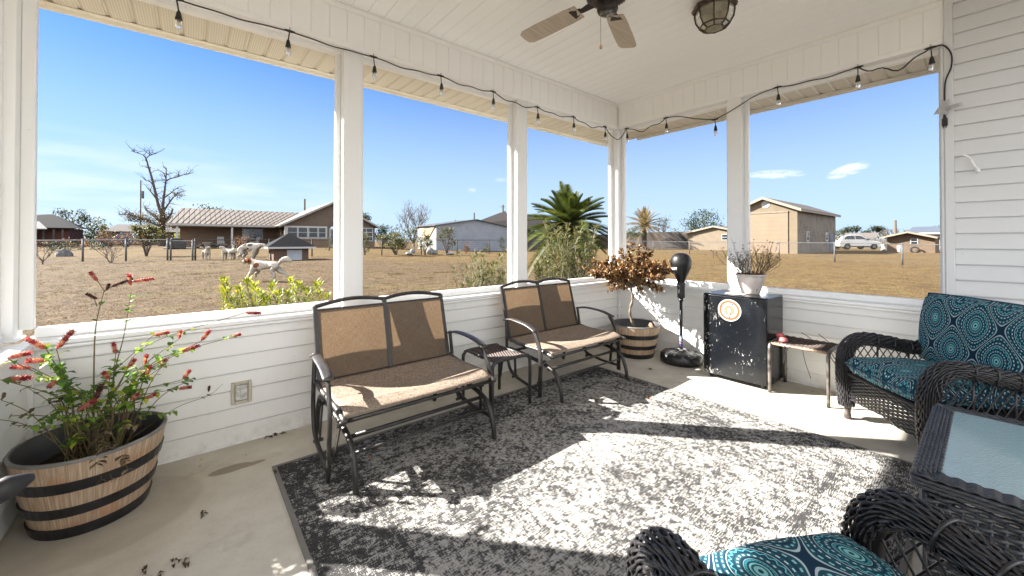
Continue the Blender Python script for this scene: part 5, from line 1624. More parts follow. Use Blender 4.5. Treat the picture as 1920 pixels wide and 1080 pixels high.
def bush(name, label, cat, base, w, h, leaf, n, fol, seed, stem_h=.25, clumps=14, group=None, bark=None, sr=None, thin=.55):
    """stems fanning from the ground into a broken crown of single leaves"""
    r = random.Random(seed); b = Vector(base)
    root = thing(name, label, cat, b, 0, group)
    pts, cs = crown_pts(r, n, w * .5, h * (1 - stem_h), clumps)
    off = Vector((0, 0, h * stem_h))
    m = MB()
    sr = sr or h * .011
    for c in cs:
        t_ = c + off; mid = t_ * .5 + Vector((0, 0, h * .08))
        p = bez([Vector((r.uniform(-.04, .04) * w, r.uniform(-.04, .04) * w, -.03)), mid, t_], 4)
        m.tube(p, [sr * (1 - .8 * i / len(p)) for i in range(len(p))], 5, cap=False)
    m.build('trunk', bark or M_BARK, root)
    m = MB()
    for p in pts:
        m.leaf(p + off, (r.gauss(0, 1), r.gauss(0, 1), r.gauss(.2, .7)), (r.uniform(-.6, .6), r.uniform(-.6, .6), 1), leaf * r.uniform(.7, 1.35), leaf * thin * r.uniform(.7, 1.2), .2)
    m.build('crown', fol, root)
    return root

def bare(name, label, cat, base, h, seed, levels=4, spread=.6, trunk=.05, n0=3, group=None, fol=None, nf=0, leaf=.2, trunk_h=.25, mat=None, lean=(0, 0)):
    r = random.Random(seed); b = Vector(base)
    root = thing(name, label, cat, b, 0, group); m = MB(); ends = []
    def grow(p, d, L, rad, lv):
        pts = [p]; q = p; d = d.normalized()
        for i in range(4):
            d = (d + Vector((r.uniform(-.22, .22), r.uniform(-.22, .22), r.uniform(-.05, .14)))).normalized(); q = q + d * (L / 4); pts.append(q)
        m.tube(pts, [rad * (1 - .12 * i) for i in range(5)], 5 if lv < 3 else 4, cap=False)
        if lv >= levels: ends.append(q); return
        for k in range(r.choice((2, 3, 3))):
            i = r.choice((2, 3, 4, 4)); a = r.uniform(0, 2 * PI)
            grow(pts[i], d + Vector((math.cos(a), math.sin(a), r.uniform(-.1, .5))) * spread, L * r.uniform(.6, .8), rad * .58, lv + 1)
    for k in range(n0):
        a = 2 * PI * k / n0 + r.uniform(-.4, .4)
        if trunk_h > 0 and k == 0:
            m.tube([Vector((0, 0, -.05)), Vector((lean[0] * .5, lean[1] * .5, h * trunk_h * .5)), Vector((lean[0], lean[1], h * trunk_h))], [trunk * 1.25, trunk, trunk * .85], 7)
        grow(Vector((lean[0], lean[1], h * trunk_h * .97)) if trunk_h > 0 else Vector((0, 0, -.03)), Vector((math.cos(a) * spread, math.sin(a) * spread, 1)), h * (1 - trunk_h) * .36, trunk * .7, 1)
    m.build('trunk', mat or M_BARK, root)
    if fol:
        m = MB()
        for k in range(nf):
            e = r.choice(ends); m.leaf(e + Vector((r.gauss(0, .5), r.gauss(0, .5), r.gauss(0, .4))) * leaf * 1.6, (r.gauss(0, 1), r.gauss(0, 1), r.gauss(0, .6)), (0, 0, 1), leaf * r.uniform(.6, 1.3), leaf * .5, .2)
        m.build('crown', fol, root)
    return root

def frond_palm(name, label, base, trunk_h, R_, n, fol, seed, leafw=.02, leaflets=34, trunk_r=.16, el=(-.35, 1.35), droop=.55, lfl=.16, mat=None, flat=False, sk=.42, vee=.30):
    r = random.Random(seed); b = Vector(base)
    root = thing(name, label, 'palm tree', b)
    m = MB(); pr = []
    k = 0
    z = -.05
    while z < trunk_h:
        pr += [(trunk_r * (1 + .10 * (k % 2)), z)]; z += trunk_r * .35; k += 1
    pr += [(trunk_r * 1.25, trunk_h), (trunk_r * .5, trunk_h + trunk_r)]
    m.lathe(pr, n=12, cap0=True, cap1=True); m.build('trunk', mat or plain('palm_bark', (.12, .085, .055), .95, .4, 8, .8, 30), root)
    m = MB(); top = Vector((0, 0, trunk_h + trunk_r * .6))
    for i in range(n):
        a = 2.39996 * i + r.uniform(-.2, .2); e = el[0] + (el[1] - el[0]) * ((i + .5) / n) ** .8
        d = Vector((math.cos(a) * math.cos(e), math.sin(a) * math.cos(e), math.sin(e)))
        L = R_ * r.uniform(.80, 1.08) * (1.12 - .30 * math.sin(max(0, e)) ** 2)
        pts = []; dj = r.uniform(.4, 1.9)
        for k in range(11):
            q = k / 10
            pts.append(top + d * (L * q) + Vector((0, 0, -droop * dj * L * q * q * (.25 + .75 * math.cos(e)) * .6)))
        m.tube(pts, [.012 * R_ * (1 - .8 * k / 10) for k in range(11)], 4, cap=False)
        for k in range(leaflets):
            q = .13 + .87 * k / leaflets; i0 = min(9, int(q * 10)); p = pts[i0].lerp(pts[i0 + 1], q * 10 - i0)
            t_ = (pts[i0 + 1] - pts[i0]).normalized(); sd = t_.cross(Vector((0, 0, 1)))
            if sd.length < .05: sd = Vector((math.sin(a), -math.cos(a), 0))
            sd.normalize(); up = sd.cross(t_)
            ll = lfl * R_ * math.sin(PI * min(1, .12 + q * .86)) ** .6
            for s in (-1, 1):
                e_ = p + (sd * s * .92 + t_ * sk + up * vee) * ll
                w_ = t_ * leafw * .5 * R_
                m.add([p - w_, p + w_, e_], [(0, 1, 2)])
    m.build('crown', fol, root)
    return root

# ------------------------------------------------------------------ shrubs just outside the porch
def rosette_shrub(name, label, base, heads, seed, fol, L=.085, stem0=.006):
    """upright stems ending in whorls of narrow leaves; heads = list of points"""
    r = random.Random(seed); b = Vector(base)
    root = thing(name, label, 'shrub', b, 0, 'shrubs growing just outside the porch wall')
    st = MB(); lf = MB()
    for hd in heads:
        hd = Vector(hd) - b
        s0 = Vector((hd.x * .35 + r.uniform(-.05, .05), hd.y * .35 + r.uniform(-.05, .05), -.03))
        jj = .05 + .10 * hd.z
        p = bez([s0, s0.lerp(hd, .4) + Vector((r.uniform(-jj, jj), r.uniform(-jj, jj), 0)), s0.lerp(hd, .75) + Vector((r.uniform(-jj, jj) * .5, r.uniform(-jj, jj) * .5, 0)), hd], 6)
        st.tube(p, [stem0 * (1 - .55 * i / len(p)) for i in range(len(p))], 5, cap=False)
        n = len(p)
        for i in range(int(n * .38), n):
            q = i / n
            for j in range(5 if q > .6 else 3):
                a = r.uniform(0, 2 * PI); d = Vector((math.cos(a), math.sin(a), r.uniform(.15, .9) + (.5 if q > .85 else 0)))
                lf.leaf(p[i] + Vector((0, 0, r.uniform(-.02, .02))), d, (0, 0, 1), L * r.uniform(.65, 1.2), L * r.uniform(.15, .22), r.uniform(-.1, .35), fold=.2)
        for j in range(9):
            a = r.uniform(0, 2 * PI); lf.leaf(hd, (math.cos(a) * .6, math.sin(a) * .6, 1), (math.cos(a), math.sin(a), -.3), L * .8, L * .18, -.1, fold=.2)
    st.build('trunk', plain('shrub_stem', (.33, .30, .22), .7, .3, 9), root); lf.build('crown', fol, root)
    return root
sr_ = random.Random(31)
def heads_px(lst, y, jit, n):
    out = []
    for (px, py) in lst:
        for k in range(n):
            d = ray(px + sr_.uniform(-jit, jit), py + sr_.uniform(-2, jit * 1.1)); yy = y + sr_.uniform(-.18, .25); t = (yy - CAM.y) / d.y; out.append(CAM + d * t)
    return out
h_ = heads_px([(422, 530), (418, 548), (447, 545), (462, 530), (474, 538), (487, 548), (513, 536), (522, 552), (548, 528), (560, 532), (575, 546), (596, 535), (603, 548), (613, 555), (430, 560), (455, 560), (500, 560), (540, 552)], 1.05, 5, 3)
rosette_shrub('shrub', 'bright yellow green shrub outside, left of the nearer bench', (-3.75, 1.08, -.1), h_, 1, F_BRIGHT, .075)
h_ = heads_px([(940, 482), (933, 497), (920, 500), (908, 492), (905, 505), (945, 510), (925, 515), (895, 520), (880, 528), (910, 522), (940, 525), (866, 535)], 1.2, 5, 2)
h_ += [Vector((sr_.uniform(-1.75, -.75), 1.2 + sr_.uniform(-.25, .3), sr_.uniform(.75, 1.2))) for k in range(20)]
rosette_shrub('shrub', 'sparse yellowing shrub outside, left of the second bench post', (-1.25, 1.25, -.1), h_, 2, F_GREYG, .085)
h_ = [at(1020 + 105 * (k % 9) / 9 + sr_.uniform(-6, 6), 424 + 92 * ((k * 7) % 11) / 11 + sr_.uniform(-6, 6), 6.0 + sr_.uniform(-.4, .5)) for k in range(50)]
h_ = [p for p in h_ if True]
h_ += [at(1008 + sr_.uniform(-4, 6), 498 + 20 * k / 5, 5.6) for k in range(5)]
rosette_shrub('shrub', 'tall grey green shrub in front of the dark palm', tuple(at(1078, 540, 6.05))[:2] + (-.1,), h_, 3, F_GREYG, .13, .008)

# dark sago palm behind it
sg = at(1066, 425, 8.6)
frond_palm('sago_palm', 'dark green sago palm with a dome of stiff fronds', (sg.x, sg.y, -.1), 1.70, 1.12, 74, foliage('sago_frond', [(0, (.018, .034, .010)), (.55, (.075, .11, .022)), (1, (.24, .24, .05))], .5, .25, 1.3), 5, .020, 64, .17, (-.8, 1.35), .42, .17, sk=.5, vee=.36)

# ------------------------------------------------------------------ yard trees, bushes and stones, left to right
G_BUSH = 'young bushes along the yard fence'
def on(px, py, tp): 
    b = gp(px, py); return b, zat(b, tp) - b.z
def wpx(b, n): return n * dep(b) / FPX
b, h = on(80, 496, 452); bare('bare_shrub', 'small leafless shrub at far left, left of the fence post', 'shrub', b, h * 1.05, 3, 3, .75, .03, 5, G_BUSH, trunk_h=.12, mat=M_TWIG)
b, h = on(208, 493, 442); bare('bare_shrub', 'spreading leafless shrub right of the leftmost fence post', 'shrub', b, h * 1.1, 9, 3, .7, .028, 7, G_BUSH, trunk_h=0, mat=M_TWIG)
b, h = on(274, 481, 424); bush('small_tree', 'small rounded olive tree in front of the blue pickup', 'tree', b, wpx(b, 50), h, .2, 900, F_OLIVE, 4, .42, 16, G_BUSH)
b, h = on(617, 470, 442); bush('bush', 'little yellow green bush left of the tall bench post', 'bush', b, wpx(b, 20), h, .12, 260, F_OLIVE, 5, .1, 9, G_BUSH)
b, h = on(684, 479, 436); bush('bush', 'slender yellow green bush right of the nearest bench post', 'bush', b, wpx(b, 24), h * 1.05, .13, 420, F_OLIVE, 6, .1, 10, G_BUSH)
b, h = on(742, 478, 434); bush('bush', 'wide olive bush on several thin stems', 'bush', b, wpx(b, 62), h, .2, 950, F_OLIVE, 7, .3, 16, G_BUSH)
b, h = on(797, 478, 437); bush('bush', 'olive bush in front of the tan tarp', 'bush', b, wpx(b, 36), h, .18, 520, F_OLIVE, 8, .28, 12, G_BUSH)
b, h = on(838, 478, 428); bush('bush', 'loose olive bush against the grey metal building', 'bush', b, wpx(b, 40), h, .19, 560, F_OLIVE, 10, .25, 14, G_BUSH)
b, h = on(874, 476, 453); bush('bush', 'small reddish brown bush by the metal building', 'bush', b, wpx(b, 15), h, .14, 260, F_RUST, 12, .1, 8, G_BUSH)
b, h = on(890, 478, 455); bare('bare_shrub', 'tiny pale leafless sapling by the metal building', 'shrub', b, h, 12, 2, .5, .02, 3, G_BUSH, trunk_h=.2, mat=plain('pale_twig', (.45, .42, .38), .8))
b, h = on(912, 475, 455); bush('bush', 'small rounded bush near the right end of the metal building', 'bush', b, wpx(b, 14), h, .14, 220, F_OLIVE, 13, .1, 8, G_BUSH)
b, h = on(944, 475, 445); bush('bush', 'thin dark bush beside the second bench post', 'bush', b, wpx(b, 20), h, .16, 220, F_DARK, 14, .25, 9, G_BUSH)
b, h = on(453, 482, 447); bush('bush', 'rust brown bush behind the white dogs', 'bush', b, wpx(b, 30), h, .11, 520, F_RUST, 15, .08, 12)
b, h = on(1322, 483, 467); bare('bare_shrub', 'tiny bare sapling in the lawn near the tan shed', 'shrub', b, h, 13, 2, .6, .02, 3, None, trunk_h=.2, mat=plain('red_twig', (.22, .11, .09), .8))
b, h = on(1250, 480, 466); bare('bare_shrub', 'tiny bare sapling in the lawn before the dark fence', 'shrub', b, h * .8, 15, 2, .6, .018, 3, None, trunk_h=.2, mat=plain('brown_twig', (.2, .12, .10), .8))
# boulder
b, h = on(120, 481, 469)
m = MB(); m.grid(lambda u, v: Vector((math.cos(2 * PI * u) * math.sin(PI * v / 2) * .44, math.sin(2 * PI * u) * math.sin(PI * v / 2) * .4, math.cos(PI * v / 2) ** .7 * h * 1.15)) * (1 + .28 * mnoise.noise(Vector((math.cos(2 * PI * u) * 1.6, math.sin(2 * PI * u) * 1.6, v * 2 + 5)))), 18, 10)
o = m.build('boulder', plain('grey_stone', (.24, .24, .25), .9, .3, 5, .8, 20, col2=(.12, .12, .125))); o.location = b; tag(o, 'grey boulder lying on the lawn at far left', 'boulder')

for k_, (px, py, w_, h_, fol_, lb) in enumerate((
        (66, 470, 2.2, .9, F_RUST, 'low russet shrub at the far left edge before the brick house'), (100, 470, 1.5, .9, F_DARK, 'clipped dark shrub beside the grey boulder, left of it'),
        (130, 469, 1.6, .8, F_DARK, 'clipped dark shrub right of the grey boulder'), (150, 468, 2.4, 1.1, F_RUST, 'russet shrub over the leftmost fence post'),
        (178, 468, 1.5, .7, F_DARK, 'clipped dark shrub left of the spreading bare shrub'), (205, 466, 3.0, 1.9, F_RUST, 'taller russet shrub below the small skyline palm'))):
    b = gp(px, py); bush('bush', lb, 'bush', b, w_, h_, .14, 330, fol_, 70 + k_, .05, 12, 'garden shrubs beyond the left fence')
# tall pruned bare tree with drawn limbs
def bare_giant():
    D = 43
    b = gp(303, 462); b = Vector((b.x, b.y, terrain(b.x, b.y)))
    dd = dep(b); root = thing('bare_tree', 'tall storm damaged bare tree beside the utility pole', 'tree', b)
    r = random.Random(77); m = MB(); tips = []
    def P3(px, py, o=0): return at(px, py, dd + o) - b
    def limb(pts, r0, r1, o=0, tw=.5):
        pp = bez([P3(x, y, o * i / len(pts)) for i, (x, y) in enumerate(pts)], 5)
        m.tube(pp, [r0 + (r1 - r0) * i / (len(pp) - 1) for i in range(len(pp))], 7, cap=True)
        for i in range(3, len(pp)):
            if r.random() < tw:
                d = Vector((r.uniform(-1, 1), r.uniform(-1, 1), r.uniform(-.3, .9))); q = pp[i]; L = r.uniform(.5, 1.5)
                t_ = [q, q + d * L * .5 + Vector((0, 0, .05)), q + d * L + Vector((r.uniform(-.2, .2), 0, r.uniform(-.1, .25)))]
                m.tube(t_, [.045, .028, .012], 4, cap=False)
                for k in range(3):
                    e = t_[1 + k % 2] ; m.tube([e, e + Vector((r.uniform(-.5, .5), r.uniform(-.5, .5), r.uniform(-.1, .5)))], [.018, .008], 4, cap=False)
                tips.append(t_[2])
    limb([(303, 464), (303, 440), (304, 415), (305, 398)], .40, .28, 0, 0)
    limb([(304, 405), (297, 385), (291, 360), (285, 335), (278, 312), (274, 298), (268, 290)], .19, .05, -2)
    limb([(268, 290), (258, 287), (246, 283)], .06, .03, 0, .7); limb([(274, 297), (280, 292), (286, 290), (293, 288)], .06, .025, 0, .5)
    limb([(305, 402), (306, 380), (309, 355), (311, 335), (312, 315)], .18, .04, 1)
    limb([(311, 340), (319, 335), (332, 332), (346, 327), (355, 325)], .09, .03, 0, .5); limb([(309, 370), (320, 362), (334, 351)], .09, .03, 0, .3)
    limb([(306, 398), (314, 385), (325, 370), (333, 363), (345, 358)], .12, .025, 2, .6); limb([(312, 338), (307, 325), (303, 322)], .07, .03)
    limb([(295, 375), (285, 362), (276, 352)], .12, .04); limb([(290, 355), (283, 342), (273, 338)], .08, .03, 0, .5)
    limb([(304, 420), (290, 405), (276, 395), (271, 388)], .17, .10, 1, .6); limb([(303, 425), (285, 418), (262, 408), (240, 402), (222, 402)], .13, .025, -1, .9); limb([(303, 418), (318, 405), (324, 392)], .17, .10, 1, .4)
    limb([(262, 410), (250, 415), (236, 412)], .08, .02, 0, .9); limb([(304, 410), (318, 418), (330, 414)], .12, .03, 0, .9)
    m.build('trunk', M_BARK, root)
    m = MB()
    cl = [(P3(x, y), s) for x, y, s in ((296, 428, 1.5), (288, 420, 1.3), (312, 420, 1.2), (302, 438, 1.0), (275, 410, 1.1), (262, 408, .8), (245, 406, .7), (320, 410, 1.0), (300, 405, 1.0), (335, 366, .55), (283, 346, .3), (276, 312, .25), (272, 300, .25), (291, 338, .3), (235, 402, .5))]
    for k in range(3600):
        c, s = r.choice(cl[:10]) if k < 3200 else r.choice(cl)
        if s < .6 and r.random() < .5: continue
        p = c + Vector((r.gauss(0, .55), r.gauss(0, .55), r.gauss(0, .38))) * s
        m.leaf(p, (r.gauss(0, 1), r.gauss(0, 1), r.gauss(0, .6)), (0, 0, 1), r.uniform(.14, .30), .12, .2)
    m.build('crown', foliage('vine_leaf', [(0, (.05, .04, .015)), (.5, (.14, .10, .04)), (1, (.25, .17, .07))]), root)
bare_giant()
b = gp(263, 457); 
m = MB(); zt = zat(b, 338) - b.z; m.tube([(0, 0, -.2), (0, 0, zt)], [.16, .13], 10); up = thing('utility_pole', 'weathered utility pole with a transformer can, by the bare tree', 'utility pole', b)
m.build('pole', plain('weathered_pole', (.16, .125, .095), .9, .3, 4, .4, 20), up)
z0 = zat(b, 372) - b.z; z1 = zat(b, 358) - b.z
m = MB(); m.lathe([(.0, z0), (.24, z0), (.25, z0 + .05), (.25, z1 - .05), (.2, z1), (0, z1 + .02)], (.42, -.1, 0), 14); m.build('transformer', plain('transformer_grey', (.10, .10, .105), .5), up, smooth=True)
m = MB(); m.bar((0, 0, (z0 + z1) / 2 + .1), (.4, -.1, (z0 + z1) / 2 + .1), .06, .06); m.tube([(0, 0, z0 + .3), (.1, -.1, z0 + .6), (.35, -.1, z1)], .02, 5); m.build('bracket', plain('bracket', (.2, .2, .2), .5), up)

# trees behind the houses and on the skyline
b = at(140, 451, 55); b.z = .5; bare('bare_tree', 'forked leafless tree in front of the dark roofed house', 'tree', b, 6.2, 21, 4, .62, .16, 3, None, F_DARK, 500, .35, trunk_h=.3)
b = at(160, 455, 57); b.z = .3; bush('evergreen_tree', 'rounded dark evergreen right of the dark roofed house', 'tree', b, 5.2, 4.2, .34, 1700, F_DARK, 23, .05, 22)
b = at(195, 450, 75); b.z = .4; frond_palm('cabbage_palm', 'small palm on the skyline left of the pickup', b, 2.6, 2.0, 26, foliage('cabbage_frond', [(0, (.05, .05, .02)), (.6, (.12, .11, .05)), (1, (.24, .2, .1))]), 8, .05, 12, .22, (-.5, 1.4), .7, .3)
b = at(236, 466, 45); b.z = terrain(b.x, b.y); bush('bush', 'russet leafed thicket before the blue pickup', 'bush', b, 4.4, 2.1, .16, 620, F_RUST, 25, .1, 22)
b = at(105, 462, 50); b.z = .3; bush('bush', 'low russet bush in front of the dark roofed house', 'bush', b, 5.0, 1.5, .22, 420, F_RUST, 27, .05, 18)
b = at(400, 440, 90); b.z = .6; bush('oak_tree', 'dark evergreen oak rising behind the metal roofed house', 'tree', b, 12, 8.6, .55, 1500, F_DARK, 28, .35, 22)
b = at(344, 459, 47.5); b.z = .55; bush('bush', 'yellow green bush at the left end of the neighbour porch', 'bush', b, 2.0, 1.75, .2, 520, F_BRIGHT, 30, .05, 12)
b = at(718, 463, 52); b.z = -.05; bush('round_tree', 'dark rounded tree at the corner of the gabled house', 'tree', b, 2.9, 3.3, .22, 1300, F_DARK, 31, .3, 16)
b = at(776, 462, 66); b.z = -.1; bare('bare_tree', 'dome shaped bare grey tree behind the metal building', 'tree', b, 8.6, 33, 5, .5, .17, 8, None, None, 0, .2, trunk_h=.12, mat=plain('pale_bark', (.25, .22, .20), .9))
b = at(758, 462, 60); b.z = -.1; bush('tree', 'low dark tree left of the metal building', 'tree', b, 5.0, 3.6, .3, 800, F_OLIVE, 34, .15, 16)
b = at(684, 455, 85); b.z = 0; bare('pine_tree', 'thin pine behind the gabled house', 'tree', b, 8.4, 35, 3, .5, .18, 3, None, F_PINE, 420, .5, trunk_h=.55)
b = at(1208, 458, 68); b.z = -.1; frond_palm('date_palm', 'pale straw coloured date palm behind the dark fence', b, 3.9, 4.3, 64, F_BUFF, 9, .014, 40, .40, (-.6, 1.5), .55, .14)
b = at(1243, 458, 72); b.z = -.1; bare('bare_tree', 'wispy bare tree right of the straw coloured palm', 'tree', b, 6.4, 37, 4, .42, .14, 4, None, F_PINE, 260, .3, trunk_h=.2)
b = at(1326, 458, 82); b.z = -.1; bush('oak_tree', 'broad dark oak behind the low tan shed', 'tree', b, 8.6, 7.6, .42, 1700, F_DARK, 38, .32, 24)
b = at(1290, 456, 88); b.z = -.1; bush('tree', 'low scrubby tree left of the broad oak', 'tree', b, 8, 4.6, .4, 500, F_OLIVE, 39, .3, 16)
b = at(1183, 458, 66); b.z = 1.6; bush('hedge', 'green hedge top showing over the dark fence', 'hedge', b, 5.5, 1.9, .25, 700, F_DARK, 40, .0, 16)
b = at(1571, 460, 62); b.z = -.1; bush('evergreen_tree', 'dark bushy evergreen beside the tall tan garage', 'tree', b, 3.4, 2.9, .22, 1300, foliage('juniper', [(0, (.03, .035, .012)), (.6, (.075, .08, .025)), (1, (.14, .12, .04))]), 41, .02, 18)
for (px, tp, D, sd, lb) in ((1590, 424, 110, 42, 'slim pine on the skyline above the white car hood'), (1602, 421, 112, 43, 'slim pine on the skyline above the white car roof'), (1625, 431, 108, 44, 'short pine on the skyline right of the white car'), (1640, 421, 115, 45, 'slim tall pine between the car and the brick shed'), (1650, 423, 118, 46, 'slim forked pine left of the brick shed'), (1738, 430, 120, 47, 'pine tip over the brick shed roof'), (1766, 420, 118, 48, 'pine crown at the right window edge')):
    b = at(px, 455, D); b.z = -.1; h = zat(b, tp) + .1; bare('pine_tree', lb, 'tree', b, h, sd, 3, .5, .2, 3, 'pines on the right skyline', F_PINE, 420, .55, trunk_h=.5)
for (px, tp, D, sd, lb) in ((1662, 423, 105, 52, 'ragged bare tree left of the brick shed ridge'), (1670, 420, 106, 50, 'broken bare tree over the brick shed eave'), (1693, 422, 104, 51, 'low bare tree behind the brick shed roof')):
    b = at(px, 455, D); b.z = -.1; h = zat(b, tp) + .1; bare('bare_tree', lb, 'tree', b, h, sd, 4, .6, .26, 3, 'bare trees on the right skyline', trunk_h=.3)
def pole(px, tp, D, r_, label, arm=0, base=455):
    b = at(px, base, D); b.z = -.1; t_ = thing('utility_pole', label, 'utility pole', b); h = zat(b, tp) + .1
    m = MB(); m.tube([(0, 0, -.2), (0, 0, h)], [r_ * 1.2, r_], 8); m.build('pole', plain('pole_wood', (.17, .14, .11), .9, .2), t_)
    if arm:
        m = MB(); m.lathe([(0, h - arm - .5), (.22, h - arm - .5), (.24, h - arm), (0, h - arm + .05)], (.35 * RT.x, .35 * RT.y, 0), 12); m.bar((0, 0, h - arm - .2), (.35 * RT.x, .35 * RT.y, h - arm - .2), .08, .08); m.build('transformer', plain('pole_can', (.10, .10, .11), .5), t_, smooth=True)
        m = MB(); m.bar((-.6 * RT.x, -.6 * RT.y, h - .4), (.5 * RT.x, .5 * RT.y, h - .4), .08, .08); m.build('crossarm', plain('crossarm', (.15, .12, .1), .9), t_)
pole(943, 384, 78, .16, 'utility pole with a small dish over the brown roof', 1.3)
pole(889, 399, 70, .13, 'short utility pole over the metal building ridge')
pole(571, 373, 72, .15, 'utility pole rising behind the neighbour gable')
pole(1679, 413, 100, .26, 'thick bare snag pole over the brick shed')
# far scrub line
def treeline():
    r = random.Random(90); m = MB()
    for k in range(6500):
        px = r.uniform(20, 1790); D = r.uniform(125, 190)
        a = mnoise.noise(Vector((px * .012, 0, 3))) * .5 + mnoise.noise(Vector((px * .05, 2, 3))) * .35
        top = 1.8 + 3.4 * max(0, .45 + a)
        p = at(px, 452, D); p.z = -.1 + top * r.random() ** .7
        m.leaf(p, (r.gauss(0, 1), r.gauss(0, 1), r.gauss(.2, .6)), (0, 0, 1), r.uniform(.5, 1.1), .5, .2)
    tag(m.build('treeline', foliage('far_scrub', [(0, (.05, .05, .035)), (.5, (.12, .10, .07)), (1, (.22, .17, .12))])), 'low far off line of winter scrub along the horizon', 'trees', kind='stuff')
treeline()
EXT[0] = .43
def onY(px, py, y): d = ray(px, py); return CAM + d * ((y - CAM.y) / d.y)
def onX(px, py, x): d = ray(px, py); return CAM + d * ((x - CAM.x) / d.x)
def lapm(name, col, pitch=.2, axis='z', rough=.6, var=.1, shade=.55, grime=None, gs=1.2):
    """boards or siding: thin shadow line at every lap"""
    t = MT(name); P = t.co('World'); x, y, z = t.xyz(P)
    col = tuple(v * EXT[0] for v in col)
    if grime: grime = (tuple(v * EXT[0] for v in grime[0]), grime[1])
    q = {'x': x, 'y': y, 'z': z}[axis]
    f = (q * (1 / pitch)).fract()
    n = t.noise(gs, P, 6, .6)
    c = t.mix(n.ss(.3, .7), tuple(v * (1 - var) for v in col), tuple(min(1, v * (1 + var)) for v in col))
    if grime: c = t.mix((t.noise(.9, P, 7, .7)).ss(.42, .68) * grime[1], c, grime[0])
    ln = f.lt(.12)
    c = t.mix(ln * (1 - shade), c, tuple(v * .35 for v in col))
    t.set(c, rough, 0, .3); t.bump(f, .5, .02); return t.m
def brickm(name, c1, c2, mortar, sc=1.0, off=(0, 0, 0)):
    t = MT(name); P = t.co('World'); x, y, z = t.xyz(P)
    c1, c2, mortar = [tuple(v * EXT[0] for v in c) for c in (c1, c2, mortar)]
    n = t.N('ShaderNodeTexBrick'); t.L(t.vec((x + y) * (1 / sc), z * (1 / sc), 0), n.inputs['Vector'])
    n.inputs['Color1'].default_value = c1 + (1,); n.inputs['Color2'].default_value = c2 + (1,); n.inputs['Mortar'].default_value = mortar + (1,)
    n.inputs['Scale'].default_value = 1; n.inputs['Mortar Size'].default_value = .010; n.inputs['Brick Width'].default_value = .22; n.inputs['Row Height'].default_value = .075
    c = t.mix(t.noise(1.4, P, 6, .65).ss(.35, .7) * .5, n.outputs[0], tuple(v * 1.25 for v in c1))
    c = t.mix(t.noise(9, P, 3).ss(.5, .7) * .3, c, tuple(v * .6 for v in c2))
    t.set(c, .9, 0, .2); return t.m
M_WHITE = plain('white_paint', (.72, .72, .70), .5, .06)
M_GLASS = plain('dark_glass', (.035, .042, .048), .08, .2, 2, 0, 60, 0, .6)
M_SHING = plain('brown_shingle', (.15, .12, .10), .95, .3, 14, .6, 25, col2=(.085, .07, .06))
M_SHING_G = plain('charcoal_shingle', (.030, .031, .035), .95, .3, 20, .6, 40, 0, .15, col2=(.012, .0125, .014))
def roof_slab(mb, pts, th):
    """sheet roof: 4 corners with thickness downwards"""
    v = [Vector(p) for p in pts]
    mb.add(v + [p - Vector((0, 0, th)) for p in v], [(0, 1, 2, 3), (7, 6, 5, 4), (0, 4, 5, 1), (1, 5, 6, 2), (2, 6, 7, 3), (3, 7, 4, 0)])
def gable_wall(mb, axis, c, a0, a1, zb, ze, am, za, th):
    """gable end wall; axis 'x': plane x = c, spanning y; th towards +axis"""
    poly = [(a0, zb), (a1, zb), (a1, ze), (am, za), (a0, ze)]
    mb.prism(poly, (lambda p, t: (c + th * t, p[0], p[1])) if axis == 'x' else (lambda p, t: (p[0], c + th * t, p[1])))
def win(parent, axis, c, a0, a1, z0, z1, sgn, fr=.07, rows=2, cols=1, label=None, glass=None):
    """sash window standing proud of plane axis = c on the sgn side"""
    f = MB()
    def bx(m, p0, p1, q0, q1, d0, d1):
        if axis == 'x': m.box((c + sgn * d0, p0, q0), (c + sgn * d1, p1, q1))
        else: m.box((p0, c + sgn * d0, q0), (p1, c + sgn * d1, q1))
    bx(f, a0, a0 + fr, z0, z1, .005, .07); bx(f, a1 - fr, a1, z0, z1, .005, .07); bx(f, a0 + fr, a1 - fr, z1 - fr, z1, .005, .068); bx(f, a0 + fr, a1 - fr, z0, z0 + fr, .005, .068)
    for k in range(1, rows): zz = z0 + (z1 - z0) * k / rows; bx(f, a0 + fr, a1 - fr, zz - fr * .4, zz + fr * .4, .005, .064)
    for k in range(1, cols): aa = a0 + (a1 - a0) * k / cols; bx(f, aa - fr * .4, aa + fr * .4, z0 + fr, z1 - fr, .005, .062)
    w_ = f.build('window', M_WHITE, parent, world=True)
    g = MB(); bx(g, a0 + fr * .5, a1 - fr * .5, z0 + fr * .5, z1 - fr * .5, .003, .03); g.build('pane', glass or M_GLASS, w_, world=True)
    return w_

# ------------------------------------------------------------------ tall tan garage
G = -.1
gx0, gx1, gy0, gy1 = 47.66, 64.4, 10.45, 16.95
ze, za, ym = 4.93, 6.32, 13.7
ga = thing('garage', 'tall tan garage with one high roll up door', 'garage', (gx0, ym, G))
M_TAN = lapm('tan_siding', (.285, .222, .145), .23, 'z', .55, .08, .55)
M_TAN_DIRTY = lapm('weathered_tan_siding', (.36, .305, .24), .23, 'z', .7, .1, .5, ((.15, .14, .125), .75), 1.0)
m = MB(); gable_wall(m, 'x', gx0, gy0, gy1, G - .1, ze, ym, za, .2); m.build('wall', M_TAN, ga, world=True)
m = MB(); m.box((gx0 + .2, gy0 + .002, G - .1), (gx1, gy0 + .2, ze)); m.build('wall', M_TAN_DIRTY, ga, world=True)
m = MB(); m.box((gx0 + .2, gy1 - .2, G - .1), (gx1, gy1 - .002, ze)); gable_wall(m, 'x', gx1, gy0, gy1, G - .1, ze, ym, za, .2); m.build('wall', M_TAN, ga, world=True)
m = MB(); oh = .55
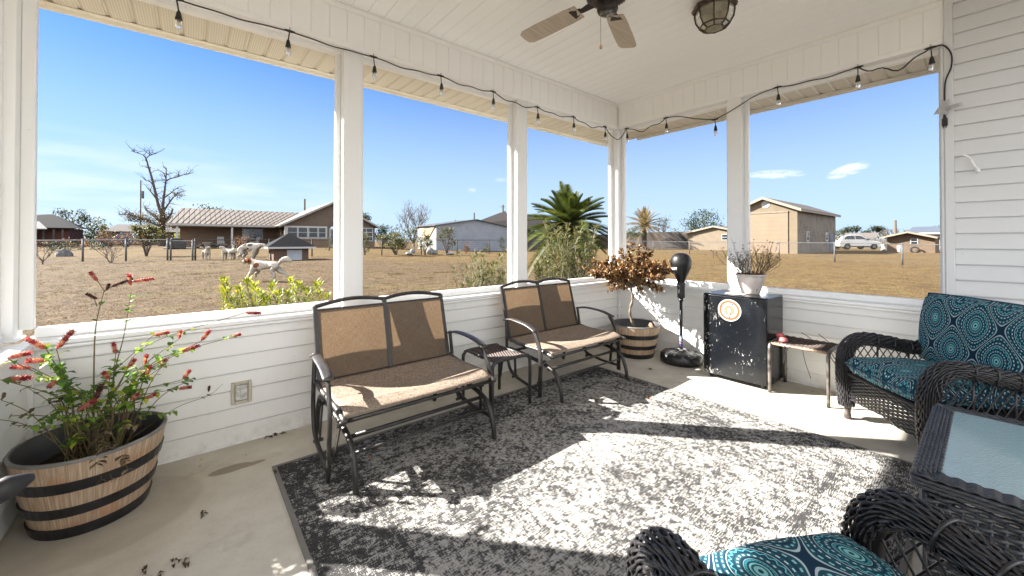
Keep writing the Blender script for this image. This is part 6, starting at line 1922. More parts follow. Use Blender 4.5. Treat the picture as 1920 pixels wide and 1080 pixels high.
k_ = (za - ze) / (ym - gy0)
for s in (1, -1):
    yy = ym - s * (ym - gy0 + .5); zz = za - k_ * (ym - gy0 + .5)
    roof_slab(m, [(gx0 - oh, yy, zz + .16), (gx1 + oh, yy, zz + .16), (gx1 + oh, ym, za + .16), (gx0 - oh, ym, za + .16)], .06)
rf_ = m.build('roof', M_SHING, ga, world=True)
m = MB()
for s in (1, -1):
    yy = ym - s * (ym - gy0 + .5); zz = za - k_ * (ym - gy0 + .5)
    roof_slab(m, [(gx0 - oh - .03, yy, zz + .175), (gx0 - oh + .02, yy, zz + .175), (gx0 - oh + .02, ym, za + .175), (gx0 - oh - .03, ym, za + .175)], .30)
    m.box((gx0 - oh, yy - .02 * s, zz - .12), (gx1 + oh, yy + .06 * s, zz + .10))
m.build('roof_trim', plain('cream_trim', (.42, .35, .26), .6), ga, world=True)
m = MB(); m.box((gx0 - .06, 11.42, G), (gx0 - .004, 16.0, 4.55)); m.build('roll_up_door', lapm('tan_door', (.35, .255, .17), .5, 'z', .5, .05, .75), ga, world=True)
m = MB(); m.box((gx0 - .10, 11.32, G), (gx0 - .003, 11.418, 4.70)); m.box((gx0 - .10, 16.002, G), (gx0 - .003, 16.1, 4.70)); m.box((gx0 - .12, 11.3, 4.552), (gx0 - .003, 16.12, 4.74)); m.build('door_frame', plain('dark_tan_trim', (.30, .23, .16), .6), ga, world=True)
m = MB(); m.lathe([(.0, 0), (.36, 0), (.44, .03), (.47, .0)], (0, 0, 0), 8, M=Matrix.Translation((gx0 - .02, 13.55, 5.62)) @ Matrix.Rotation(R(-90), 4, 'Y') @ Matrix.Rotation(PI / 8, 4, 'Z')); m.build('gable_vent', M_WHITE, ga, world=True)
win(ga, 'y', gy0, 50.9, 51.9, 1.25, 2.45, -1, .13); win(ga, 'y', gy0, 59.2, 60.4, 1.25, 2.45, -1, .13)
m = MB(); m.box((61.4, gy0 - .05, G), (62.9, gy0 - .003, 2.35)); m.build('side_door', plain('blue_grey_door', (.14, .20, .30), .5), ga, world=True)

# ------------------------------------------------------------------ low tan shed
sh = thing('shed', 'low tan shed half hidden by the post behind the fridge', 'shed', (60, 24.6, G))
m = MB(); gable_wall(m, 'x', 60, 20.2, 29.0, G - .1, 2.65, 24.7, 3.62, .2); m.box((60.2, 28.8, G - .1), (67, 28.998, 2.65)); m.box((60.2, 20.202, G - .1), (67, 20.4, 2.65)); gable_wall(m, 'x', 67, 20.2, 29.0, G - .1, 2.65, 24.7, 3.62, .2); m.build('wall', lapm('shed_siding', (.30, .235, .16), .23, 'z', .6, .08, .6), sh, world=True)
m = MB(); kk = .97 / 4.4
for s in (1, -1):
    ye = 24.7 + s * 4.95; zz = 3.62 - kk * 4.95
    roof_slab(m, [(59.5, ye, zz + .14), (67.6, ye, zz + .14), (67.6, 24.7, 3.76), (59.5, 24.7, 3.76)], .06)
m.build('roof', M_SHING, sh, world=True)
m = MB()
for s in (1, -1):
    ye = 24.7 + s * 4.95; zz = 3.62 - kk * 4.95
    roof_slab(m, [(59.46, ye, zz + .155), (59.5, ye, zz + .155), (59.5, 24.7, 3.775), (59.46, 24.7, 3.775)], .26)
m.build('roof_trim', plain('shed_trim', (.42, .35, .26), .6), sh, world=True)
win(sh, 'x', 60, 22.4, 23.6, 1.45, 2.4, -1, .08)

# ------------------------------------------------------------------ small brick shed at right
bs = thing('shed', 'small tan brick shed with a low gabled roof', 'shed', (64, 3.2, G))
m = MB(); gable_wall(m, 'x', 64, 1.05, 5.22, G - .1, 1.72, 3.3, 2.30, .2); m.box((64.2, 1.052, G - .1), (70, 1.25, 1.72)); m.box((64.2, 5.0, G - .1), (70, 5.218, 1.72)); gable_wall(m, 'x', 70, 1.05, 5.22, G - .1, 1.72, 3.3, 2.3, .2); m.build('wall', brickm('tan_brick', (.24, .16, .10), (.18, .115, .07), (.26, .21, .16)), bs, world=True)
m = MB(); kk = .62 / 2.2
for s in (1, -1):
    ye = 3.3 + s * 2.5; zz = 2.36 - kk * 2.5
    roof_slab(m, [(63.2, ye, zz + .14), (70.6, ye, zz + .14), (70.6, 3.3, 2.5), (63.2, 3.3, 2.5)], .05)
m.build('roof', M_SHING, bs, world=True)
m = MB()
for s in (1, -1):
    ye = 3.3 + s * 2.5; zz = 2.36 - kk * 2.5
    roof_slab(m, [(63.15, ye, zz + .155), (63.2, ye, zz + .155), (63.2, 3.3, 2.515), (63.15, 3.3, 2.515)], .20)
m.build('roof_trim', plain('brick_shed_trim', (.42, .35, .26), .6), bs, world=True)
win(bs, 'x', 64, 2.45, 3.12, .9, 1.62, -1, .06)
m = MB(); m.tube([(63.55, 2.72 + .33 * math.cos(2 * PI * k / 20), .27 + .33 * math.sin(2 * PI * k / 20)) for k in range(20)], .10, 8, closed=True); tag(m.build('tyre', plain('old_rubber', (.035, .032, .03), .85, .3), smooth=True), 'old black tyre leaning on the brick shed wall', 'tyre')
for y, lb in ((3.98, 'white plastic drum standing before the brick shed'),):
    m = MB(); m.lathe([(.0, 0), (.19, 0), (.20, .05), (.19, .3), (.20, .5), (.205, .78), (.15, .86), (.12, .92), (0, .93)], (62.8, y, G), 16); tag(m.build('drum', M_WHITE, smooth=True), lb, 'drum')
m = MB(); q = onX(1657, 470, 72); m.lathe([(.0, 0), (.30, 0), (.30, .35), (.2, .42), (.24, .8), (.35, .95), (.3, 1.05), (0, 1.05)], (72, q.y, G), 16); tag(m.build('planter_urn', M_WHITE, smooth=True), 'white urn shape between the car and the brick shed', 'urn')
# long low grey roofed house far right
rh = thing('house', 'long low grey roofed house beyond the brick shed', 'house', (92, 3, G))
q0, q1 = onX(1722, 434, 95), onX(1800, 434, 95)
m = MB(); roof_slab(m, [(92, q0.y + 1.5, 2.75), (92, -8, 2.75), (97, -8, 3.9), (97, q0.y + .8, 3.9)], .12); m.build('roof', plain('grey_metal_roof', (.20, .22, .25), .4), rh, world=True)
m = MB(); m.box((93, -7.5, G), (101, q0.y + .9, 2.72)); m.build('wall', lapm('pale_house_siding', (.55, .54, .50), .25, 'z'), rh, world=True)
m = MB(); m.box((91.96, -8, 2.50), (92.1, q0.y + 1.5, 2.74)); m.build('fascia', M_WHITE, rh, world=True)
# tiny peach house seen past the garage
q = onX(1583, 447, 110); pk = thing('house', 'tiny peach coloured house above the white car', 'house', (110, q.y, G))
m = MB(); m.box((110, q.y - 3.2, G), (116, q.y + .6, 2.1)); m.build('wall', plain('peach_wall', (.55, .40, .30), .8), pk, world=True)
m = MB(); roof_slab(m, [(109.5, q.y + 1.1, 2.1), (109.5, q.y - 5.5, 2.1), (113, q.y - 5.5, 3.2), (113, q.y + 1.1, 3.2)], .15); m.build('roof', plain('peach_roof', (.2, .17, .15), .9), pk, world=True)
win(pk, 'x', 110, q.y - 2.4, q.y - .8, .7, 1.7, -1, .12)

# ------------------------------------------------------------------ dark board fence
M_DARKF = lapm('dark_fence_boards', (.085, .072, .065), .145, 'y', .9, .3, .35, ((.05, .045, .04), .5), .8)
pf = thing('board_fence', 'tall dark board fence behind the straw coloured palm', 'fence', (62, 33, G))
m = MB(); m.box((61.9, 29.1, G - .1), (62, 44.5, 2.95)); m.build('boards', M_DARKF, pf, world=True)
m = MB()
for k in range(7): m.box((62.002, 29.2 + 2.5 * k, G), (62.12, 29.32 + 2.5 * k, 2.9))
m.build('post', M_DARKF, pf, world=True)
pf2 = thing('board_fence', 'dark board fence in shade behind the sago palm', 'fence', (38, 44.9, G))
m = MB(); m.box((32.2, 44.7, G - .1), (62.2, 44.8, 2.6)); m.build('boards', lapm('shaded_fence_boards', (.14, .12, .11), .145, 'x', .9, .3, .35, ((.05, .045, .04), .5), .8), pf2, world=True)
# distant grey picket fence on the right
pf3 = thing('picket_fence', 'weathered grey picket fence behind the white car', 'fence', (96, 8, G))
m = MB(); q0, q1 = onX(1618, 452, 100), onX(1800, 452, 100)
y = q1.y
while y < q0.y: m.box((100, y, G), (100.05, y + .16, 1.75)); y += .27
m.box((100.05, q1.y, .3), (100.12, q0.y, .42)); m.box((100.05, q1.y, 1.35), (100.12, q0.y, 1.47)); m.build('pickets', plain('grey_pickets', (.20, .175, .15), .9, .3), pf3, world=True)

# ------------------------------------------------------------------ metal building with tan tarp
mbx = thing('metal_building', 'long grey white metal building with a shallow gable', 'building', (25.5, 41.4, G))
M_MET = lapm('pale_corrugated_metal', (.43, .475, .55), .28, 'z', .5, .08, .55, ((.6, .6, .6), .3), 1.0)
m = MB(); gable_wall(m, 'y', 41.4, 19.65, 31.6, G - .1, 3.32, 25.6, 4.2, .2); m.box((31.4, 41.6, G - .1), (31.598, 46.5, 3.32)); gable_wall(m, 'y', 46.5, 19.65, 31.6, G - .1, 3.32, 25.6, 4.2, .2); m.build('wall', M_MET, mbx, world=True)
m = MB(); m.box((19.652, 41.6, G - .1), (19.85, 46.5, 3.32)); m.build('wall', plain('white_metal', (.5, .49, .47), .5, .1), mbx, world=True)
m = MB(); roof_slab(m, [(19.3, 41.05, 3.36), (25.6, 41.05, 4.30), (25.6, 47, 4.30), (19.3, 47, 3.36)], .08); roof_slab(m, [(25.6, 41.05, 4.30), (32.0, 41.05, 3.36), (32.0, 47, 3.36), (25.6, 47, 4.30)], .08); m.build('roof', plain('dull_metal_roof', (.16, .17, .18), .5, .2), mbx, world=True)
m = MB()
A, B_, Cc = Vector((19.55, 46.3, 3.25)), Vector((19.55, 41.6, 3.2)), Vector((19.5, 44.1, 1.55))
m.grid(lambda u, v: A.lerp(B_, u) * (1 - v) + Cc.lerp(Cc + Vector((0, -.6, .1)), u) * v + Vector((-.12 * math.sin(u * 12) * v, 0, -.25 * math.sin(PI * u) * (1 - v))), 14, 6)
tag(m.build('tarp', plain('tan_tarp', (.60, .40, .22), .8, .1), smooth=True), 'tan tarp draped on the white end of the metal building', 'tarp')
jr = random.Random(3)
for (px, py, w_, h_, lb) in ((767, 478, .6, .3, 'low white lump on the grass left of the tarp'), (774, 475, .5, .45, 'pale crate shape near the tarp bushes'), (806, 477, .7, .7, 'white covered heap under the tarp'), (815, 477, .6, .5, 'pale sack beside the covered heap'), (844, 478, .8, .3, 'flat white bundle by the metal building corner')):
    b = gp(px, py)
    lumpy('junk_heap', lb, 'heap', b, [((0, 0, h_ * .42), (w_ * .5, w_ * .45, h_ * .5)), ((w_ * .25, .1, h_ * .3), (w_ * .35, w_ * .3, h_ * .35))], plain('pale_junk', (.58, .57, .55), .7, .25, 4))
# brown roofed house behind
br_ = thing('house', 'brown roofed house rising behind the metal building', 'house', (38, 52, G))
m = MB(); roof_slab(m, [(30.0, 50.2, 3.9), (52, 50.2, 3.2), (52, 55, 6.6), (40.5, 55, 6.7)], .15); roof_slab(m, [(40.5, 55, 6.7), (52, 55, 6.6), (52, 60, 3.2), (36, 60, 3.2)], .15); m.build('roof', M_SHING, br_, world=True)
m = MB(); m.box((33, 50.9, G), (51.5, 59.6, 3.15)); m.build('wall', brickm('brown_brick', (.16, .10, .075), (.12, .075, .055), (.2, .17, .14)), br_, world=True)
# small flag on a pole
b = onY(853, 412, 53); fl = thing('flag', 'small striped flag on a pole beyond the metal building', 'flag', (b.x, b.y, G))
m = MB(); m.tube([(0, 0, 0), (0, 0, 5.1)], .035, 6); m.build('pole', plain('pole_metal', (.5, .5, .5), .4), fl)
t = MT('flag_cloth'); P = t.co('Object'); x, y, z = t.xyz(P); c = t.mix((z * 5.6).fract().gt(.5), (.5, .04, .05), (.75, .75, .75)); c = t.mix(x.lt(.42) * z.gt(4.62), c, (.03, .04, .16)); t.set(c, .8)
m = MB(); m.grid(lambda u, v: Vector((.03 + .95 * u, .12 * math.sin(u * 7), 4.15 + .85 * v - .55 * u)), 10, 5); m.build('cloth', t.m, fl, smooth=True)

# ------------------------------------------------------------------ neighbour's house
nh = thing('house', 'brown house with a ribbed metal porch roof and a gabled sunroom', 'house', (3, 47, .55))
gz = .5
M_BRK = brickm('house_brick', (.30, .195, .13), (.23, .15, .10), (.33, .26, .21))
t = MT('ribbed_tan_roof'); P = t.co('World'); x, y, z = t.xyz(P); f = (x * (1 / .46)).fract()
n = t.noise(1.1, P, 5); c = t.mix(n.ss(.3, .7), (.155, .135, .115), (.195, .172, .148)); c = t.mix(f.lt(.16), c, (.07, .055, .045)); c = t.mix(f.gt(.16) * f.lt(.3) * .5, c, (.23, .2, .17)); t.set(c, .75, 0, .15)
M_RIB = t.m
EL = onY(312, 418, 50); ER = onY(522, 425, 50); RL = onY(340, 391, 55)
zl = 3.15
m = MB(); roof_slab(m, [(EL.x, 50, zl), (4.6, 50, zl), (8.5, 55.2, 5.1), (RL.x, 55.2, 5.1)], .09); ro = m.build('roof', M_RIB, nh, world=True)
m = MB(); x_ = EL.x + .2
while x_ < 4.5:
    f_ = (x_ - EL.x) / (4.6 - EL.x); xt = RL.x + (8.5 - RL.x) * f_
    m.bar((x_, 49.98, zl + .015), (xt, 55.2, 5.115), .035, .035); x_ += .46
m.build('roof_seam', plain('seam_metal', (.36, .31, .265), .8, .1, 6, 0, 60, 0, .1), ro, world=True)
m = MB(); roof_slab(m, [(RL.x, 55.2, 5.1), (12, 55.2, 5.1), (12, 62, 3.0), (EL.x, 62, 3.0)], .09); m.build('roof', M_RIB, nh, world=True)
m = MB(); m.box((EL.x - .02, 49.93, zl - .22), (4.3, 49.995, zl + .02)); m.box((EL.x - .03, 49.95, zl - .2), (EL.x + .05, 52, zl + .02)); m.build('gutter', plain('pale_gutter', (.60, .57, .53), .5), nh, world=True)
m = MB(); m.box((EL.x + 1.0, 53, gz - .5), (10, 53.25, 4.2)); m.box((EL.x + 1.0, 53.25, gz - .5), (EL.x + 1.25, 61.5, 3.2)); m.build('wall', M_BRK, nh, world=True)
m = MB(); m.box((EL.x + .1, 50.02, zl - .3), (4.4, 52.99, zl - .24)); m.build('porch_ceiling', plain('porch_ply', (.2, .15, .11), .8), nh, world=True)
for px in (332, 435):
    q = onY(px, 440, 50.2); m = MB(); m.box((q.x - .09, 50.11, gz), (q.x + .09, 50.29, zl - .22)); m.build('porch_post', M_WHITE, nh, world=True)
m = MB(); m.box((EL.x - .2, 49.6, gz - .6), (4.2, 53, gz + .12)); m.build('porch_slab', plain('porch_slab', (.33, .29, .24), .9), nh, world=True)
win(nh, 'y', 53, .25, 2.35, 1.55, 3.0, -1, .1, 2, 2)
m = MB(); rr = random.Random(5)
for k in range(90):
    x_ = rr.uniform(-4.0, 3.2); z_ = gz - .1 + .55 * rr.random(); y_ = 49.2 + rr.uniform(-.2, .2)
    m.grid(lambda u, v: Vector((x_, y_, z_)) + Vector((.22 * math.cos(2 * PI * u) * math.sin(PI * v), .2 * math.sin(2 * PI * u) * math.sin(PI * v), .13 * math.cos(PI * v))) * (1 + .2 * mnoise.noise(Vector((u * 3 + k, v * 3, 0)))), 7, 5)
tag(m.build('stone_edging', plain('rubble_stone', (.22, .18, .145), .9, .3, 3), smooth=True), 'low rubble stone edging along the neighbour porch', 'stone wall')
# gabled sunroom
y0 = 47
GL, GR, AP = 3.35, 14.2, Vector((8.75, 47, 5.92))
ze_ = 3.22; kk = (AP.z - 3.9) / (14.2 - 8.75)
def gz_at(x): return AP.z - kk * abs(x - AP.x)
M_BOARD = lapm('brown_gable_siding', (.215, .16, .12), .25, 'z', .7, .1, .6)
GL_ = 3.7
zel = 2.98; ks = (AP.z - zel) / (AP.x - 3.1)
m = MB(); m.prism([(GL_, 3.05), (13.85, 3.05), (13.85, AP.z - ks * (13.85 - AP.x) - .02), (AP.x, AP.z - .05), (GL_, AP.z - ks * (AP.x - GL_) - .02)], lambda p, t: (p[0], y0 + .18 * t, p[1])); m.build('gable', M_BOARD, nh, world=True)
m = MB(); m.box((GL_, y0 + .01, gz - .5), (13.85, y0 + .2, 1.60)); m.build('wall', M_BRK, nh, world=True)
m = MB(); m.box((GL_ - .02, y0 - .01, 1.602), (8.15, y0 + .2, 3.048)); m.build('window_wall', M_WHITE, nh, world=True)
for a0, a1 in ((3.95, 4.98), (5.03, 6.02), (6.13, 7.12), (7.17, 8.0)): win(nh, 'y', y0 - .012, a0, a1, 1.72, 2.92, -1, .055, 2, 1)
m = MB(); m.box((8.4, y0 - .03, gz), (9.3, y0 + .009, 2.85)); dr2 = m.build('door', M_WHITE, nh, world=True)
m = MB(); m.box((8.52, y0 - .036, .9), (9.18, y0 - .031, 2.7)); m.build('pane', plain('door_glass', (.20, .23, .26), .1), dr2, world=True)
m = MB(); m.box((8.155, y0 - .008, 1.602), (8.398, y0 + .2, 3.046)); m.box((9.302, y0 - .008, 1.602), (13.85, y0 + .2, 3.046)); m.build('wall', M_BOARD, nh, world=True)
win(nh, 'y', y0 - .01, 11.9, 13.6, 1.3, 3.0, -1, .1, 3, 2)
m = MB()
for s in (-1, 1):
    xe = AP.x + s * (AP.x - 3.1); zz = AP.z - ks * (AP.x - 3.1)
    roof_slab(m, [(AP.x, y0 - .5, AP.z + .12), (xe, y0 - .5, zz + .12), (xe, 58, zz + .12), (AP.x, 58, AP.z + .12)], .08)
m.build('roof', M_RIB, nh, world=True)
m = MB()
for s in (-1, 1):
    xe = AP.x + s * (AP.x - 3.1); zz = AP.z - ks * (AP.x - 3.1)
    roof_slab(m, [(AP.x, y0 - .54, AP.z + .135), (xe, y0 - .54, zz + .135), (xe, y0 - .5, zz + .135), (AP.x, y0 - .5, AP.z + .135)], .24)
m.build('roof_trim', plain('grey_trim', (.50, .48, .45), .6), nh, world=True)
m = MB(); m.box((13.65, 47.2, gz - .5), (13.84, 57, 3.0)); m.build('wall', M_BRK, nh, world=True)
b = onY(535, 464, 46.6); bare('bare_vine', 'leafless vine stems against the neighbour sunroom corner', 'vine', (b.x, 46.75, .5), 2.8, 61, 3, .35, .05, 6, None, trunk_h=0, mat=plain('vine_stem', (.25, .2, .15), .9))
# rocking chairs
M_RC = plain('pale_rocker_paint', (.62, .62, .60), .5, .08)
def rocker(x, y, rz, label):
    c = thing('rocking_chair', label, 'rocking chair', (x, y, gz + .12), rz, 'pale rocking chairs on the neighbour porch')
    m = MB()
    for s in (-1, 1):
        m.tube(bez([(s * .28, -.42, .10), (s * .28, -.2, .03), (s * .28, .15, .02), (s * .28, .5, .09)], 4), .025, 6); m.bar((s * .28, -.25, .04), (s * .28, -.27, .66), .05, .05); m.bar((s * .28, .2, .02), (s * .28, .24, .45), .05, .05); m.bar((s * .30, -.33, .67), (s * .30, .25, .63), .10, .03)
        m.bar((s * .27, .2, .4), (s * .27, .5, 1.15), .05, .05, (0, 1, 0))
    m.build('frame', M_RC, c)
    m = MB()
    for k in range(6): m.bar((-.27, -.26 + .09 * k, .45 - .012 * k), (.27, -.26 + .09 * k, .45 - .012 * k), .075, .025)
    m.build('seat', M_RC, c)
    m = MB()
    for k in range(7): x_ = -.21 + .07 * k; m.bar((x_, .23, .45), (x_, .49, 1.12), .05, .02, (0, 1, 0))
    m.bar((-.29, .5, 1.14), (.29, .5, 1.14), .03, .10); m.build('backrest', M_RC, c)
for px, rz, lb in ((414, .0, 'pale rocking chair left of the middle porch post'), (455, -.35, 'pale rocking chair in front of the porch window'), (477, -1.1, 'pale rocking chair seen side on, rightmost on the porch')):
    q = onY(px, 450, 50.9); rocker(q.x, 50.9, rz, lb)
# covered grill
q = onY(331, 452, 48.6); m = MB(); m.box((q.x - .75, 48.3, terrain(q.x, 48.3)), (q.x + .75, 49, 1.25)); m.box((q.x - .45, 48.35, 1.25), (q.x + .45, 48.95, 1.62)); tag(m.build('covered_grill', plain('black_cover', (.015, .015, .016), .6), bevel=.12, seg=3), 'black covered grill at the left end of the neighbour porch', 'grill')
q = onY(389, 454, 48.7); m = MB(); m.lathe([(.0, 0), (.25, 0), (.2, .1), (.25, .3), (.42, .62), (.45, .7), (.40, .7), (.3, .5), (0, .45)], (q.x, 48.7, gz), 14); tag(m.build('planter_urn', plain('stone_urn', (.42, .36, .29), .9), smooth=True), 'pale stone urn on the neighbour porch edge', 'urn')

# ------------------------------------------------------------------ dark roofed house at far left
lh = thing('house', 'low red brick house with dark hipped roofs at far left', 'house', (-19, 70, .4))
m = MB(); zr = 2.95
roof_slab(m, [(-27, 69, zr), (-15.7, 69, zr), (-18.3, 74, 4.8), (-18.6, 74, 4.8)], .12); m.add([(-15.7, 69, zr), (-15.7, 79, zr), (-18.3, 74, 4.8)], [(0, 1, 2)]); m.add([(-27, 69, zr), (-18.6, 74, 4.8), (-27, 74, 4.0)], [(0, 1, 2)]); m.build('roof', M_SHING_G, lh, world=True)
m = MB(); roof_slab(m, [(-26, 66, 2.75), (-17.3, 66, 2.75), (-18.6, 69.5, 3.7), (-26, 69.5, 3.7)], .12); m.build('roof', plain('grey_porch_roof', (.13, .135, .14), .8), lh, world=True)
m = MB(); m.box((-26, 67, .2), (-18.6, 69, 2.62)); m.box((-26, 70, .2), (-16.2, 78, 2.9)); m.build('wall', brickm('red_brick', (.22, .08, .06), (.17, .06, .05), (.28, .2, .17)), lh, world=True)
m = MB()
for x_ in (-17.9, -17.1, -16.4): m.box((x_, 67.2, .2), (x_ + .16, 67.36, 2.7))
m.build('porch_post', plain('dark_post', (.10, .09, .08), .8), lh, world=True)
q = onY(215, 440, 84); lh2 = thing('house', 'low dark roofed house on the skyline behind the pickup', 'house', (q.x, 84, .4))
q1 = onY(200, 430, 84); q2 = onY(262, 426, 84)
m = MB(); m.box((q1.x, 84, .3), (q2.x + 5, 92, 2.9)); m.build('wall', plain('dim_wall', (.2, .15, .12), .9), lh2, world=True)
m = MB(); roof_slab(m, [(q1.x - .5, 83.5, 2.85), (q2.x + 5.5, 83.5, 2.85), (q2.x + 4.5, 88, 4.1), (q1.x + .8, 88, 4.1)], .12); m.build('roof', M_SHING, lh2, world=True)

# ------------------------------------------------------------------ well house
wb = gp(512, 487); wr = gp(570, 487)
wd = dep(wb); sc_ = FPX / wd
wc = at(541, 487, wd); wc.z = terrain(wc.x, wc.y)
wh = thing('well_house', 'little brick well house with a dark pyramid roof', 'shed', wc)
W2 = 28 / sc_; hh = zat(wb, 465) - wc.z; ht = zat(wc, 437) - wc.z
m = MB(); m.box((-W2, -W2, -.3), (-W2 * .26, -W2 * .9, hh)); m.box((W2 * .62, -W2, -.3), (W2, -W2 * .9, hh)); m.box((-W2 * .26, -W2, hh * .86), (W2 * .62, -W2 * .9, hh)); m.box((-W2, -W2 * .899, -.3), (-W2 * .9, W2, hh)); m.box((W2 * .9, -W2 * .899, -.3), (W2, W2, hh)); m.box((-W2 * .899, W2 * .9, -.3), (W2 * .899, W2, hh))
m.build('wall', brickm('well_brick', (.20, .12, .085), (.15, .09, .065), (.24, .2, .17)), wh)
m = MB(); m.box((-W2 * .255, -W2 * .985, -.2), (W2 * .615, -W2 * .93, hh * .855)); m.build('door_panel', plain('pale_blue_white', (.60, .66, .74), .5, .04), wh)
O = W2 * 1.38
m = MB(); m.add([(-O, -O, hh + .09), (O, -O, hh + .09), (O, O, hh + .09), (-O, O, hh + .09), (0, 0, ht)], [(0, 1, 4), (1, 2, 4), (2, 3, 4), (3, 0, 4)]); m.build('roof', M_SHING_G, wh)
m = MB(); m.box((-O, -O, hh - .02), (O, -O + .06, hh + .085)); m.box((-O, O - .06, hh - .02), (O, O, hh + .085)); m.box((-O, -O + .06, hh - .02), (-O + .06, O - .06, hh + .085)); m.box((O - .06, -O + .06, hh - .02), (O, O - .06, hh + .085)); m.box((-O + .06, -O + .06, hh + .03), (O - .06, O - .06, hh + .05)); m.build('fascia', M_WHITE, wh)

# ------------------------------------------------------------------ chain link fences
M_GALV = plain('galvanised_steel', (.17, .17, .17), .6, .15, 3, 0, 60, 0, .3)
M_GALV_D = plain('dull_galvanised', (.10, .10, .10), .7, .15, 3, 0, 60, 0, .2)
def chain_fence(label, pts, hts, posts_px=None, step=2.6, mat=M_GALV, name='chain_link_fence'):
    P = [Vector(p) for p in pts]
    f = thing(name, label, 'fence', P[0])
    off = P[0]
    m = MB(); w_ = MB()
    for i in range(len(P) - 1):
        a, b = P[i], P[i + 1]; ha, hb = hts[i], hts[i + 1]
        Z = Vector((0, 0, 1))
        m.tube([a + Z * ha - off, b + Z * hb - off], .024, 6); 
        L = (b - a).length; sp = .14; n = int(L / sp)
        for k in range(-int(1.3 / sp), n + 1):
            for s in (0, 1):
                q0, q1 = k * sp, k * sp + (ha + hb) / 2
                u0, u1 = max(0, q0), min(L, q1)
                if u1 <= u0 + .02: continue
                h0 = (u0 - q0); h1 = (u1 - q0)
                if s: h0, h1 = (ha + hb) / 2 - h0, (ha + hb) / 2 - h1
                w_.tube([a.lerp(b, u0 / L) + Z * h0 - off, a.lerp(b, u1 / L) + Z * h1 - off], .0017, 3, cap=False)
    m.build('top_rail', mat, f); w_.build('wire_mesh', mat, f)
    for i, p in enumerate(P):
        m = MB(); m.tube([p - off - Vector((0, 0, .1)), p - off + Vector((0, 0, hts[i] + .02))], .045, 10)
        m.lathe([(.05, 0), (.05, .03), (.03, .05), (0, .06)], p - off + Vector((0, 0, hts[i] + .015)), 10); m.build('post', mat, f, smooth=True)
    return f
def fpt(px, py, tp): b = gp(px, py); return b, zat(b, tp) - b.z
def fence_px(label, lst, **k):
    q = [fpt(*a) for a in lst]; return chain_fence(label, [a for a, b in q], [b for a, b in q], **k)
fence_px('chain link fence at far left, up to the gate', [(30, 492, 451), (155, 490.5, 450.5), (236, 489.5, 450), (314, 488.5, 449.5)])
gt = fence_px('chain link gate between the two gate posts', [(320, 488.5, 452), (361, 488.3, 452)], name='chain_link_gate'); gt['category'] = 'gate'
fence_px('chain link fence running behind the dogs to the metal building', [(366, 488.2, 449.5), (440, 485.5, 450), (505, 483.5, 450), (585, 481, 450), (650, 479.8, 450), (716, 479, 450), (790, 478, 450), (857, 477, 450), (917, 476, 450), (960, 475.5, 450), (1050, 475, 450.5)], mat=M_GALV_D)
fence_px('chain link fence along the right side of the lawn', [(1150, 472, 451.5), (1225, 473.5, 452.5), (1293, 476.5, 453.5), (1372, 480, 454.2), (1461, 483.5, 454.8), (1565, 491.5, 455.5), (1692, 497.5, 458), (1800, 503, 459.5)])
b = gp(1337, 484); m = MB(); m.tube([b, b + Vector((0, 0, .62))], .035, 8); tag(m.build('stake', plain('weathered_stake', (.1, .09, .08), .9)), 'short dark stake in the lawn before the tan shed', 'stake')

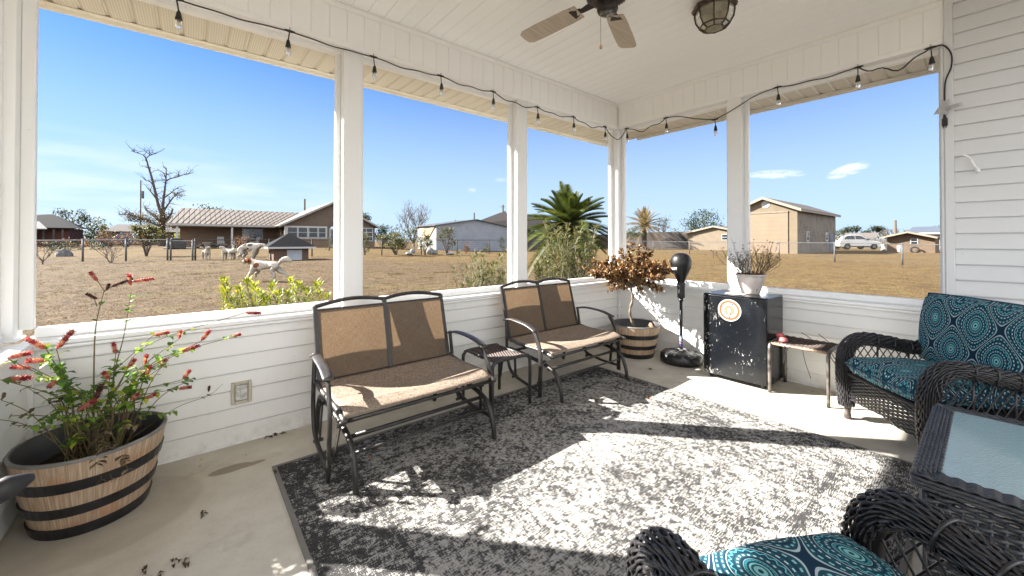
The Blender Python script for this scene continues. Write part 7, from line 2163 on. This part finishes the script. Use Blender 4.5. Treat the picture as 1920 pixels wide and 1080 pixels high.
# ------------------------------------------------------------------ vehicles
M_TYRE = plain('car_tyre', (.02, .02, .021), .8); M_RIMC = plain('alloy_rim', (.5, .5, .52), .3, .1, 9, 0, 60, .6); M_CGL = plain('car_glass', (.012, .015, .018), .05, .1, 3, 0, 60, 0, .6); M_BLACKP = plain('black_car_trim', (.018, .018, .019), .5)
def suv():
    a, b = at(1562, 468, 62), at(1641, 468, 62)
    D = 62; ctr = at(1601, 467, D); 
    L = 79 / FPX * D / math.cos(math.atan2(1601 - 960, FPX) * 0 ) 
    c = thing('parked_car', 'white crossover car parked beside the tall garage', 'car', (ctr.x, ctr.y, -.1 + .0), math.atan2(b.y - a.y, b.x - a.x))
    S = (b - a).length / 4.75; c.scale = (S, S, S)
    base = zat(ctr, 467.5); c.location.z = base
    pt_ = MT('white_car_paint'); pt_.set((.50, .50, .49), .25, 0, .5); pt_.b.inputs['Coat Weight'].default_value = .6
    low = [(-2.34, .38), (-2.38, .62), (-2.30, .98), (-2.18, 1.06), (-1.6, 1.07), (-.4, 1.06), (.75, 1.02), (1.0, 1.0), (1.9, .90), (2.22, .80), (2.36, .62), (2.36, .40), (2.2, .28), (1.85, .26), (1.8, .42), (1.66, .60), (1.48, .68), (1.28, .62), (1.12, .44), (1.06, .26), (-1.06, .26), (-1.12, .44), (-1.28, .62), (-1.48, .68), (-1.68, .60), (-1.82, .42), (-1.88, .28), (-2.2, .30)]
    m = MB(); m.prism(low, lambda p, t: (p[0], (-.92, .92)[t], p[1])); m.build('body', pt_.m, c, bevel=.05, seg=3)
    cab = [(-2.22, 1.06), (-1.95, 1.42), (-1.55, 1.58), (-.9, 1.64), (-.1, 1.62), (.35, 1.52), (1.02, 1.02)]
    m = MB(); m.prism(cab, lambda p, t: (p[0], (-1, 1)[t] * (.90 - .20 * max(0, p[1] - 1.0)), p[1])); m.build('cabin', pt_.m, c, bevel=.04, seg=3)
    for s in (-1, 1):
        for w_ in ([(-1.80, 1.12), (-1.62, 1.40), (-1.35, 1.50), (-.62, 1.54), (-.62, 1.12)], [(-.55, 1.12), (-.55, 1.54), (-.1, 1.53), (.22, 1.45), (.72, 1.12)]):
            m = MB(); m.prism(w_, lambda p, t: (p[0], s * (.905 - .20 * max(0, p[1] - 1.0) - .01 + .014 * t), p[1])); m.build('window', M_CGL, c)
        m = MB(); m.box((-1.05, s * .90, .27), (1.05, s * .935, .40)); m.build('sill_trim', M_BLACKP, c)
        for x in (-1.48, 1.48):
            m = MB(); m.lathe([(.2, -.11), (.33, -.11), (.355, -.07), (.355, .07), (.33, .11), (.2, .11)], (x, s * .82, .355), 24, M=Matrix.Rotation(R(90), 4, 'X')); w_ = m.build('wheel', M_TYRE, c, smooth=True)
            m = MB()
            m.lathe([(.0, s * -.085), (.06, s * -.095), (.08, s * -.08)], (x, s * .82, .355), 12, M=Matrix.Rotation(R(90), 4, 'X')); m.lathe([(.19, s * -.11), (.235, s * -.105), (.24, s * -.08)], (x, s * .82, .355), 24, M=Matrix.Rotation(R(90), 4, 'X'))
            for k in range(5):
                an = 2 * PI * k / 5 + .3; m.bar((x + .05 * math.cos(an), s * .91, .355 + .05 * math.sin(an)), (x + .21 * math.cos(an), s * .92, .355 + .21 * math.sin(an)), .06, .03, (0, 1, 0))
            m.build('rim', M_RIMC, w_)
        m = MB(); m.box((.62, s * .93, 1.06), (.80, s * 1.06, 1.18)); m.build('mirror', M_BLACKP, c, bevel=.02)
        m = MB(); m.box((2.10, s * .55, .70), (2.33, s * .90, .80)); m.build('headlight', plain('lamp_glass', (.4, .42, .45), .1), c, bevel=.03)
        m = MB(); m.box((-2.36, s * .52, .84), (-2.20, s * .90, .92)); m.build('tail_light', plain('tail_red', (.2, .02, .02), .3), c, bevel=.02)
    m = MB(); m.prism([(.42, 1.50), (1.0, 1.05), (1.02, 1.065), (.44, 1.515)], lambda p, t: (p[0] + .02, (-.72, .72)[t], p[1] + .015)); m.build('windscreen', M_CGL, c)
suv()
def pickup():
    D = 52
    ctr = at(238, 460, D); ctr.z = terrain(ctr.x, ctr.y)
    c = thing('pickup_truck', 'dark blue pickup truck half hidden behind the shrubs', 'pickup', ctr, math.atan2(RT.y, RT.x) + PI + .55)
    pt_ = MT('blue_car_paint'); pt_.set((.008, .018, .055), .3, 0, .4); pt_.b.inputs['Coat Weight'].default_value = .25
    z0 = 0
    low = [(-2.8, .5), (-2.8, 1.12), (-.9, 1.15), (1.1, 1.15), (2.35, 1.08), (2.62, .95), (2.65, .5), (2.3, .45), (2.2, .75), (1.85, .92), (1.5, .75), (1.4, .45), (-1.3, .45), (-1.4, .75), (-1.75, .92), (-2.1, .75), (-2.2, .45)]
    m = MB(); m.prism(low, lambda p, t: (p[0], (-.97, .97)[t], p[1])); m.build('body', pt_.m, c, bevel=.05, seg=2)
    m = MB(); m.prism([(-.95, 1.14), (-.75, 1.75), (-.4, 1.86), (.35, 1.84), (1.2, 1.14)], lambda p, t: (p[0], (-1, 1)[t] * (.92 - .2 * max(0, p[1] - 1.1)), p[1])); m.build('cab', pt_.m, c, bevel=.04, seg=2)
    m = MB(); m.prism([(.42, 1.80), (1.14, 1.20), (1.18, 1.22), (.46, 1.82)], lambda p, t: (p[0] + .02, (-.75, .75)[t], p[1] + .02)); m.build('windscreen', plain('sky_glass', (.05, .08, .12), .05, .1, 3, 0, 60, 0, .8), c)
    for s in (-1, 1):
        m = MB(); m.prism([(-.75, 1.22), (-.6, 1.72), (.25, 1.72), (.85, 1.22)], lambda p, t: (p[0], s * (.925 - .2 * max(0, p[1] - 1.1) - .01 + .014 * t), p[1])); m.build('window', M_CGL, c)
        for x in (-1.75, 1.85):
            m = MB(); m.lathe([(.0, -.10), (.24, -.11), (.38, -.12), (.40, -.08), (.40, .08), (.38, .12), (.0, .12)], (x, s * .85, .40), 20, M=Matrix.Rotation(R(90), 4, 'X')); m.build('wheel', M_TYRE, c, smooth=True)
        m = MB(); m.box((2.55, s * .6, .82), (2.67, s * .93, .98)); m.build('headlight', plain('truck_lamp', (.5, .52, .55), .1), c)
    m = MB(); m.box((2.60, -.9, .5), (2.72, .9, .68)); m.box((2.62, -.56, .72), (2.66, .56, 1.0)); m.build('bumper', plain('chrome', (.5, .5, .52), .2, .05, 9, 0, 60, .9), c)
pickup()

# ------------------------------------------------------------------ dogs
def fur(name, patches, base=(.31, .285, .245)):
    """white coat with coloured patches at given centres (local metres)"""
    t = MT(name); P = t.co('Object')
    n = t.noise(14, P, 5, .7); c = t.mix(n.ss(.3, .7), tuple(v * .85 for v in base), tuple(min(1, v * 1.15) for v in base))
    wob = t.noise(9, P, 3)
    for (ctr, rad, colr) in patches:
        dn = t.N('ShaderNodeVectorMath'); dn.operation = 'DISTANCE'; t.L(P, dn.inputs[0]); dn.inputs[1].default_value = ctr
        f = (X(t.nt, dn.outputs['Value']) + (wob - .5) * rad * .9).ss(rad * 1.08, rad * .88)
        c = t.mix(f, c, colr)
    t.set(c, .9, 0, .1); t.bump(t.noise(45, P, 4, .7), .8, .012); return t.m
def dog(label, loc, rz, bones, mat, s=1, extra=None):
    """bones: {name: (point, radius, parent)}; x forward, z up; one skinned body"""
    root = thing('dog', label, 'dog', loc, rz, 'white dogs running in the yard', s=s)
    names = list(bones); idx = {k: i for i, k in enumerate(names)}
    me = bpy.data.meshes.new('body'); me.from_pydata([bones[k][0] for k in names], [(idx[k], idx[bones[k][2]]) for k in names if bones[k][2]], [])
    o = bpy.data.objects.new('body', me); C.objects.link(o); o.parent = root; me.materials.append(mat)
    md = o.modifiers.new('skin', 'SKIN'); md.use_smooth_shade = True; md.branch_smoothing = .6
    for i, k in enumerate(names):
        K_ = 1.28 if k[:3] in ('pel', 'loi', 'rib', 'che', 'nec', 'hea', 'bro', 'tai') else 1.42
        sv = me.skin_vertices[0].data[i]; r = bones[k][1]; sv.radius = tuple(q * K_ for q in (r if isinstance(r, tuple) else (r, r))); sv.use_root = (i == 0)
    sb = o.modifiers.new('sub', 'SUBSURF'); sb.levels = 2; sb.render_levels = 2
    tx = bpy.data.textures.get('fur_clump') or bpy.data.textures.new('fur_clump', 'CLOUDS'); tx.noise_scale = .045
    dm = o.modifiers.new('fluff', 'DISPLACE'); dm.texture = tx; dm.strength = .05; dm.mid_level = .5
    return root, o
def face(root, muzzle, fwd, sc=1, tongue=False):
    f = Vector(fwd).normalized(); sd = f.cross(Vector((0, 0, 1))).normalized(); p = Vector(muzzle)
    dk = plain('dog_nose', (.012, .010, .010), .4)
    m = MB(); 
    def ball(c, r): m.grid(lambda u, v: c + Vector((r * math.sin(PI * v) * math.cos(2 * PI * u), r * math.sin(PI * v) * math.sin(2 * PI * u), r * math.cos(PI * v))), 10, 7)
    ball(p, .026 * sc); m.build('nose', dk, root, smooth=True)
    for s in (-1, 1):
        m = MB(); ball(p - f * .115 * sc + sd * s * .052 * sc + Vector((0, 0, .062 * sc)), .015 * sc); m.build('eye', dk, root, smooth=True)
    m = MB(); m.tube([p + Vector((0, 0, -.035)) * sc - f * .005, p - f * .07 * sc + Vector((0, 0, -.062 * sc))], .010 * sc, 6); m.build('mouth', plain('dog_mouth', (.03, .012, .012), .5), root, smooth=True)
def collar(root, c, ax, r, w=.022, col=(.35, .045, .025)):
    a = Vector(ax).normalized(); o = a.orthogonal().normalized(); o2 = a.cross(o); c = Vector(c)
    m = MB(); m.tube([c + (o * math.cos(2 * PI * k / 20) + o2 * math.sin(2 * PI * k / 20)) * r for k in range(20)], w, 6, closed=True); m.build('collar', plain('red_collar', col, .6), root, smooth=True)
BR = (.13, .052, .02)
# the running dog: nose to the left of the view
fd = gp(500, 528); dd = dep(fd); S_ = (77 / FPX * dd) / 1.46
run = {'pelvis': ((-.36, 0, .60), (.125, .135), None), 'loin': ((-.14, 0, .60), (.125, .13), 'pelvis'), 'rib': ((.10, 0, .57), (.14, .165), 'loin'), 'chest': ((.30, 0, .58), (.135, .16), 'rib'),
       'neck': ((.46, 0, .68), (.095, .10), 'chest'), 'head': ((.60, 0, .77), (.095, .095), 'neck'), 'brow': ((.66, 0, .765), (.082, .080), 'head'), 'muz': ((.76, 0, .715), (.050, .048), 'brow'), 'tip': ((.815, 0, .70), (.038, .034), 'muz'),
       'jaw': ((.70, 0, .66), (.028, .022), 'brow'), 'jawtip': ((.765, 0, .635), (.022, .016), 'jaw'),
       'earL': ((.57, .095, .78), (.03, .045), 'head'), 'earL2': ((.51, .135, .70), (.022, .06), 'earL'), 'earR': ((.57, -.095, .78), (.03, .045), 'head'), 'earR2': ((.51, -.135, .70), (.022, .06), 'earR'),
       'shL': ((.34, .10, .47), (.075, .09), 'chest'), 'elL': ((.40, .10, .34), (.052, .058), 'shL'), 'wrL': ((.54, .10, .18), (.036, .036), 'elL'), 'pawL': ((.66, .10, .045), (.036, .033), 'wrL'), 'toeL': ((.72, .10, .03), (.03, .024), 'pawL'),
       'shR': ((.34, -.10, .47), (.075, .09), 'chest'), 'elR': ((.30, -.10, .33), (.052, .058), 'shR'), 'wrR': ((.42, -.10, .25), (.036, .036), 'elR'), 'pawR': ((.38, -.10, .14), (.036, .033), 'wrR'),
       'hipL': ((-.40, .10, .50), (.085, .11), 'pelvis'), 'knL': ((-.28, .10, .37), (.058, .068), 'hipL'), 'hkL': ((-.42, .10, .22), (.032, .036), 'knL'), 'ftL': ((-.30, .10, .06), (.034, .030), 'hkL'), 'tL': ((-.22, .10, .035), (.03, .022), 'ftL'),
       'hipR': ((-.40, -.10, .50), (.085, .11), 'pelvis'), 'knR': ((-.44, -.10, .36), (.058, .068), 'hipR'), 'hkR': ((-.66, -.10, .29), (.032, .036), 'knR'), 'ftR': ((-.76, -.10, .15), (.034, .030), 'hkR'),
       'tail1': ((-.50, 0, .66), (.04, .045), 'pelvis'), 'tail2': ((-.60, 0, .75), (.055, .07), 'tail1'), 'tail3': ((-.72, 0, .80), (.075, .10), 'tail2'), 'tail4': ((-.86, 0, .77), (.06, .085), 'tail3'), 'tail5': ((-.94, 0, .70), (.025, .035), 'tail4')}
ang = math.atan2(-RT.y, -RT.x)
dm_ = at(497, 528, dd); dm_.z = terrain(dm_.x, dm_.y)
rt_, _ = dog('running white dog with a brown head nearest the porch', dm_, ang, run, fur('white_brown_coat', [((.60, .08, .78), .13, BR), ((.60, -.08, .78), .13, BR), ((.52, .13, .70), .12, BR), ((.52, -.13, .70), .12, BR), ((.70, 0, .79), .055, (.36, .33, .285)), ((.22, .19, .60), .10, BR), ((.22, -.19, .58), .06, BR), ((-.44, .0, .66), .05, BR)]), S_)
face(rt_, (.845, 0, .715), (1, 0, -.3)); collar(rt_, (.45, 0, .675), (.8, 0, .55), .108, .016)
# standing dogs by the gate
CREAM = (.29, .26, .21)
def stand_bones(tail, headx=(0, 0), hz=0):
    hx, hy = headx
    return {'pelvis': ((-.30, 0, .60), (.125, .135), None), 'loin': ((-.10, 0, .60), (.125, .13), 'pelvis'), 'rib': ((.10, 0, .585), (.14, .16), 'loin'), 'chest': ((.27, 0, .60), (.135, .16), 'rib'),
       'neck': ((.36 + hx * .3, hy * .3, .75), (.10, .105), 'chest'), 'head': ((.42 + hx * .7, hy * .7, .88 + hz), (.105, .105), 'neck'), 'brow': ((.46 + hx, hy, .875 + hz), (.095, .09), 'head'), 'muz': ((.52 + hx * 1.6, hy * 1.6, .83 + hz), (.062, .058), 'brow'), 'tip': ((.55 + hx * 1.9, hy * 1.9, .82 + hz), (.048, .042), 'muz'),
       'earL': ((.40 + hx * .6, .10 + hy * .6, .88 + hz), (.03, .045), 'head'), 'earL2': ((.38 + hx * .6, .135 + hy * .6, .79 + hz), (.025, .055), 'earL'), 'earR': ((.40 + hx * .6, -.10 + hy * .6, .88 + hz), (.03, .045), 'head'), 'earR2': ((.38 + hx * .6, -.135 + hy * .6, .79 + hz), (.025, .055), 'earR'),
       'shL': ((.29, .10, .48), (.075, .09), 'chest'), 'elL': ((.26, .10, .36), (.055, .06), 'shL'), 'wrL': ((.27, .10, .18), (.045, .045), 'elL'), 'pawL': ((.28, .10, .05), (.046, .042), 'wrL'), 'toeL': ((.33, .10, .03), (.035, .026), 'pawL'),
       'shR': ((.29, -.10, .48), (.075, .09), 'chest'), 'elR': ((.26, -.10, .36), (.055, .06), 'shR'), 'wrR': ((.27, -.10, .18), (.045, .045), 'elR'), 'pawR': ((.28, -.10, .05), (.046, .042), 'wrR'), 'toeR': ((.33, -.10, .03), (.035, .026), 'pawR'),
       'hipL': ((-.33, .10, .50), (.085, .11), 'pelvis'), 'knL': ((-.26, .10, .37), (.062, .07), 'hipL'), 'hkL': ((-.42, .10, .22), (.038, .042), 'knL'), 'ftL': ((-.40, .10, .06), (.042, .036), 'hkL'), 'tL': ((-.34, .10, .035), (.035, .025), 'ftL'),
       'hipR': ((-.33, -.10, .50), (.085, .11), 'pelvis'), 'knR': ((-.26, -.10, .37), (.062, .07), 'hipR'), 'hkR': ((-.42, -.10, .22), (.038, .042), 'knR'), 'ftR': ((-.40, -.10, .06), (.042, .036), 'hkR'), 'tR': ((-.34, -.10, .035), (.035, .025), 'ftR'), **tail}
tl_up = {'tail1': ((-.42, 0, .68), (.04, .045), 'pelvis'), 'tail2': ((-.48, 0, .80), (.055, .06), 'tail1'), 'tail3': ((-.46, .0, .92), (.06, .06), 'tail2'), 'tail4': ((-.40, .0, .98), (.03, .03), 'tail3')}
tl_side = {'tail1': ((-.40, -.02, .70), (.04, .045), 'pelvis'), 'tail2': ((-.42, -.10, .82), (.055, .06), 'tail1'), 'tail3': ((-.40, -.20, .88), (.065, .07), 'tail2'), 'tail4': ((-.38, -.28, .82), (.04, .04), 'tail3')}
def place(px, py, top, hgt):
    b = gp(px, py); return b, (zat(b, top) - b.z) / hgt
b, S2 = place(387, 487.3, 461, .98); tocam = math.atan2(CAM.y - b.y, CAM.x - b.x)
d2, _ = dog('curly cream dog facing the porch, nearest the gate', b, tocam + .25, stand_bones(tl_side), fur('cream_coat', [((.60, 0, .83), .07, (.38, .32, .25))], CREAM), S2); face(d2, (.60, 0, .835), (1, 0, -.2), 1.1)
b, S3 = place(427, 487.3, 460, .98)
d3, _ = dog('curly cream dog standing side on with its tail raised', b, ang - .25, stand_bones(tl_up, (-.02, .10)), fur('pale_coat', [((.55, .2, .82), .07, (.40, .33, .26))], CREAM), S3); face(d3, (.56, .235, .83), (.6, .75, -.2), 1.1)
b = gp(466, 487.5); S4 = (62 / FPX * dep(b)) / 1.35
crouch = {'pelvis': ((-.30, 0, .46), (.125, .14), None), 'loin': ((-.14, 0, .57), (.13, .135), 'pelvis'), 'rib': ((.08, 0, .56), (.14, .16), 'loin'), 'chest': ((.28, 0, .53), (.125, .15), 'rib'), 'neck': ((.44, 0, .58), (.085, .095), 'chest'), 'head': ((.57, 0, .62), (.085, .085), 'neck'), 'brow': ((.62, 0, .605), (.072, .07), 'head'), 'muz': ((.71, 0, .545), (.045, .043), 'brow'), 'tip': ((.76, 0, .52), (.034, .03), 'muz'),
       'earL': ((.54, .085, .61), (.028, .04), 'head'), 'earL2': ((.51, .115, .53), (.02, .05), 'earL'), 'earR': ((.54, -.085, .61), (.028, .04), 'head'), 'earR2': ((.51, -.115, .53), (.02, .05), 'earR'),
       'shL': ((.30, .10, .42), (.07, .085), 'chest'), 'elL': ((.26, .10, .30), (.048, .052), 'shL'), 'wrL': ((.20, .10, .16), (.034, .034), 'elL'), 'pawL': ((.10, .10, .05), (.035, .03), 'wrL'), 'shR': ((.30, -.10, .42), (.07, .085), 'chest'), 'elR': ((.28, -.10, .30), (.048, .052), 'shR'), 'wrR': ((.25, -.10, .15), (.034, .034), 'elR'), 'pawR': ((.18, -.10, .05), (.035, .03), 'wrR'),
       'hipL': ((-.30, .10, .36), (.08, .10), 'pelvis'), 'knL': ((-.14, .11, .26), (.055, .065), 'hipL'), 'hkL': ((-.30, .11, .14), (.033, .036), 'knL'), 'ftL': ((-.22, .11, .04), (.033, .028), 'hkL'), 'hipR': ((-.30, -.10, .36), (.08, .10), 'pelvis'), 'knR': ((-.18, -.11, .26), (.055, .065), 'hipR'), 'hkR': ((-.36, -.11, .15), (.033, .036), 'knR'), 'ftR': ((-.30, -.11, .04), (.033, .028), 'hkR'),
       'tail1': ((-.44, 0, .40), (.05, .055), 'pelvis'), 'tail2': ((-.58, 0, .38), (.07, .09), 'tail1'), 'tail3': ((-.70, 0, .36), (.06, .08), 'tail2'), 'tail4': ((-.78, 0, .30), (.03, .03), 'tail3')}
BK = (.025, .025, .028)
d4, _ = dog('white dog with black patches crouching mid run by the well house', b, ang + PI, crouch, fur('white_black_coat', [((-.10, -.16, .68), .12, BK), ((.14, -.17, .66), .12, BK), ((-.10, .16, .68), .12, BK), ((.04, -.19, .45), .08, BK)]), S4)
face(d4, (.79, 0, .525), (1, 0, -.5), .9); collar(d4, (.46, 0, .585), (.9, 0, .3), .096, .016)
